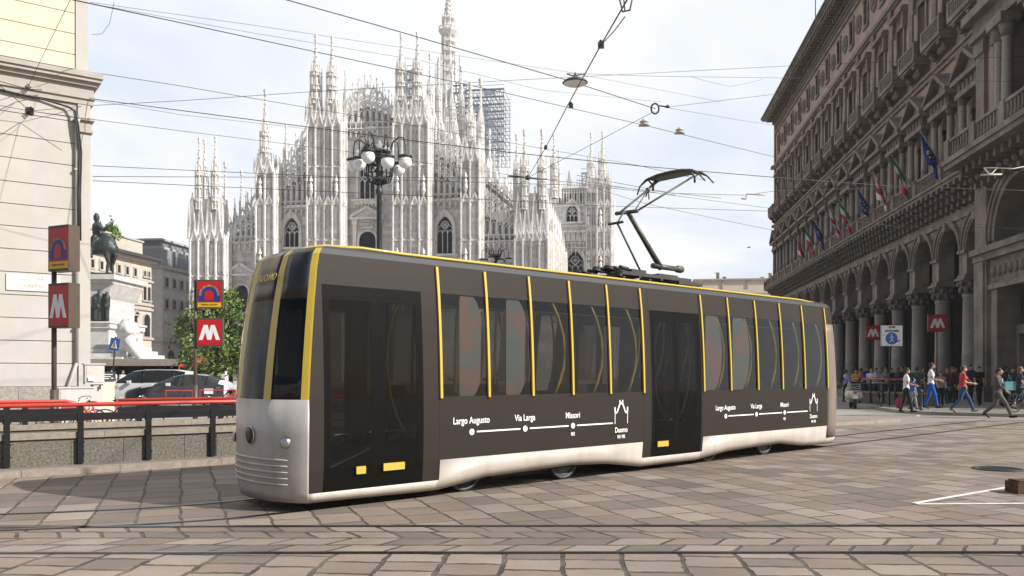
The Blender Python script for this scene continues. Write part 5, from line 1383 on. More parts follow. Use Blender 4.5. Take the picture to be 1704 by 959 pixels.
# ================================================================== metro stair parapets and rails
M['parap']=mk('speckled_granite',(.19,.172,.135),.75,var=.3,scale=26,bump=.35,bscale=70,dirt=((.13,.12,.10),1.7,.6))
M['coping']=mk('coping_stone',(.29,.25,.20),.7,var=.15,scale=12,bump=.25,bscale=50,dirt=((.17,.15,.12),2.5,.5))
PR=atan2(DW.y,DW.x)
def parapet(label,tx0,tx1,n0,n1,h,slabs,base=0):
    t=thing('stair_parapet',label,'parapet',(P0.x+DW.x*tx0+NW.x*n0,P0.y+DW.y*tx0+NW.y*n0,0),PR)
    # local: x along, -y towards the camera
    mb=MB(); x=0; Lt=tx1-tx0; k=0
    while x<Lt:
        w=min(slabs[k%len(slabs)],Lt-x); mb.box(x+.004,x+w-.004,0,n0-n1 if n0>n1 else .25,base,h-.1); x+=w; k+=1
    mb.cur=1; mb.box(0,Lt,.01,.24,base,h-.1); mb.build('granite_slab_face',[M['parap'],M['joint']],t)
    mb=MB(); x=0
    while x<Lt:
        w=min(2.1,Lt-x); mb.box(x+.003,x+w-.003,-.04,.30,h-.1,h); x+=w
    mb.build('coping',M['coping'],t)
    return t
parapet('speckled granite parapet wall of the metro stairs, nearer the road, black posts in front',-9,15,0,-.25,.62,(1.0,.55,1.25,.8))
parapet('farther granite parapet of the metro stairs with only its coping showing',-9,15,-2.6,-2.85,.62,(1.1,.9))
cross=thing('stair_parapet','short granite parapet closing the end of the metro stairwell beside the tram','parapet',LW(5.6,-.25),PR)
mb=MB(); mb.box(0,.25,0,2.35,0,.52); mb.build('granite_slab_face',M['parap'],cross); mb=MB(); mb.box(-.03,.28,0,2.33,.52,.62); mb.build('coping',M['coping'],cross)
# rails
def railing(label,tx0,tx1,n,posts,hr=1.07,front=True,loopend=None,rz=0.):
    t=thing('metro_railing',label,'railing',LW(0,n),PR)
    mb=MB(); pts=[(tx0,0,hr),(tx1,0,hr)]
    if loopend is not None: pts=[(tx0,0,hr),(tx1-.28,0,hr),(tx1-.12,0,hr-.04),(tx1-.03,0,hr-.14),(tx1,0,hr-.3),(tx1,0,.3)]
    mb.tube(pts,.034,8); mb.build('red_handrail',M['red'],t)
    mb=MB(); mb.box(tx0,tx1-(0 if loopend is None else .05),-.018,.018,hr-.26,hr-.14)
    mb.build('lower_bar',M['black'],t)
    for x in posts:
        mb=MB()
        for d in (-.035,.035): mb.box(x-.04,x-.025,-.03,.03,0,0) if False else None
        z0=.1 if front else .62
        mb.box(x-.045,x+.045,-.03,.03,z0,hr-.03)
        for z in (.25,.45,.8): mb.tube([(x-.06,0,z),(x+.06,0,z)],.014,6) if z>z0 else None
        mb.build('post',M['black'],t)
    return t
fp=[]
for px in (11,134,247,354):
    r=(px-CX)/FXL; B=P0+NW*.05; tt=(r*B.y-B.x)/(DW.x-r*DW.y); fp.append(tt)
fp=[fp[0]-1.05*k for k in (5,4,3,2,1)]+fp+[fp[-1]+1.1*k for k in (1,2,3)]
railing('long red topped railing on black double posts in front of the granite parapet',-8,14,.05,fp)
railing('farther red rail with a rounded end just left of the first metro sign post',-8,1.55,-2.62,(-6,-4.4,-3,-1.7,-.5,.6),1.05,False,1)
t=railing('farther red rail running right from the first metro sign post to the tram',2.2,13,-2.62,(2.6,4.2,5.4,6.6,8.),1.05,False)
t=thing('stair_handrail','pair of red handrails sloping down into the metro stairs at the left','handrail',LW(0,-1.6),PR)
for k,o_ in enumerate((0,.62)):
    mb=MB(); a=Vector((-2.2,-o_,1.02+.1)); b=Vector((2.2,-o_,-.55)); mb.tube([a,b],.03,8); mb.build('sloping_rail',M['red'],t)
mb=MB(); mb.prism([(-2.2,.95),(2.2,-.7),(2.2,-.95),(-2.2,.7)],-.25,-.22); mb.build('dark_side_panel',M['brownmetal'],t)
# stairwell floor: granite sheet between parapets
mb=MB(); mb.slab([LW(-9,-.25)[:2],LW(15,-.25)[:2],LW(15,-2.6)[:2],LW(-9,-2.6)[:2]],.0,.02); props(mb.build('stairwell_floor',M['base']),kind='structure')
# left street surface behind the stairs
M['asph']=mk('light_asphalt',(.30,.285,.265),.85,var=.08,scale=3,bump=.2,bscale=60)
sheet('left_street',[LW(-9,-2.9)[:2],LW(16,-2.9)[:2],LW(30,-2.9)[:2],LW(40,-60)[:2],LW(-9,-30)[:2]],.006,M['asph'])
# ================================================================== metro sign posts
def sign_panel_M(parent,w,h,d,z,y=0):
    mb=MB(); mb.box(-w/2,w/2,y-d/2,y+d/2,z-h/2,z+h/2); cs=mb.build('sign_case',M['brownmetal'],parent)
    for sg in (-1,1):
        yy=y+sg*(d/2+.003)
        mb=MB(); mb.box(-w/2+.05*w,w/2-.05*w,yy-.003,yy+.003,z-h/2+.045*h,z+h/2-.06*h); mb.build('red_face',M['signred'],cs)
        mb=MB(); yw=yy+sg*.005; a,b=yw-.003,yw+.003; s=w/2; t=.15*w
        for q in(-1,1):
            mb.prism([(q*.66*s-t/2,z-.28*h),(q*.66*s+t/2,z-.28*h),(q*.27*s+t/2,z+.25*h),(q*.27*s-t/2,z+.25*h)],a,b)
            a2,b2=(a+.0015,b+.0015) if q>0 else (a-.0015,b-.0015)
            mb.prism([(q*.27*s-t/2,z+.247*h),(q*.27*s+t/2,z+.247*h),(q*.0+t/2,z-.277*h),(q*.0-t/2,z-.277*h)],a2,b2)
        mb.build('letter_m',M['signwhite'],cs)
    return cs
def arc_text(s_,parent,cx,cz_,r,a0,a1,size,y,mat,sg=-1):
    n=len(s_)
    for i,ch in enumerate(s_):
        if ch==' ': continue
        a=a0+(a1-a0)*i/(n-1)
        cu=bpy.data.curves.new('c','FONT'); cu.body=ch; cu.size=size; cu.align_x='CENTER'; cu.align_y='CENTER'; cu.extrude=.001; cu.offset=.001*size*6
        tmp=bpy.data.objects.new('t',cu); me=bpy.data.meshes.new_from_object(tmp); bpy.data.objects.remove(tmp); bpy.data.curves.remove(cu)
        Mx=Matrix.Translation((cx+(r*cos(a)),y,cz_+r*sin(a)))@Matrix.Rotation(pi/2,4,'X')@Matrix.Rotation(a-pi/2,4,'Z')
        yield me,Mx
def arch_sign(parent,w,h,d,z,words):
    mb=MB(); mb.box(-w/2,w/2,-d/2,d/2,z-h/2,z+h/2); cs=mb.build('sign_case',M['brownmetal'],parent)
    y=-d/2-.003
    mb=MB(); mb.box(-w*.45,w*.45,y-.003,y+.003,z-h*.28,z+h*.44); mb.build('red_face',M['signred'],cs)
    mb=MB(); mb.box(-w*.45,w*.45,y-.003,y+.003,z-h*.45,z-h*.29); mb.build('yellow_bar',M['signyellow'],cs)
    cz0=z-h*.02; ro=w*.41
    mb=MB(); mb.prism([(-ro,z-h*.25),(ro,z-h*.25)]+[(a,cz0+b) for a,b in arch_pts(2*ro,'round',20,.92)[::-1]],y-.007,y-.0035); mb.build('blue_arch',M['signblue'],cs)
    ri=w*.175
    mb=MB(); mb.prism([(-ri,z-h*.22),(ri,z-h*.22)]+[(a,cz0+b) for a,b in arch_pts(2*ri,'round',14,.95)[::-1]],y-.010,y-.0075); mb.build('inner_arch',M['signred'],cs)
    bm=bmesh.new()
    for me,Mx in arc_text(words,cs,0,cz0-h*.0,ro*.83,pi*1.0,0,w*.105,y-.009,None):
        me.transform(Mx); bm.from_mesh(me); bpy.data.meshes.remove(me)
    me=bpy.data.meshes.new('arch_lettering'); bm.to_mesh(me); bm.free(); me.materials.append(M['signyellow'])
    o=bpy.data.objects.new('arch_lettering',me); COL.objects.link(o); o.parent=cs
    text('URBAN CENTER',cs,(0,y-.006,z-h*.37),(pi/2,0,0),w*.085,M['black'],'bar_lettering')
    return cs
def metro_sign(px,Y,label,rz,w,hM,hA,zM,zA,d,base,xo,arch=True):
    q=P(px,620,Y); t=thing('metro_sign',label,'metro sign',(q.x,q.y,0),rz,'metro station signs')
    mb=MB(); top=(zA+hA/2) if arch else zM+hM/2
    mb.tube([(0,0,base),(0,0,top)],.05 if arch else .035,8); mb.tube([(0,0,base),(0,0,1.25)],.075 if arch else .04,8); mb.build('pole',M['brownmetal'],t)
    h1=bpy.data.objects.new('letter_box',None)
    cs=sign_panel_M(t,w,hM,d,zM); cs.location=(xo,0,0)
    if arch: c2=arch_sign(t,w,hA,d,zA,'DUOMO GALLERIA VITTORIO'); c2.location=(xo,0,0)
    return t
def zpx(py,Y): return H+(HY-py)/FXL*Y
Y1=17.2
metro_sign(90,Y1,'tall metro post with two boxes seen edge on, against the pale corner building',radians(-25),.60,.9,.92,zpx(510,Y1),zpx(416,Y1),.26,0,.30)
Y2=24.
metro_sign(325,Y2,'metro post with red M box facing the viewer under an arch emblem, before the tree',radians(2),.74,.80,.82,zpx(553,Y2),zpx(490,Y2),.16,0,.42)
# ================================================================== blue crossing sign
q=P(184,620,33.); t=thing('crossing_sign','small tilted blue square crossing sign on a thin post in front of the marble lion','road sign',(q.x,q.y,0),.15)
mb=MB(); mb.tube([(0,0,0),(.18,0,3.)],.03,6); mb.build('pole',M['black'],t)
mb=MB(); T=Matrix.Translation((.17,-.05,2.7))@Matrix.Rotation(.17,4,'Y')@Matrix.Rotation(-.5,4,'Z'); mb.T=T; mb.box(-.24,.24,-.01,.01,-.24,.24); bp=mb.build('blue_plate',M['signblue2'],t)
mb=MB(); mb.T=T; mb.prism([(-.16,-.15),(.16,-.15),(0,.17)],-.016,-.0105); tr=mb.build('white_triangle',M['signwhite'],bp)
mb=MB(); mb.T=T; mb.tube([(0,-.02,-.03),(0,-.02,.06)],.018,5); mb.tube([(-.05,-.02,-.11),(0,-.02,-.03),(.05,-.02,-.11)],.012,5); mb.ball((0,-.02,.09),.02,6,4); mb.build('walker_symbol',M['black'],tr)
# ================================================================== buildings behind the monument (left background)
def fr_plane(px,Y,ang): return None
M['bstone']=mk('ochre_stone_facade',(.52,.47,.40),.85,var=.1,scale=.5,bump=.2,bscale=5,streak=((.36,.32,.27),.7,.4))
M['bstone2']=mk('grey_travertine',(.60,.57,.54),.8,var=.08,scale=.6,blocks=(1.6,.8,.02,.85,.1))
M['bdark']=mk('dark_roof_line',(.05,.05,.052),.7)
M['bglass']=mk('blue_grey_glazing',(.16,.2,.24),.25,var=.15,scale=.3)
M['broof']=mk('grey_metal_cladding',(.24,.25,.27),.6,var=.06,blocks=(3,1.2,.03,.75,.05))
def facade_frame(px,Y):
    q=P(px,620,Y); return q
# ornate palace: plane parallel to the right-hand palace
Ya=150.; qa=P(252,620,Ya); DA=atan2(1.,.1343)
pal=thing('old_palace','ornate ochre palace with dark cornice and arched loggia windows, behind the bronze horse','palace',(qa.x,qa.y,0),DA)
# local x away from camera (0 at far corner, negative nearer), -y faces the square(right)
BM=[M['bstone'],M['bdark'],M['darkglass'],M['trim'],M['bglass']]
def za(py,px,Y=None):
    r=(px-CX)/FXL; t=(r*qa.y-qa.x)/(.1331-r*.9911) if True else 0; Yq=qa.y+t*.9911; return H+(HY-py)/FXL*Yq
zr=za(440,252); z2=za(520,252); z1=za(585,252)
mb=MB(); mb.box(-40,0,0,12,0,zr); mb.cur=3
mb.box(-40,.6,-.9,12.6,zr,zr+.5); mb.cur=1; mb.box(-40,1.2,-1.6,13,zr+.5,zr+1.); mb.cur=0; mb.box(-40,-1.5,.8,11,zr+1.,zr+3.6); mb.cur=3; mb.box(-40,-1.3,.6,11.2,zr+3.6,zr+3.9)
for z in (zr-3.4,zr-7.6,zr-8.4,zr-13.5): mb.box(-40,.25,-.3,12.2,z,z+.35)
mb.build('palace_body',BM,pal)
def winbox(par,x,z,w,h,arched=False,y=-.05,fr=.2,pane=2):
    mb=MB(); mb.cur=3
    mb.box(x-w/2-fr,x-w/2,y-.12,.0,z,z+h); mb.box(x+w/2,x+w/2+fr,y-.12,0,z,z+h); mb.box(x-w/2-fr*1.6,x+w/2+fr*1.6,y-.25,0,z-.25,z)
    if arched: arch_ring(mb,x,z+h,w,fr,y-.12,0,'round',10)
    else: mb.box(x-w/2-fr,x+w/2+fr,y-.14,0,z+h,z+h+.3)
    o=mb.build('window',BM,par); g=MB(); g.cur=pane
    if arched: g.prism([(x-w/2,z),(x+w/2,z)]+[(x+a,z+h+b) for a,b in arch_pts(w,'round',10)[::-1]],y,-.01)
    else: g.box(x-w/2,x+w/2,y,-.01,z,z+h)
    g.build('pane',BM,o)
for k in range(10):
    x=-1.6-k*2.35
    if k==0:
        for dx in(-.65,.65): winbox(pal,x+dx,zr-6.6,.9,2.,True); winbox(pal,x+dx,zr-2.4,.6,.7,True)
        winbox(pal,x,zr-13.0,1.9,3.,True)
    else:
        winbox(pal,x-1.2,zr-2.7,.8,1.3); winbox(pal,x-1.2,zr-6.8,.9,2.4); winbox(pal,x-1.2,zr-12.6,1.1,3.)
        mb=MB(); mb.cur=3; mb.bar(x-2.1,zr-9.2,x-1.2,zr-8.6,.2,-.5,0); mb.bar(x-.3,zr-9.2,x-1.2,zr-8.6,.2,-.5,0); mb.box(x-2.2,x-.2,-.5,0,zr-9.5,zr-9.3); mb.build('pediment',BM,pal)
# modern block: left face towards us, right face receding
Yb=172.; qb=P(270,620,Yb)
blk=thing('department_store','plain grey stone block with small square windows and glazed top floor, left of the cathedral','building',(qb.x,qb.y,0),DA)
zb=H+(HY-447)/FXL*Yb; BM2=[M['bstone2'],M['bdark'],M['darkglass'],M['trim'],M['bglass'],M['broof']]; BM=BM2
mb=MB(); mb.box(0,46,0,14,0,zb); mb.cur=3; mb.box(-.3,46,-.35,14,zb,zb+.6); mb.box(-.2,46,-.2,14,7.6,8.)
mb.cur=5; mb.box(.8,46,.8,14,zb+.6,zb+4.3); mb.cur=4; mb.box(6,46,.72,.8,zb+1.2,zb+3.2); mb.cur=3; mb.box(2.,40,1.6,13,zb+4.3,zb+5.0); mb.cur=4; mb.box(3,40,2.,12,zb+5.,zb+6.2); mb.cur=3; mb.box(2.2,42,1.4,13,zb+6.2,zb+6.6)
mb.build('store_body',BM2,blk)
for k in range(9):
    for z in (zb-3.6,zb-8.):
        winbox(blk,1.6+k*2.9,z,1.15,1.8,False)
for k in range(9):
    winbox(blk,3.2+k*4.2,.4,2.4,4.6,True,fr=.1)
winbox(blk,7,9.5,3.,3.5,False)
# windows on the face towards the camera
sub=bpy.data.objects.new('front_face',None)
mb=MB(); T0=Matrix.Rotation(-pi/2,4,'Z')   # front normal (-y) -> (-x)
mb.T=T0; mb.cur=2
for x in (-10.5,-5.2,): 
    for z in (zb-4.2,zb-9.2): mb.box(x-.9,x+.9,-.07,0,z,z+2.2)
mb.box(-9.,-3.8,-.08,0,9.2,16.)
mb.prism([(-10,0),(-4.6,0)]+[(-7.3+a,3.2+b) for a,b in arch_pts(5.4,'round',12)[::-1]],-.06,0)
mb.cur=3
for x in (-10.5,-5.2):
    for z in (zb-4.2,zb-9.2): mb.box(x-1.05,x+1.05,-.2,0,z-.2,z)
mb.box(-8.2,-4.6,-.14,-.08,9.2,15.0)
mb.build('front_window_row',BM2,blk)
# glass vault roofs behind
q=P(235,620,230.); t=thing('glass_vault','long blue grey glazed roof ridge rising behind the ornate palace','roof',(q.x,q.y,0),DA)
def vz(py): return H+(HY-py)/FXL*235
mb=MB(); mb.cur=0
a=vz(388);
vs=[];
mb.add([(-60,-2,vz(420)),(40,-2,vz(420)),(40,6,vz(396)),(-60,6,vz(396)),(-60,14,vz(388)),(40,14,vz(388)),(-60,14,0),(40,14,0),(-60,-2,0),(40,-2,0)],[(0,1,2,3),(3,2,5,4),(4,5,7,6),(8,9,1,0),(9,7,5,2,1),(8,0,3,4,6)])
mb.build('glazed_slope',M['bglass'],t)
# building beyond the right palace
q=P(1168,620,150.); t=thing('distant_palace','pale beige attic storey of a distant building between tram roof and right palace','building',(q.x,q.y,0),CA)
M['bcream']=mk('pale_beige_render',(.62,.55,.46),.85,var=.05,scale=.6,streak=((.5,.44,.36),.8,.3))
BM3=[M['bcream'],M['bdark'],M['darkglass'],M['trim'],M['bdark']]
zq=lambda py: H+(HY-py)/FXL*148
mb=MB(); mb.box(-12,30,0,20,0,zq(493)); mb.box(-1,30,2,20,zq(480),zq(463)); mb.cur=3; mb.box(-1.3,30,1.7,20,zq(463),zq(460.5)); mb.box(-12,30,-.8,1,zq(495),zq(488)); mb.box(-1,30,1.9,20,zq(484),zq(480))
mb.cur=0; mb.box(-1,30,1.2,20,zq(490),zq(480))
for x in (3.8,8.2): mb.cur=3; mb.box(x-.12,x+.12,1.85,2,zq(480),zq(463))
mb.build('attic',BM3,t)
mb=MB(); mb.cur=3
for k in range(20): mb.box(-11+k*1.5,-10.4+k*1.5,-1.1,-.8,zq(500),zq(495)); 
mb.build('dentil_row',BM3,t)
for k in range(12): BM=BM3; winbox(t,-10+k*2.6,zq(516),1.1,1.8)
for x,h in ((3.1,1.25),(4.3,.45),(10.9,.3),(12.3,1.0)):
    mb=MB(); mb.cur=3; mb.lathe([(.3,0),(.3,h*.8),(.42,h*.85),(.42,h)],x,3.,10,zq(460.5)); mb.build('chimney',BM3,t)
# ================================================================== organic helper (remeshed bodies)
def organic(name,mat,parent,fn,vox=.06,smooth=2):
    mb=MB(); fn(mb); o=mb.build(name,mat,parent)
    md=o.modifiers.new('r','REMESH'); md.mode='VOXEL'; md.voxel_size=vox; md.use_smooth_shade=True
    if smooth: m2=o.modifiers.new('s','SMOOTH'); m2.iterations=smooth; m2.factor=.5
    return o
# ================================================================== equestrian monument
Ym=88.; qm=P(168,620,Ym)
mon=thing('equestrian_monument','bronze rider statue on tall marble pedestal with bronze frieze, beside the corner building','monument',(qm.x,qm.y,0),0)
M['bronze']=mk('dark_green_bronze',(.055,.07,.062),.5,.4,var=.3,scale=2.5)
M['wmarble']=mk('white_monument_marble',(.64,.63,.60),.65,var=.12,scale=1.,bump=.3,bscale=4,dirt=((.4,.38,.34),.9,.4),blocks=(1.8,.9,.02,.8,.08))
M['wmarble2']=mk('white_carved_marble',(.66,.65,.62),.65,var=.15,scale=1.5,bump=.5,bscale=5,dirt=((.35,.33,.3),1.4,.45))
def mz(py,Y=Ym): return H+(HY-py)/FXL*Y
def mx(px,Y=Ym): return (px-168)/FXL*Y
mb=MB()
mb.box(-6,mx(205),-2,6,mz(468),mz(460)); mb.box(-6,mx(200),-1.6,5.6,mz(474),mz(468)); mb.prism([(-6,mz(500)),(mx(186),mz(500)),(mx(201),mz(474)),(-6,mz(474))],-1.4,5.4)
mb.box(-6,mx(188),-1,5,mz(536),mz(500))
mb.box(-6,mx(200),-2.2,6,mz(548),mz(537)); mb.box(-6,mx(202),-2.4,6.2,mz(540),mz(537)); mb.box(-6,mx(196),-2,6,0,mz(548))
for k,(pxr,pt) in enumerate(((205,575),(216,583),(228,590),(245,596),(268,601))): mb.box(-9,mx(pxr),-3-k*.9,7,0,mz(pt)); 
mb.build('pedestal',M['wmarble'],mon)
def horse(mb):
    z0=mz(458); s=1.0
    # horse seen mostly from behind / side, facing left-back; centre x about px 163
    cx=mx(163)
    mb.caps((cx-1.6,1.,z0+3.2),(cx+.5,1.,z0+3.2),.95,.95); mb.caps((cx+.5,1.,z0+3.2),(cx+.9,1.,z0+2.9),.9,.75)
    for (x,y,b) in ((.55,.6,.25),(.95,1.4,-.15),(-1.7,.6,.1),(-2.2,1.4,.4)):
        mb.caps((cx+x,y,z0+2.8),(cx+x+b,y,z0+1.5),.45,.24); mb.caps((cx+x+b,y,z0+1.5),(cx+x+b*.3,y,z0+.25),.2,.14); mb.caps((cx+x+b*.3,y,z0+.2),(cx+x+b*.3-.12,y,z0+.08),.2,.18)
    mb.caps((cx+1.1,1,z0+3.4),(cx+1.35,1,z0+2.2),.22,.26); mb.caps((cx+1.35,1,z0+2.2),(cx+1.2,1,z0+1.2),.24,.08)
    mb.caps((cx-1.9,1,z0+3.5),(cx-2.9,1,z0+4.9),.6,.38); mb.caps((cx-2.9,1,z0+5.),(cx-3.6,1,z0+4.4),.34,.2)
    # rider
    mb.caps((cx-.5,1,z0+4.1),(cx-.55,1,z0+5.2),.5,.55); mb.caps((cx-.55,1,z0+5.2),(cx-.6,1,z0+5.6),.5,.25); mb.ball((cx-.65,1,z0+6.05),.32); mb.caps((cx-.65,1,z0+6.3),(cx-.65,1,z0+6.45),.34,.25)
    mb.caps((cx-.3,.5,z0+5.3),(cx+.5,.3,z0+4.7),.2,.17); mb.caps((cx+.5,.3,z0+4.7),(cx+1.0,.1,z0+5.1),.16,.12); mb.caps((cx-.4,1.5,z0+5.3),(cx-1.2,1.5,z0+4.6),.2,.15)
    mb.caps((cx-.5,.3,z0+4.),(cx-.9,.1,z0+3.),.34,.25); mb.caps((cx-.9,.1,z0+3.),(cx-.7,.1,z0+1.9),.22,.14)
    mb.caps((cx+.1,1,z0+4.2),(cx+.9,1,z0+3.9),.4,.3)
organic('horse_and_rider',M['bronze'],mon,horse,.09)
mb=MB(); mb.box(-5,mx(173)+1.0,-.6,2.8,mz(460),mz(455)); mb.build('bronze_base',M['bronze'],mon)
def frieze(mb):
    x=mx(150)
    while x<mx(198):
        h=2.6+R.random()*.6; y=-1.6-R.random()*.7; z=mz(536)
        mb.caps((x,y,z+.1),(x,y,z+h*.5),.22,.26); mb.caps((x,y,z+h*.5),(x,y,z+h*.82),.3,.32); mb.ball((x,y,z+h*.95),.2,8,6); mb.caps((x,y,z+h*.75),(x+R.uniform(-.6,.6),y-.3,z+h*.5),.12,.1)
        if R.random()<.4: mb.caps((x,y,z+h*.7),(x+.2,y-.2,z+h*1.2),.1,.06)
        x+=.36+R.random()*.2
organic('bronze_frieze',M['bronze'],mon,frieze,.08,1)
# lion: a thing on the steps
ql=P(222,620,84.); lion=thing('marble_lion','white marble lion crouching on the monument steps','statue',(ql.x,ql.y,0),0)
def lz(py): return H+(HY-py)/FXL*84
def lx(px): return (px-222)/FXL*84
def lionf(mb):
    mb.caps((lx(196),1,lz(585)),(lx(213),0,lz(562)),1.1,1.0); mb.caps((lx(213),0,lz(562)),(lx(216),-.3,lz(552)),.95,.8)
    mb.ball((lx(216),-.5,lz(550)),.95); mb.ball((lx(222),-1.2,lz(551)),.5); mb.ball((lx(214),-.3,lz(544)),.6)
    for a in range(10): mb.ball((lx(214)+.9*cos(a*.63),-.2,lz(552)+1.*sin(a*.63)),.35,8,6)
    mb.caps((lx(222),-.9,lz(570)),(lx(238),-1.4,lz(588)),.6,.42); mb.caps((lx(238),-1.4,lz(588)),(lx(249),-1.7,lz(599)),.4,.36); mb.ball((lx(251),-1.8,lz(600)),.4,8,6,1.3,1,.8)
    mb.caps((lx(216),.5,lz(575)),(lx(232),.2,lz(596)),.6,.45); mb.caps((lx(196),.4,lz(585)),(lx(206),-.6,lz(597)),.8,.55); mb.caps((lx(206),-.6,lz(597)),(lx(218),-1,lz(600)),.4,.35)
    mb.box(lx(190),lx(240),-1.2,1.6,lz(603),lz(596))
organic('lion_body',M['wmarble2'],lion,lionf,.1,1)
# low concrete canopy
q=P(170,620,58.); t=thing('underpass_canopy','long low concrete canopy slab behind the parked cars','canopy',(q.x,q.y,0),0)
mb=MB(); L_=(332-150)/FXL*58; mb.box(-1,L_,0,1.2,zpx(609,58),zpx(597.5,58)); mb.build('slab',mk('weathered_concrete',(.34,.30,.26),.85,var=.15,scale=1.,streak=((.2,.17,.14),1.5,.5)),t)
mb=MB()
for k in range(6): mb.box(-1+k*1.7,-.8+k*1.7,.2,.5,0,zpx(609,58))
mb.box(-1,L_,.9,1.,.0,zpx(609,58)); mb.build('dark_wall',M['blackm'],t)
q=P(318,620,56.); t=thing('red_awning','small red awning with white rails right of the concrete canopy','awning',(q.x,q.y,0),0)
mb=MB(); mb.add([(-.8,0,zpx(608,56)),(1.0,0,zpx(608,56)),(.9,1,zpx(592,56)),(.0,1,zpx(592,56)),(-.8,0,zpx(612,56)),(1.0,0,zpx(612,56))],[(0,1,2,3),(4,5,1,0)]); mb.tube([(-.8,0,0),(-.8,0,zpx(608,56))],.05,6); mb.tube([(1.,0,0),(1.,0,zpx(608,56))],.05,6)
mb.build('cloth',M['red'],t)
# ================================================================== trees
def leafmat(name,c1,c2):
    m=mk(name,c1,.6,var=.3,scale=.9,col2=c2,mixs=1.4); b=m.node_tree.nodes['Principled BSDF']; b.inputs['Subsurface Weight'].default_value=0
    return m
M['leaf']=leafmat('leaf_green',(.17,.25,.035),(.045,.08,.018)); M['bark']=mk('bark',(.09,.07,.05),.9,var=.3,scale=6,bump=.6)
def tree(px,Y,label,zt,zb_,rx,nclump,leaf,seed,name='tree',off=(0,0)):
    rr=random.Random(seed); q=P(px,620,Y); t=thing(name,label,'tree',(q.x,q.y,0),0)
    mb=MB(); mb.tube([(0,0,0),(.05,0,zb_*.7),(-.05,.1,(zt+zb_)/2),(.1,0,zt*.9)],[.16,.12,.09,.03],8)
    cl=[]
    for k in range(nclump):
        a=rr.random()*2*pi; z=zb_+(zt-zb_)*rr.random()**.9; h=(z-zb_)/(zt-zb_); r=rx*(sin(pi*min(1,(h*.85+.12)))**.6)*sqrt(rr.random())
        cl.append((r*cos(a),r*sin(a)*.9,z))
        if k%4==0: mb.tube([(0,0,zb_*.7+(z-zb_)*.5),(r*cos(a)*.5,r*sin(a)*.5,z-.3),(r*cos(a),r*sin(a)*.9,z)],[.05,.03,.01],4)
    mb.build('trunk',M['bark'],t)
    mb=MB(); 
    for (cx_,cy_,cz_) in cl:
        s=.28+.4*rr.random()
        for j in range(26):
            d=Vector((rr.gauss(0,1),rr.gauss(0,1),rr.gauss(0,.8)))*s*.55; c=Vector((cx_,cy_,cz_))+d
            n=Vector((rr.gauss(0,1),rr.gauss(0,1),rr.gauss(.6,1))).normalized(); u=n.orthogonal().normalized(); v=n.cross(u); l=leaf*(.6+rr.random()*.8)
            mb.add([tuple(c-u*l*.5),tuple(c+v*l*.32),tuple(c+u*l*.6),tuple(c-v*l*.32)],[(0,1,2,3)])
    mb.build('crown',M['leaf'],t); return t
tree(362,47.,'bushy green street tree behind the second metro sign',5.8,1.4,2.5,170,.21,3)
tree(383,50.,'slender green tree top rising right of the metro sign towards the cathedral',6.4,2.,1.3,60,.2,9)
t=tree(182,140,'small roof garden shrub on top of the ornate palace',1.,0.,1.,14,.25,5,'roof_shrub'); t['category']='shrub'; t.location.z=za(410,182)-1.9+2.4; t.scale=(1.6,1.6,3.2)
# ================================================================== ornate street lamp behind the tram
YL=33.; q=P(631,620,YL)
def lamp(px,Y,ztop,label,S=1.):
    q=P(px,620,Y); t=thing('street_lamp',label,'street lamp',(q.x,q.y,0),.35,'globe street lamps'); z0=ztop-1.75*S
    mb=MB(); mb.lathe([(.32,0),(.32,.3),(.2,.5),(.17,1.4),(.2,1.45),(.2,1.55),(.12,1.7),(.1,z0-.5),(.15,z0-.45),(.15,z0-.3),(.1,z0-.25),(.12,z0-.1),(.2,z0)],n=12); mb.build('post',M['iron'],t)
    mb=MB()
    mb.lathe([(.2,0),(.28,.1),(.12,.25),(.18,.4),(.1,.6),(.14,.8),(.3,.95),(.33,1.15)],0,0,12,z0)
    for k in range(8):
        a=2*pi*k/8; c,s=cos(a),sin(a)
        mb.tube([(.1*c,.1*s,z0-.1),(.42*c,.42*s,z0+.02),(.52*c,.52*s,z0+.3),(.48*c,.48*s,z0+.8),(.42*c,.42*s,z0+1.2)],.03,5)
    mb.tube([(.5*cos(2*pi*k/16),.5*sin(2*pi*k/16),z0+.3) for k in range(16)],.025,5,True); mb.tube([(.45*cos(2*pi*k/16),.45*sin(2*pi*k/16),z0+1.0) for k in range(16)],.025,5,True)
    mb.build('cage',M['iron'],t)
    mb=MB(); mb.lathe([(.42,1.15),(.5,1.2),(.46,1.32),(.25,1.42),(.1,1.47),(.06,1.6),(.02,1.65)],0,0,16,z0); mb.build('cap',mk('grey_lamp_cap',(.3,.32,.31),.5) if 'cap' not in M else M['cap'],t)
    for k in range(8):
        a=2*pi*k/8+.2; r=1.08 if k%2 else .82; c,s=cos(a),sin(a); zg=z0+.72-(.0 if k%2 else .12)
        mb=MB(); mb.tube([(.42*c,.42*s,z0+1.1),(.55*c,.55*s,z0+1.5),(.75*r*c,.75*r*s,z0+1.72),(.95*r*c,.95*r*s,z0+1.66),(r*c,r*s,z0+1.42),(r*c,r*s,z0+1.15)],.028,5)
        mb.ball((.5*c,.5*s,z0+1.3),.05,6,4); mb.lathe([(.05,.32),(.2,.27),(.27,.25),(.29,.2),(.24,.18)],r*c,r*s,12,zg); mb.tube([(r*c,r*s,zg+.3),(r*c,r*s,z0+1.3)],.02,4)
        ar=mb.build('arm',M['iron'],t); g=MB(); g.ball((r*c,r*s,zg),.26,16,12); g.build('globe',M['globe'],ar)
lamp(631,YL,zpx(229,YL),'tall cast iron street lamp with a ring of white globes in front of the cathedral')
lamp(824,66.,zpx(414,66),'second globe street lamp, only its top showing above the tram roof')
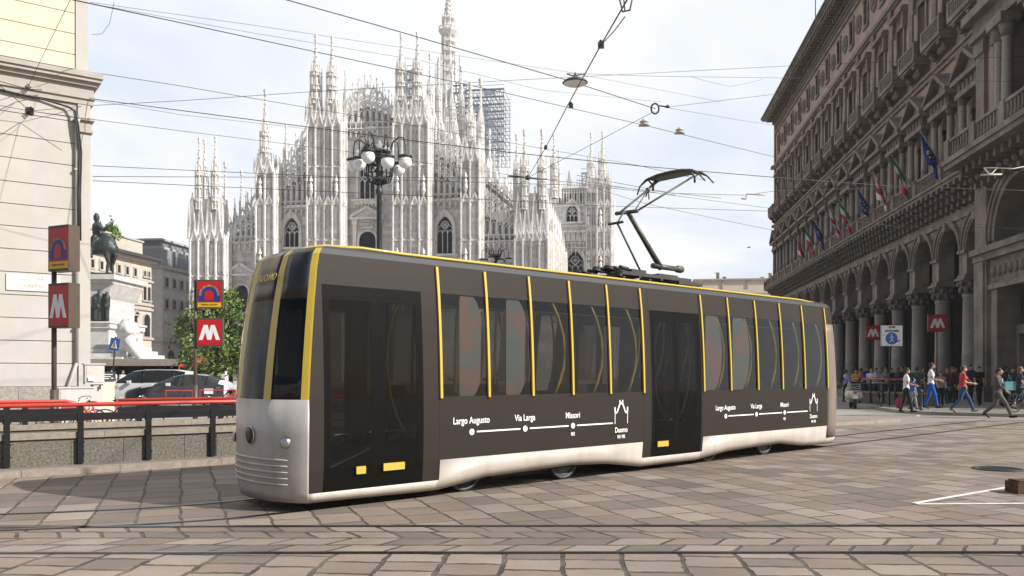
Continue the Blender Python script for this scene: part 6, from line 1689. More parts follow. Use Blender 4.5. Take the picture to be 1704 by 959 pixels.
# ================================================================== cars
M['carwhite']=mk('white_car_paint',(.62,.63,.64),.25,var=.01,coat=.6); M['cardark']=mk('dark_violet_car_paint',(.035,.03,.05),.25,var=.05,coat=.6)
M['carglass']=mk('car_glass',(.02,.025,.028),.05,spec=.6,coat=.3); M['tyre']=mk('tyre_rubber',(.02,.02,.02),.85); M['taillight']=mk('tail_light_red',(.45,.02,.02),.2,coat=.5)
def car(px0,Y,L_,label,stations,rz,body='carwhite',dark=False,z=0,cabin=(3,8),group='cars parked behind the metro stairs'):
    """stations: (x, belt z, top z, half width belt, half width top)"""
    q=P(px0,620,Y); t=thing('parked_car',label,'car',(q.x,q.y,z),rz,group)
    secs=[]
    for (x,zb_,zt,wb,wt) in stations:
        secs.append([(x,-wb*.92,.22),(x,-wb,.42),(x,-wb*1.01,(zb_+.42)/2),(x,-wb*.97,zb_),(x,-wt,zt-.03),(x,-wt*.6,zt),(x,wt*.6,zt),(x,wt,zt-.03),(x,wb*.97,zb_),(x,wb*1.01,(zb_+.42)/2),(x,wb,.42),(x,wb*.92,.22)])
    bd=MB();gl=MB();dk=MB(); bd.smooth=True; gl.smooth=True; dk.smooth=True
    for i in range(len(secs)-1):
        A,B=secs[i],secs[i+1]; cab=cabin[0]<=i<cabin[1]
        for j in range(11):
            f=[A[j],B[j],B[j+1],A[j+1]]
            if cab and j in(3,7): tg=gl
            elif (i==cabin[0]-0 or i==cabin[1]-1) and j in(4,5,6) and abs(A[j][2]-B[j][2])>.12: tg=gl
            elif dark and j in (1,2,8,9) and (i>0 and i<len(secs)-2): tg=dk
            elif dark and i<2: tg=dk
            else: tg=bd
            tg.add(f,[(0,1,2,3)])
    bd.add(secs[0],[tuple(range(11,-1,-1))]); bd.add(secs[-1],[tuple(range(12))])
    bd.add([s[0] for s in secs]+[s[11] for s in secs],[(i,i+1,i+1+len(secs),i+len(secs)) for i in range(len(secs)-1)])
    weld(bd,.003); b=bd.build('body',M[body],t)
    weld(gl,.003); gl.build('windows',M['carglass'],t)
    if dk.f: weld(dk,.003); dk.build('dark_side_wrap',M['cardark'],t)
    for x in (secs[0][0][0]+.85,secs[-1][0][0]-.8):
        for sy in (-1,1):
            wb=MB(); wb.T=Matrix.Translation((x,sy*.76,.32))@Matrix.Rotation(pi/2*sy,4,'X'); wb.lathe([(0,-.1),(.3,-.1),(.325,-.06),(.325,.06),(.3,.1),(.22,.1),(.2,.06),(0,.06)],n=20); wo=wb.build('wheel',M['tyre'],t)
            hb=MB(); hb.T=Matrix.Translation((x,sy*.76,.32))@Matrix.Rotation(pi/2*sy,4,'X'); hb.lathe([(0,-.0),(.06,-.105),(.06,-.09),(0,-.09)],n=8) 
            for k in range(5): 
                a=2*pi*k/5; hb.bar(0,0,.2*cos(a),.2*sin(a),.04,-.1,-.09) if False else hb.tube([(0,0,-.1),(.2*cos(a),.2*sin(a),-.1)],.022,4)
            hb.tube([(.2*cos(2*pi*k/16),.2*sin(2*pi*k/16),-.1) for k in range(16)],.02,4,True); hb.build('rim',M['chrome'],wo)
    for i in range(cabin[0]+1,cabin[1]):
        if i in (cabin[0]+2,cabin[0]+4):
            x,zb_,zt,wb_,wt=stations[i]; mb=MB()
            for sy in(-1,1): mb.tube([(x,sy*wb_*.98,zb_),(x,sy*wt*1.01,zt-.04)],.03,5)
            mb.build('door_pillar',M['black'],t)
    x,zb_,zt,wb_,wt=stations[-1]
    for sy in(-1,1):
        mb=MB(); mb.box(x-.25,x+.015,sy*wb_*.75-.12,sy*wb_*.75+.12,zb_-.35,zb_-.08); mb.build('tail_light',M['taillight'],t)
        x0=stations[0][0]; mb=MB(); mb.box(x0-.015,x0+.2,sy*stations[0][3]*.72-.15,sy*stations[0][3]*.72+.15,.55,.7); mb.build('headlight',M['globe'],t)
    for k in range(3):
        pass
    mb=MB(); i=cabin[0]; x,zb_,zt,wb_,wt=stations[i+1]
    for sy in(-1,1): mb.box(x-.1,x+.05,sy*(wb_+.02),sy*(wb_+.2),zb_+.0,zb_+.14)
    mb.build('wing_mirror',M[body],t)
    mb=MB(); 
    for xx in (stations[cabin[0]+2][0]+.55,stations[cabin[0]+4][0]+.5):
        for sy in(-1,1): mb.box(xx,xx+.16,sy*wb_-.02 if sy>0 else sy*wb_-.035,sy*wb_+.035 if sy>0 else sy*wb_+.02,.86,.89)
    mb.build('door_handle',M['chrome'],t)
    return t
hatch=[(-2.3,.62,.68,.62,.5),(-2.15,.72,.82,.78,.62),(-1.5,.86,.98,.86,.72),(-.95,.95,1.06,.87,.7),(-.2,.96,1.38,.87,.62),(.35,.97,1.49,.87,.6),(.9,.98,1.5,.87,.59),(1.4,1.0,1.44,.86,.58),(1.95,1.05,1.22,.84,.6),(2.2,1.0,1.08,.8,.62),(2.3,.7,.8,.7,.6)]
van=[(-2.4,.75,.85,.7,.6),(-2.2,.9,1.,.84,.7),(-1.6,1.0,1.12,.9,.74),(-1.25,1.05,1.2,.9,.72),(-.5,1.06,1.66,.9,.7),(.1,1.07,1.74,.9,.7),(.8,1.08,1.75,.9,.7),(1.6,1.08,1.74,.9,.7),(2.15,1.07,1.66,.9,.68),(2.35,1.0,1.1,.86,.7),(2.42,.7,.8,.82,.7)]
YC=39.5
c=car(301,YC,4.6,'white hatchback with dark side wrap, nearest car behind the metro railing',hatch,.03,dark=True,cabin=(3,8))
c.scale=(1.02,1,1.02)
mb=MB(); mb.box(1.35,1.75,-.905,-.89,.6,.84); mb.build('number_sticker',M['signwhite'],c)
c2=car(246,YC+3.6,4.8,'white people carrier partly hidden behind the dark sided hatchback',van,.02,cabin=(3,8))
text('SAS',c2,(-1.3,-.93,.88),(pi/2,0,0),.28,M['signred'],'door_lettering')
c3=car(436,YC+2.2,4.6,'white car mostly hidden behind the tram nose and tree',hatch,.02,cabin=(3,8))
# ================================================================== bicycles
def bicycle(pos,rz,label,col,group=None,S=1.):
    t=thing('bicycle',label,'bicycle',pos,rz,group)
    for x in (-.52,.52):
        mb=MB(); mb.tube([(x+.33*cos(2*pi*k/24),0,.35+.33*sin(2*pi*k/24)) for k in range(24)],.018,5,True); w_=mb.build('wheel',M['tyre'],t)
        mb=MB()
        for k in range(10): a=2*pi*k/10; mb.tube([(x,0,.35),(x+.32*cos(a),0,.35+.32*sin(a))],.004,3)
        mb.ball((x,0,.35),.03,6,4); mb.build('spokes',M['chrome'],w_)
    mb=MB(); bb=(-.02,0,.32); st=(-.18,0,.85); hd=(.36,0,.82)
    for a,b in ((bb,st),(bb,(.38,0,.72)),(st,hd),(bb,(-.52,0,.35)),((-.16,0,.78),(-.52,0,.35)),(hd,(.52,0,.35)),(hd,(.33,0,.98))): mb.tube([a,b],.017,6)
    mb.build('frame',M[col],t)
    mb=MB(); mb.tube([(.30,-.27,1.0),(.36,-.1,1.02),(.36,.1,1.02),(.30,.27,1.0)],.013,5); mb.build('handlebar',M['chrome'],t)
    mb=MB(); mb.ball((-.2,0,.9),.1,8,5,1.4,.7,.35); mb.build('saddle',M['blackm'],t)
    return t
M['bikered']=M['red']
for (px,Y,rz,col,lab) in ((122,20.3,.9,'chrome','silver framed bicycle leaning just right of the first metro post'),(168,19.6,.5,'red','red bicycle with red rear mudguard behind the railing under the grey cabinet'),(212,21.,.3,'black','black bicycle behind the railing right of the beige pillar'),(104,19.,.4,'chrome','pale bicycle partly behind the first metro post foot'),(392,20.5,1.0,'black','dark bicycle beside the tram nose behind the railing')):
    q=P(px,620,Y); bicycle((q.x,q.y,0),rz,lab,col,'bicycles behind the metro stairs')
# bike rack hoops red
for k,px in enumerate((66,122)):
    q=P(px,620,18.4); t=thing('rack_hoop',('red bicycle rack hoop left of the first metro post','red bicycle rack hoop right of the first metro post')[k],'rack',(q.x,q.y,0),.7,'red bicycle rack hoops')
    mb=MB(); mb.tube([(-.3,0,0),(-.3,0,.7),(-.2,0,.84),(.2,0,.84),(.3,0,.7),(.3,0,0)],.035,8); mb.build('hoop',M['red'],t)
# far red barriers by the cars
for k,(pa,pb,Y) in enumerate(((276,320,30.),(333,392,31.))):
    q=P(pa,620,Y); L_=(pb-pa)/FXL*Y; t=thing('street_barrier',('low red rail barrier in front of the dark sided car','low red rail barrier right of the second metro post')[k],'barrier',(q.x,q.y,0),.04,'red street barriers')
    mb=MB(); mb.tube([(0,0,.0),(0,0,.95),(L_,0,.95),(L_,0,0)],.03,6); mb.build('top_rail',M['red'],t); mb=MB(); mb.tube([(0,0,.55),(L_,0,.55)],.022,6)
    mb.tube([(L_*.5,0,0),(L_*.5,0,.95)],.022,6); mb.tube([(L_*.5,0,.5),(L_*.8,0,.93)],.02,6); mb.build('dark_rail',M['black'],t)
# ================================================================== overhead wires
def wire(name_label,pts,r=.012,sag=.0,extra=None):
    W=[P(*p) for p in pts]; out=[]
    for a,b in zip(W[:-1],W[1:]):
        n=8
        for k in range(n):
            q=a.lerp(b,k/n); q.z-=sag*4*(k/n)*(1-k/n)*(b-a).length/20; out.append(q)
    out.append(W[-1]); o0=out[0].copy()
    mb=MB(); mb.tube([tuple(p-o0) for p in out],r*.85,5); o=mb.build('overhead_wire',M['wire'],None,o0); props(o,name_label,'wire','overhead tram and span wires'); return o
WB=26.3
wire('heavy span wire falling from the top left corner across the cathedral towards the right palace',[(112,-2,14),(300,38,19),(620,107,24),(850,157,29),(1082,211,34),(1320,269,60)],.013)
wire('heavy span wire from the top edge down to the hanging street light and clamp ring',[(470,-2,19),(620,40,21),(945,134,25),(1090,181,28)],.015)
wire('thin wire along the upper sky, upper one of a close pair above the spires',[(150,4,30),(420,42,34),(700,84,40),(945,120,46),(1200,170,60)],.009)
wire('thin wire along the upper sky, lower one of a close pair above the spires',[(150,6,30),(420,55,34),(700,101,40),(900,150,46),(1100,170,60)],.009)
wire('wire sloping from the corner building cornice across the left and central spires',[(0,92,24),(150,120,27),(300,143,28),(516,180,30),(700,211,33),(1060,275,40),(1170,300,44)],.011,.02)
wire('wire rising from the corner building pillar to the upper right palace',[(50,185,WB-.6),(150,176,27),(300,168,28),(516,153,29),(850,134,32),(1310,110,44),(1704,94,40)],.010)
wire('thick twisted feeder cable from the corner building across all the spires to the right edge',[(140,163,27),(300,184,25),(700,236,24),(850,254,24),(1070,277,25),(1320,298,28),(1484,310,30),(1720,318,30)],.014)
wire('thin wire just under the thick feeder cable over the left towers',[(150,166,27),(300,191,28),(516,215,32),(760,246,38)],.007)
wire('wire from the wall anchor crossing the left tower tops down to the lamp globes',[(50,185,WB-.6),(155,199,24),(300,218,25),(560,250,28),(880,296,34)],.009)
wire('level wire over the cathedral lace screens, top of a group of three',[(154,276,20),(300,283,21),(700,301,23),(980,309,25),(1124,325,27)],.009)
wire('level wire over the cathedral lace screens, middle of a group of three',[(154,294,20),(420,295,22),(700,296,24),(878,296,26),(1200,330,30)],.009)
wire('level wire over the cathedral lace screens, lowest of a group of three',[(154,301,18),(300,308,19),(700,326,21),(980,342,23),(1290,352,27)],.008)
wire('main contact wire running from the top edge down towards the wire crossing over the transept',[(1047,-6,10),(1000,75,12.6),(945,175,17),(908,246,23),(878,296,30)],.012)
wire('short bridle wire beside the contact wire near the top edge',[(1040,28,10.6),(1022,52,11.4),(1000,75,12.6)],.009)
wire('oblique wire from the clamp ring down left to the wire crossing',[(1088,186,28),(980,243,29),(878,296,30)],.010)
wire('wire from the clamp ring rising gently to the right palace',[(1106,179,28),(1280,158,40),(1400,142,50),(1704,134,44)],.009)
wire('faint wire from the clamp ring falling to the palace edge',[(1106,179,28),(1230,200,40),(1330,215,62)],.007)
wire('thin wire through the hanging light to the palace with a slack loop',[(945,122,26),(1080,127,28),(1300,130,34),(1704,136,38)],.007)
wire('slack looping wire left of the palace cornice',[(1150,128,32),(1215,144,33),(1270,132,34)],.006,.2)
wire('contact wire above the collector head running to the palace',[(878,296,30),(980,309,26),(1156,283,15.6),(1320,345,20)],.010) if False else None
wire('contact wire touching the pantograph, running off to the right',[(1000,262,13),(1120,281,14.6),(1300,298,18),(1480,330,24)],.010) if False else None
wire('wire from behind the pantograph to the right edge over the arcade',[(960,292,28),(1120,322,29),(1240,325,30),(1290,318,32),(1500,312,34)],.010)
wire('wire crossing low through the pantograph arms to the palace corner',[(980,310,30),(1070,338,31),(1200,366,33),(1290,384,36)],.008)
wire('wire low across the transept tower to the palace corner',[(960,300,30),(1124,326,31),(1290,348,34)],.008)
wire('lowest thin wire across the arcade arches',[(1290,352,28),(1500,378,30),(1704,380,28)],.007)
wire('second thin wire across the arcade arches',[(1290,318,30),(1450,350,31),(1704,384,27)],.007)
wire('short diagonal stay wire on the corner building face',[(118,-2,20),(80,75,23.5),(45,148,WB-.7)],.009)
wire('heavy stay wire entering from the left edge to the wall anchor',[(-20,128,20),(15,155,23.5),(50,185,WB-.6)],.014)
wire('cable entering along the cornice from the left edge to the upper anchor',[(-10,133,24),(45,148,WB-.7),(70,150,WB-.3)],.014)
wire('wire along the corner building from the left edge through the lower anchor',[(-20,172,25),(50,185,WB-.6),(150,200,WB-.2)],.010)
wire('thin drooping cable at the top left beside the corner building',[(153,58,24),(170,56,24.5),(182,40,25),(190,4,25)],.008,.1)
# wire fittings
def fit(px,py,Y,label,kind):
    q=P(px,py,Y); t=thing('wire_fitting',label,'wire fitting',q,0)
    mb=MB()
    if kind=='ring': mb.tube([(.13*cos(2*pi*k/14),0,.17*sin(2*pi*k/14)) for k in range(14)],.03,6,True); mb.tube([(.1,0,.1),(.5,0,.05)],.025,5); mb.ball((.42,0,.07),.06,6,5); 
    elif kind=='ins': mb.lathe([(.2,0),(.2,.04),(.13,.06),(.13,.1),(.18,.12),(.18,.16),(.08,.18),(.07,.25)],n=10); mb.box(-.22,.22,-.05,.05,-.04,.0)
    elif kind=='clamp': mb.box(-.045,.045,-.02,.02,-.05,.04); mb.ball((0,0,.05),.03,6,5)
    elif kind=='cross': mb.tube([(-.7,0,.06),(.7,0,-.06)],.03,5); mb.tube([(-.4,-.3,-.02),(.4,.3,.02)],.03,5); mb.ball((0,0,0),.1,6,5)
    mb.build('fitting_body',M['iron'] if kind!='ins' else M['cab'],t)
fit(1090,181,28,'oval clamp ring where three wires meet in the sky',"ring"); fit(1072,209,33,'pale insulator on the sloping wire, left of two',"ins"); fit(1131,222,36,'pale insulator on the sloping wire, right of two',"ins")
fit(1000,75,12.6,'small wire clamp high on the contact wire',"clamp"); fit(950,176,17,'wire clamp below the hanging street light',"clamp"); fit(908,246,23,'wire clamp above the right cathedral corner spires',"clamp"); fit(878,296,30,'dark wire crossing piece in front of the right cathedral towers',"cross")
q=P(1040,6,10.2); t=thing('hanging_rod','dark trapezoid wire frame hanging at the top edge of the picture','wire fitting',q,0)
mb=MB(); mb.tube([(-.1,0,.2),(-.03,0,-.1),(.06,0,-.08),(.12,0,.2)],.012,5); mb.tube([(-.03,0,.2),(.0,0,-.1)],.008,4); mb.build('bent_rod',M['iron'],t)
q=P(1250,326,30); t=thing('section_insulator','small pale zigzag tie on the wire left of the palace','wire fitting',q,0); mb=MB(); mb.tube([(-.35,0,-.1),(-.2,0,-.12),(-.15,0,.06),(.3,0,.04),(.5,0,.03)],.03,5); mb.build('bent_tie',M['cab'],t)
q=P(1648,284,26); t=thing('section_insulator','pale wire clamp at the foot of the pavilion balcony','wire fitting',q,0); mb=MB(); mb.tube([(-.2,0,.08),(.2,0,.08),(.05,0,-.1),(-.05,0,-.1),(-.2,0,.08)],.025,5); mb.tube([(.2,0,.08),(.7,0,.05),(1.2,0,.15)],.02,5); mb.tube([(-.3,0,-.14),(.35,0,-.12)],.03,5); mb.build('clamp_body',M['cab'],t)
# hanging street light
q=P(957,138,25); t=thing('hanging_light','dark shallow bowl street light hanging on the span wires in the sky','street light',q,0)
mb=MB(); mb.lathe([(.36,-.02),(.38,.0),(.34,.05),(.2,.12),(.08,.16),(.05,.24)],n=24); mb.build('hood',mk('olive_hood',(.05,.055,.04),.5),t); mb=MB(); mb.lathe([(.0,-.11),(.15,-.10),(.28,-.06),(.35,-.02)],n=24); mb.build('lens',M['globe'],t)
mb=MB(); mb.tube([(-.25,0,.27),(-.05,0,.2),(.05,0,.22),(.3,0,.27)],.02,5); mb.tube([(0,0,.12),(0,0,.3)],.03,5); mb.build('hanger',M['iron'],t)
# bird
q=P(1246,412,80); t=thing('bird','tiny bird gliding in the pale sky left of the palace','bird',q,.3); mb=MB(); mb.caps((-.12,0,0),(.12,0,0),.05,.04); mb.add([(-.05,0,.02),(.06,0,.02),(.0,.35,.1),(-.05,.35,.1)],[(0,1,2,3)]); mb.add([(-.05,0,.02),(.06,0,.02),(0,-.35,.06),(-.05,-.35,.06)],[(0,1,2,3)]); mb.build('bird_body',M['iron'],t)
# ================================================================== right side street furniture
def fig(px,py,z=.12): Y=(H-z)*FXL/(py-HY); return P(px,620,Y).xy.to_3d(), Y
q=P(1533,620,32.9); t=thing('bollard','thin black bollard on the kerb between the two men in white tops','bollard',(q.x,q.y,.12),0)
mb=MB(); mb.lathe([(.07,0),(.07,.05),(.05,.08),(.05,.68),(.065,.7),(.065,.76),(.03,.82)],n=10); mb.build('post_body',M['iron'],t)
# metro stairs on the right
def GL(px,Y): return P(px,620,Y).x
a=Vector((GL(1424,40.5),40.5)); b=Vector((GL(1552,36.8),36.8)); d=(b-a); Lr=d.length; ra=atan2(d.y,d.x)
t=thing('stair_parapet','dark granite parapet with red topped rail of the metro stairs before the arcade','parapet',(a.x,a.y,.12),ra)
mb=MB(); mb.box(0,Lr,0,.25,0,.5); mb.build('granite_slab_face',M['parap'],t); mb=MB(); mb.box(-.03,Lr+.03,-.04,.3,.5,.58); mb.build('coping',M['coping'],t)
mb=MB(); mb.tube([(-.1,-.02,1.16),(Lr*.72,-.02,1.16)],.035,8); mb.build('red_handrail',M['red'],t); mb=MB(); mb.tube([(0,-.02,.95),(Lr,-.02,.95)],.03,6); mb.build('lower_bar',M['black'],t)
for k in range(6):
    mb=MB(); x=k*Lr/6+.2; mb.box(x-.04,x+.04,-.06,.0,.05,1.14 if k<5 else .95); mb.build('post',M['black'],t)
# chain fence near the right edge
a=Vector((GL(1592,38.5),38.5)); b=Vector((GL(1760,34),34.)); d=(b-a); Lr=d.length; ra=atan2(d.y,d.x)
t=thing('post_and_bar_fence','low black post and bar fence before the corner pavilion','fence',(a.x,a.y,.12),ra)
for k in range(5):
    mb=MB(); x=k*Lr/4; mb.lathe([(.05,0),(.04,.9),(.06,.95),(.03,1.)],x,0,8); mb.build('post',M['black'],t)
mb=MB()
for k in range(4):
    x0=k*Lr/4;x1=(k+1)*Lr/4; mb.tube([(x0,0,.85),(x1,0,.85)],.022,5); mb.tube([(x0+(x1-x0)*j/6,0,.85-.5*4*(j/6)*(1-j/6)*.5) for j in range(7)],.018,5)
mb.build('bars',M['black'],t)
# metro signs and the pedestrian area board
q=P(1559,620,45.); metro_sign(1559,45.,'red M sign board on a thin post, right one before the arcade',-.15,.92,.92,.8,zpx(538,45),8,.2,.12,-.0,False)
q=P(1452,620,50.); metro_sign(1452,50.,'smaller red M sign board left of the white pedestrian area board',-.1,.82,.86,.8,zpx(554,50),8,.2,.12,0,False)
q=P(1484,620,37.2); t=thing('pedestrian_area_board','white square board reading area pedonale with a round blue symbol, on a post','road sign',(q.x,q.y,.12),.0)
zc=zpx(559,37.2)-.12; mb=MB(); mb.tube([(-.08,.04,0),(-.08,.04,zc+.4)],.035,8); mb.build('pole',M['iron'],t)
mb=MB(); mb.box(-.48,.48,-.02,.02,zc-.47,zc+.47); bd=mb.build('white_plate',M['signwhite'],t)
mb=MB(); 
for (x0,x1,z0,z1) in ((-.48,.48,.455,.47),(-.48,.48,-.47,-.455),(-.48,-.465,-.47,.47),(.465,.48,-.47,.47)): mb.box(x0,x1,-.024,-.0205,zc+z0,zc+z1)
mb.build('plate_rim',M['black'],bd)
text('area\npedonale',bd,(0,-.026,zc+.31),(pi/2,0,0),.17,M['black'],'board_lettering',bold=.004)
mb=MB(); mb.T=Matrix.Translation((-.02,-.0215,zc-.12))@Matrix.Rotation(pi/2,4,'X'); mb.fru(0,0,-.0,.004,.27,.27,28); dk_=mb.build('blue_disc',M['signblue2'],bd)
mb=MB(); y=-.029
mb.ball((-.02,y,zc+.04),.035,8,6,1,.2,1); mb.tube([(-.02,y,zc),(-.01,y,zc-.13)],.03,5); mb.tube([(-.01,y,zc-.13),(-.09,y,zc-.28)],.02,5); mb.tube([(-.01,y,zc-.13),(.07,y,zc-.28)],.02,5); mb.tube([(-.02,y,zc-.02),(-.1,y,zc-.1)],.015,5); mb.tube([(-.02,y,zc-.02),(.07,y,zc-.09)],.015,5)
mb.build('walker_symbol',M['signwhite'],dk_)
mb=MB(); mb.tube([(.12,y,zc-.3),(.3,y,zc-.22),(.33,y,zc-.18)],.02,5); mb.ball((-.36,y,zc+.03),.03,6,4,1,.2,.6); mb.build('small_marks',M['black'],bd)
# scooter seen from behind
M['vbeige']=mk('scooter_cream_paint',(.55,.50,.38),.3,coat=.5,var=.04)
q=P(1421,620,37.); t=thing('scooter','cream motor scooter seen from behind with chrome rack, parked beside the tram rear','scooter',(q.x,q.y,0),-.25)
mb=MB(); mb.ball((-.2,0,.58),.2,10,8,.85,1.5,1.1); mb.ball((.2,0,.58),.2,10,8,.85,1.5,1.1); mb.ball((0,-.1,.62),.24,10,8,1.1,1.5,1.0); mb.ball((0,.85,.65),.2,10,8,1.4,.4,2.0); mb.box(-.2,.2,.1,.85,.3,.36); mb.ball((0,.8,1.05),.14,8,6,1.3,.8,1); mb.build('body_shell',M['vbeige'],t)
for y in (-.25,.95):
    mb=MB(); mb.T=Matrix.Translation((0,y,.24))@Matrix.Rotation(pi/2,4,'Y'); mb.lathe([(0,-.06),(.2,-.06),(.24,-.03),(.24,.03),(.2,.06),(0,.06)],n=18); mb.build('wheel',M['tyre'],t)
mb=MB(); mb.box(-.12,.12,-.05,.5,.82,.92); mb.build('saddle',M['blackm'],t)
mb=MB(); mb.box(-.11,.11,-.44,-.42,.45,.62); mb.build('number_plate',M['signwhite'],t)
mb=MB(); mb.box(-.07,.07,-.43,-.38,.68,.76); mb.build('tail_light',M['taillight'],t)
mb=MB(); 
for k in range(4): mb.tube([(-.22,-.35,.82+k*.09),(.22,-.35,.82+k*.09)],.014,5)
for x in(-.2,.2): mb.tube([(x,-.35,.78),(x,-.35,1.12)],.014,5)
mb.build('chrome_rack',M['chrome'],t)
mb=MB(); mb.box(-.19,.19,-.3,-.02,.95,1.2); mb.build('top_box',M['black'],t)
mb=MB(); mb.tube([(-.32,.7,1.08),(0,.78,1.12),(.32,.7,1.08)],.02,5); mb.tube([(.28,.7,1.1),(.34,.66,1.3)],.01,4); mb.ball((.36,.66,1.32),.05,8,6,1.3,.4,1); mb.tube([(-.28,.7,1.1),(-.34,.66,1.3)],.01,4); mb.ball((-.36,.66,1.32),.05,8,6,1.3,.4,1); mb.build('handlebar',M['black'],t)
q=P(1463,620,36.9); bicycle((q.x,q.y,.12),1.3,'dark bicycle leaning on the right metro stair parapet','black','bicycles before the arcade')
q=P(1708,620,31.2); bicycle((q.x,q.y,.12),.25,'black bicycle cut off by the right edge of the picture','black','bicycles before the arcade')
# ================================================================== people
SK=[mk('skin_light',(.56,.33,.24),.6,var=.05),mk('skin_tan',(.36,.2,.13),.6,var=.05)]
HR=[mk('hair_dark',(.015,.011,.009),.7,var=.2),mk('hair_brown',(.10,.05,.025),.7,var=.2),mk('hair_auburn',(.22,.10,.04),.7,var=.2)]
CLc={}
def cl(name,c,rough=.9):
    if name not in CLc: CLc[name]=mk('cloth_'+name,c,rough,var=.08,scale=6,bump=.4,bscale=14)
    return CLc[name]
def person(px,Y,h,rz,label,top,bot,hair=0,skin=0,stride=0.,armL=(.1,.2),armR=(.1,.2),z=.12,group=None,sleeve=.5,female=False,shoes=None,jacket=None,bag=None,tie=False,vox=.017,long_hair=False,lean=0.,skirt=False):
    q=P(px,620,Y); t=thing('person',label,'person',(q.x,q.y,z),rz,group); s=h/1.75
    t.scale=(s,s,s)
    hipz=.93-abs(stride)*.10; V=Vector
    hip={-1:V((-.09,0,hipz)),1:V((.09,0,hipz))}
    legs={}
    for sd in(-1,1):
        st=stride*sd
        if st>=0:   # front leg, nearly straight
            knee=hip[sd]+V((0,.44*sin(st*.62)+.03,-.44*cos(st*.62))); ank=knee+V((0,.42*sin(st*.5)*.9,-.42*cos(st*.5))); toe=ank+V((0,.17,.02-.05))
        else:
            a=-st; knee=hip[sd]+V((0,-.44*sin(a*.35),-.44*cos(a*.35))); ank=knee+V((0,-.42*sin(a*.95),-.42*cos(a*.95))); toe=ank+V((0,.13,-.1*a-.05))
        legs[sd]=[hip[sd],knee,ank,toe]
    low=min(min(l[2].z-.07,l[3].z-.035) for l in legs.values()); dz=-low
    for l in legs.values():
        for p in l: p.z+=dz
    hz=hipz+dz
    chest=V((0,.01+lean*.5,hz+.42)); neck=V((0,.01+lean*.7,hz+.55)); hd=V((0,.035+lean*.85,hz+.70)); sw=.165 if female else .19
    arms={}
    for sd,(sa,eb) in ((-1,armL),(1,armR)):
        sh=V((sd*sw,lean*.6,hz+.485)); el=sh+V((sd*.05,.27*sin(sa),-.27*cos(sa))); wr=el+V((-sd*.02,.25*sin(sa+eb),-.25*cos(sa+eb))); arms[sd]=[sh,el,wr]
    def torso(mb,g):
        tw=.145 if female else .165
        mb.ball((0,0,hz+.02),1,14,10,.165+g,.115+g,.13+g*.5); mb.ball((0,.0+lean*.2,hz+.18),1,14,10,tw-.02+g,.10+g,.16); mb.ball((0,.01+lean*.5,hz+.36),1,14,10,tw+.02+g,.115+g,.16)
        for sd in(-1,1): mb.caps(V((sd*.05,lean*.6,hz+.5)),arms[sd][0],.055+g,.058+g)
        if female: 
            for sd in(-1,1): mb.ball((sd*.07,.1+lean*.5,hz+.36),.065+g*.5,8,6)
    def body(mb):
        torso(mb,-.012)
        mb.caps(V((0,lean*.6,hz+.48)),neck+V((0,0,.05)),.055,.05); mb.ball(hd,1,16,12,.078,.096,.118); mb.ball(hd+V((0,.035,-.06)),.055,10,8,1,1,.9)
        mb.caps(hd+V((0,.085,.005)),hd+V((0,.112,-.028)),.012,.017)
        for sd in(-1,1):
            mb.ball(hd+V((sd*.078,0,-.01)),.024,6,5,.5,1,1.3)
            a=arms[sd]; mb.caps(a[0],a[1],.05,.038); mb.caps(a[1],a[2],.038,.025)
            l=legs[sd]; mb.caps(l[0],l[1],.085,.055); mb.caps(l[1],l[1].lerp(l[2],.35),.053,.057); mb.caps(l[1].lerp(l[2],.35),l[2],.055,.035); mb.caps(l[2]+V((0,-.02,-.03)),l[3],.035,.028)
    organic('body',SK[skin],t,body,vox,1)
    for sd in(-1,1):
        a=arms[sd]; d=(a[2]-a[1]).normalized(); u=V((1,0,0)); u=(u-d*u.dot(d)).normalized(); v=d.cross(u)
        mb=MB(); pc=a[2]+d*.05; mb.caps(a[2],pc+d*.03,.026,.034,8)
        for k in range(4):
            off=v*(-.027+.018*k); b0=pc+d*.045+off; ln=(.033,.04,.037,.028)[k]; b1=b0+d*ln-u*sd*.006; b2=b1+d*ln*.8-u*sd*.022; mb.tube([b0,b1,b2],[.009,.0085,.007],5)
        b0=pc-v*.02; b1=b0-v*.03+d*.03; b2=b1+d*.03-u*sd*.01; mb.tube([b0,b1,b2],[.011,.010,.008],5); mb.build('hand',SK[skin],t)
    def shirt(mb):
        torso(mb,.012)
        mb.caps(V((0,lean*.6,hz+.47)),V((0,lean*.6,hz+.53)),.075,.062)
        for sd in(-1,1):
            a=arms[sd]
            if sleeve<=1: mb.caps(a[0],a[0].lerp(a[1],max(sleeve,.05)),.066,.06)
            else: mb.caps(a[0],a[1],.064,.052); mb.caps(a[1],a[1].lerp(a[2],sleeve-1),.05,.04)
        if jacket:
            mb.ball((0,-.01,hz-.06),1,14,10,.195,.145,.16); mb.ball((0,0,hz+.2),1,14,10,.18,.13,.22)
    o=organic('jacket' if jacket else ('blouse' if female else 'shirt'),top,t,shirt,vox,3)
    if jacket:
        mb=MB(); y=.125
        mb.add([(-.055,y+.0,hz+.46),(.055,y+.0,hz+.46),(.03,y+.03,hz+.2),(0,y+.035,hz+.1),(-.03,y+.03,hz+.2)],[(0,1,2,3,4)]); mb.build('shirt_front',jacket,t)
    if tie:
        mb=MB(); y=.145; mb.box(-.02,.02,y,y+.012,hz+.42,hz+.46); mb.prism([(-.014,hz+.42),(.014,hz+.42),(.03,hz+.16),(0,hz+.1),(-.03,hz+.16)],y+.01,y+.025); mb.build('tie',cl('tie',(.01,.02,.12)),t)
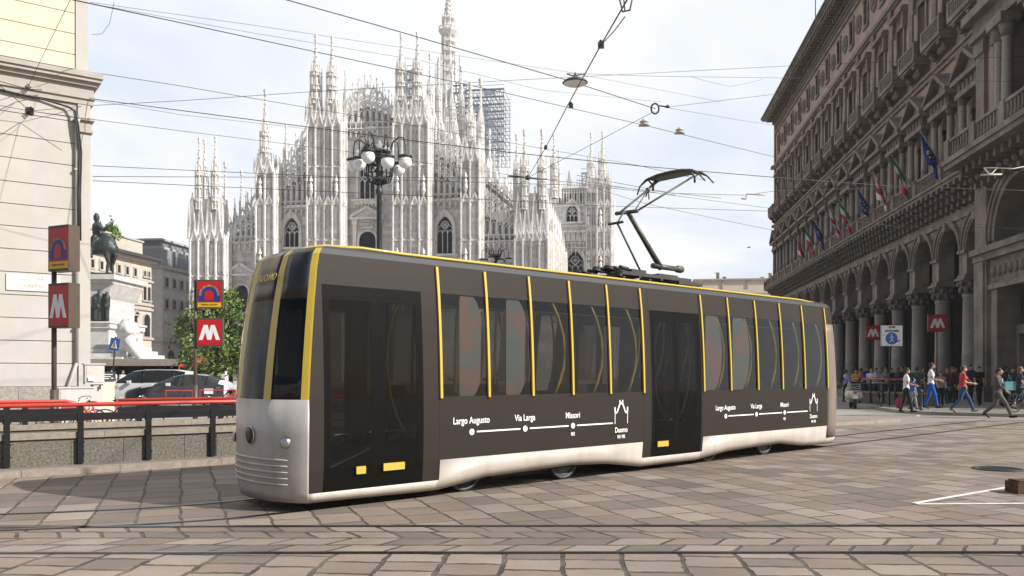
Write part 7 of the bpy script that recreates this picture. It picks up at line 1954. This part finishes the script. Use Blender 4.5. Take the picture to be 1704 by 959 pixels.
    def trou(mb):
        mb.ball((0,0,hz),1,14,10,.17,.125,.12)
        if skirt: 
            mb.caps(V((0,0,hz-.05)),V((0,.02,hz-.42)),.165,.19); return
        for sd in(-1,1):
            l=legs[sd]; mb.caps(l[0],l[1],.1,.072); mb.caps(l[1],l[2]+V((0,0,.02)),.07,.056)
    organic('skirt' if skirt else 'trousers',bot,t,trou,vox,2)
    for sd in(-1,1):
        l=legs[sd]; mb=MB(); 
        f=V((0,l[3].y-l[2].y,l[3].z-l[2].z+.03)); mb.caps(l[2]+V((0,-.045,-.04)),l[2]+V((0,.04,-.035)),.038,.042); mb.caps(l[2]+V((0,.04,-.035)),l[3]+V((0,.0,-.0)),.044,.034); mb.build('shoe',shoes or M['black'],t)
    mb=MB(); mb.ball(hd+V((0,-.018,.03)),1,14,10,.088,.104,.112)
    if long_hair: mb.ball(hd+V((0,-.06,-.06)),1,12,8,.09,.07,.15)
    else: mb.ball(hd+V((0,-.05,-.02)),1,10,8,.075,.06,.08)
    mb.build('hair',HR[hair],t)
    mb=MB()
    for sd in(-1,1): mb.ball(hd+V((sd*.032,.083,.012)),.013,6,5,1.2,.6,.7)
    mb.build('eyes',M['black'],t)
    mb=MB(); mb.tube([hd+V((-.022,.098,-.062)),hd+V((0,.104,-.06)),hd+V((.022,.098,-.062))],.006,4); mb.build('mouth',M['red'],t)
    return t
WH=cl('white',(.72,.70,.72)); BK=cl('black',(.012,.012,.014)); BL=cl('bright_blue',(.01,.09,.42)); RD=cl('coral_red',(.52,.04,.05)); JN=cl('jeans',(.03,.07,.16)); GY=cl('grey_suit',(.075,.07,.068)); NV=cl('navy',(.02,.03,.07)); BG=cl('beige',(.32,.26,.19)); GN=cl('dark_green',(.02,.05,.04)); TL=cl('teal_bag',(.12,.36,.38)); YL_=cl('yellow',(.6,.42,.03)); GR=cl('light_grey',(.3,.3,.32)); LV=cl('lilac',(.38,.36,.6)); DR=cl('dark_red',(.2,.02,.04)); TN=cl('tan_bag',(.25,.18,.10)); CR=cl('crimson_bag',(.3,.02,.06))
RT_=-pi/2; LF_=pi/2; CM_=pi; 
p1=person(1508,30.6,1.62,RT_-.3,'boy in white tee and black trousers walking right, left of the bollard',WH,BK,0,1,.35,(.2,1.0),(.1,1.2))
p2=person(1549,34.2,1.84,RT_-.4,'tall man in white polo shirt and bright blue trousers, right of the bollard',WH,BL,0,1,.4,(.1,1.3),(.15,1.1))
p3=person(1602,30.8,1.76,RT_-.25,'woman in coral red top and jeans carrying a tan shoulder bag',RD,JN,1,0,-.75,(-.1,1.5),(.1,1.3),z=.12,female=True,sleeve=.6,shoes=TN)
mb=MB(); mb.ball((-.16,.06,.93),1,12,8,.08,.2,.16); mb.tube([(-.12,-.05,1.42),(-.16,.1,1.05)],.012,5); mb.tube([(-.12,.03,1.42),(-.17,-.06,1.05)],.012,5); o=mb.build('shoulder_bag',TN,None,(p3.location.x,p3.location.y,.12)); o.rotation_euler=(0,0,RT_); props(o,'tan shoulder bag hanging from the woman in coral red','bag')
p4=person(1661,29.2,1.80,RT_-.75,'man in dark grey suit with blue tie striding on the road near the right edge',GY,cl('grey_trousers',(.11,.10,.095)),0,0,.85,(-.3,.25),(.35,.5),z=0,sleeve=1.9,jacket=WH,tie=True)
p5=person(1629,40.2,1.74,CM_,'person in black top and black trousers standing facing the camera by the pavilion',BK,BK,0,0,.1,(.0,.1),(.05,.15),sleeve=.6)
person(1615,42.2,1.85,CM_+.2,'man in dark blue shirt standing just behind the person in black',cl('mid_blue',(.03,.07,.17)),BK,0,0,.1,(.2,1.),(.1,.8),sleeve=.8)
p7=person(1697,33.2,1.68,RT_-.3,'auburn haired woman in navy dress at the right edge carrying a teal bag',NV,NV,2,0,.35,(.2,1.3),(.1,.4),female=True,sleeve=.6,long_hair=True,skirt=True)
mb=MB(); mb.box(-.07,.07,-.22,.2,.78,1.12); mb.tube([(0,-.1,1.1),(0,-.03,1.38),(0,.1,1.1)],.012,5); o=mb.build('shopping_bag',TL,None,(p7.location.x-.42,p7.location.y-.05,.12)); o.rotation_euler=(0,0,RT_); props(o,'teal carrier bag beside the auburn haired woman','bag')
person(1565,37.,1.5,CM_-.3,'woman in beige top standing just right of the tall man in white',BG,BK,0,0,.1,(.3,.5),(.5,.3),female=True,long_hair=True)
person(1526,35.6,1.72,RT_+.6,'man in dark green top half hidden behind the boy in white',GN,JN,0,1,.2,(.3,1.),(.2,.6),sleeve=.7)
person(1519,33.5,1.25,RT_,'small child in blue top just behind the boy in white',cl('child_blue',(.03,.12,.5)),GR,0,0,.3)
person(1584,40.5,1.72,RT_-.4,'person in long black coat behind the woman in red',BK,BK,2,0,.1,sleeve=1.9,jacket=None)
person(1576,43.,1.68,CM_,'person with reddish hair in dark red top near the red M post',DR,BK,2,0,.0,sleeve=1.5)
person(1671,36.8,1.74,RT_,'person in black behind the man in the grey suit',BK,BK,0,1,.1,sleeve=1.5)
cr=[(1424,44.5,1.62,YL_,'person in yellow top at the left end of the red stair rail',CM_),(1441,45.5,1.8,cl('royal',(.02,.04,.32)),'person in royal blue top behind the red stair rail',CM_+.4),(1450,44.2,1.66,WH,'person in white top and red cap position behind the red stair rail',CM_-.4),(1458,45.,1.68,cl('pale_lilac',(.5,.48,.62)),'person in pale lilac top behind the red stair rail',CM_),(1473,44.5,1.7,GR,'person in light grey top behind the rail near the board post',CM_+.3),(1494,43.5,1.74,NV,'person in navy jacket right of the area board post',LF_),(1502,45.5,1.78,BK,'person in black right of the area board post',LF_+.5),(1407,42.,1.6,LV,'person in lilac top just behind the tram rear',RT_),(1555,42.5,1.66,cl('steel_blue',(.08,.14,.24)),'person in steel blue top behind the tall man in white',CM_),(1602,46.,1.7,GR,'person in grey in the arcade behind the woman in red',CM_+.6)]
for k,(px,Y,h,tp,lab,rz) in enumerate(cr):
    lab=lab.replace(' and red cap position','')
    person(px,Y,h,rz,lab,tp,BK if k%2 else JN,k%3,k%2,.15,(.4,.9),(.3,.8),sleeve=(.5,1.9)[k%2],vox=.024,female=k%3==1,group='people gathered in front of the arcade')
cr2=[(1483,47.,1.7,BK,'person in black beyond the area board post'),(1512,46.,1.72,cl('dk_teal',(.02,.06,.07)),'person in dark teal deep behind the boy in white'),(1538,46.5,1.66,cl('plum',(.08,.02,.06)),'person in plum top deep behind the bollard'),(1590,48.,1.75,cl('rust',(.18,.06,.03)),'person in rust top in the arcade left of the woman in red'),(1571,39.5,1.3,cl('sky_blue',(.1,.2,.4)),'child in sky blue top beside the woman in beige'),(1640,44.5,1.7,cl('charcoal',(.03,.03,.032)),'person in charcoal beside the pavilion pier'),(1685,38.5,1.7,cl('olive',(.09,.09,.05)),'person in olive top between the suited man and the auburn woman'),(1432,47.,1.7,cl('orange_red',(.35,.07,.03)),'person in orange red behind the left end of the rail'),(1466,47.,1.76,cl('dark_navy',(.01,.015,.04)),'person in dark navy deep behind the small M board')]
for k,(px,Y,h,tp,lab) in enumerate(cr2):
    person(px,Y,h,(CM_,RT_,LF_)[k%3],lab,tp,(BK,JN,GR)[k%3],k%3,k%2,.1+.1*(k%3),(.3,.8),(.1,.5),sleeve=(.5,1.9)[k%2],vox=.026,female=k%2==0,group='people gathered in front of the arcade')
# bags carried low at the left boy
mb=MB(); mb.ball((0,0,.36),1,10,8,.1,.16,.2); mb.tube([(0,-.05,.5),(0,0,.75),(0,.05,.5)],.01,4); o=mb.build('carrier_bag',CR,None,(p1.location.x-.22,p1.location.y+.15,.12)); props(o,'small crimson bag held low behind the boy in white tee','bag')
# people by the canopy on the left, mostly hidden behind the cars
for k,(px,Y,h,tp,lab) in enumerate(((187,46.,1.75,WH,'person in white top at the foot of the blue crossing sign'),(204,50.,1.7,cl('pale',(.6,.56,.6)),'person in pale top above the left end of the white people carrier'),(229,52.,1.68,BG,'person in beige top behind the roof of the white people carrier'),(297,50.,1.74,cl('pinkish',(.5,.3,.3)),'person in pink top behind the dark sided hatchback roof'),(271,52,1.7,GR,'person in grey top between the people carrier and hatchback roofs'))):
    person(px,Y,h,CM_+k,lab,tp,JN,k%3,0,.1,z=0,vox=.03,group='people beyond the parked cars')
# ================================================================== haze
mb=MB(); mb.box(-140,140,-30,330,-1.02,125)
hz_=mb.build('haze',None or M['black']); hz_.data.materials.clear()
hm=bpy.data.materials.new('haze'); hm.use_nodes=True; nt=hm.node_tree; nt.nodes.clear()
o=_n(nt,'ShaderNodeOutputMaterial'); pv=_n(nt,'ShaderNodeVolumePrincipled'); pv.inputs['Density'].default_value=.0003; pv.inputs['Color'].default_value=(.95,.96,1,1); pv.inputs['Anisotropy'].default_value=.2
nt.links.new(pv.outputs[0],o.inputs['Volume']); hz_.data.materials.append(hm); props(hz_,kind='stuff')
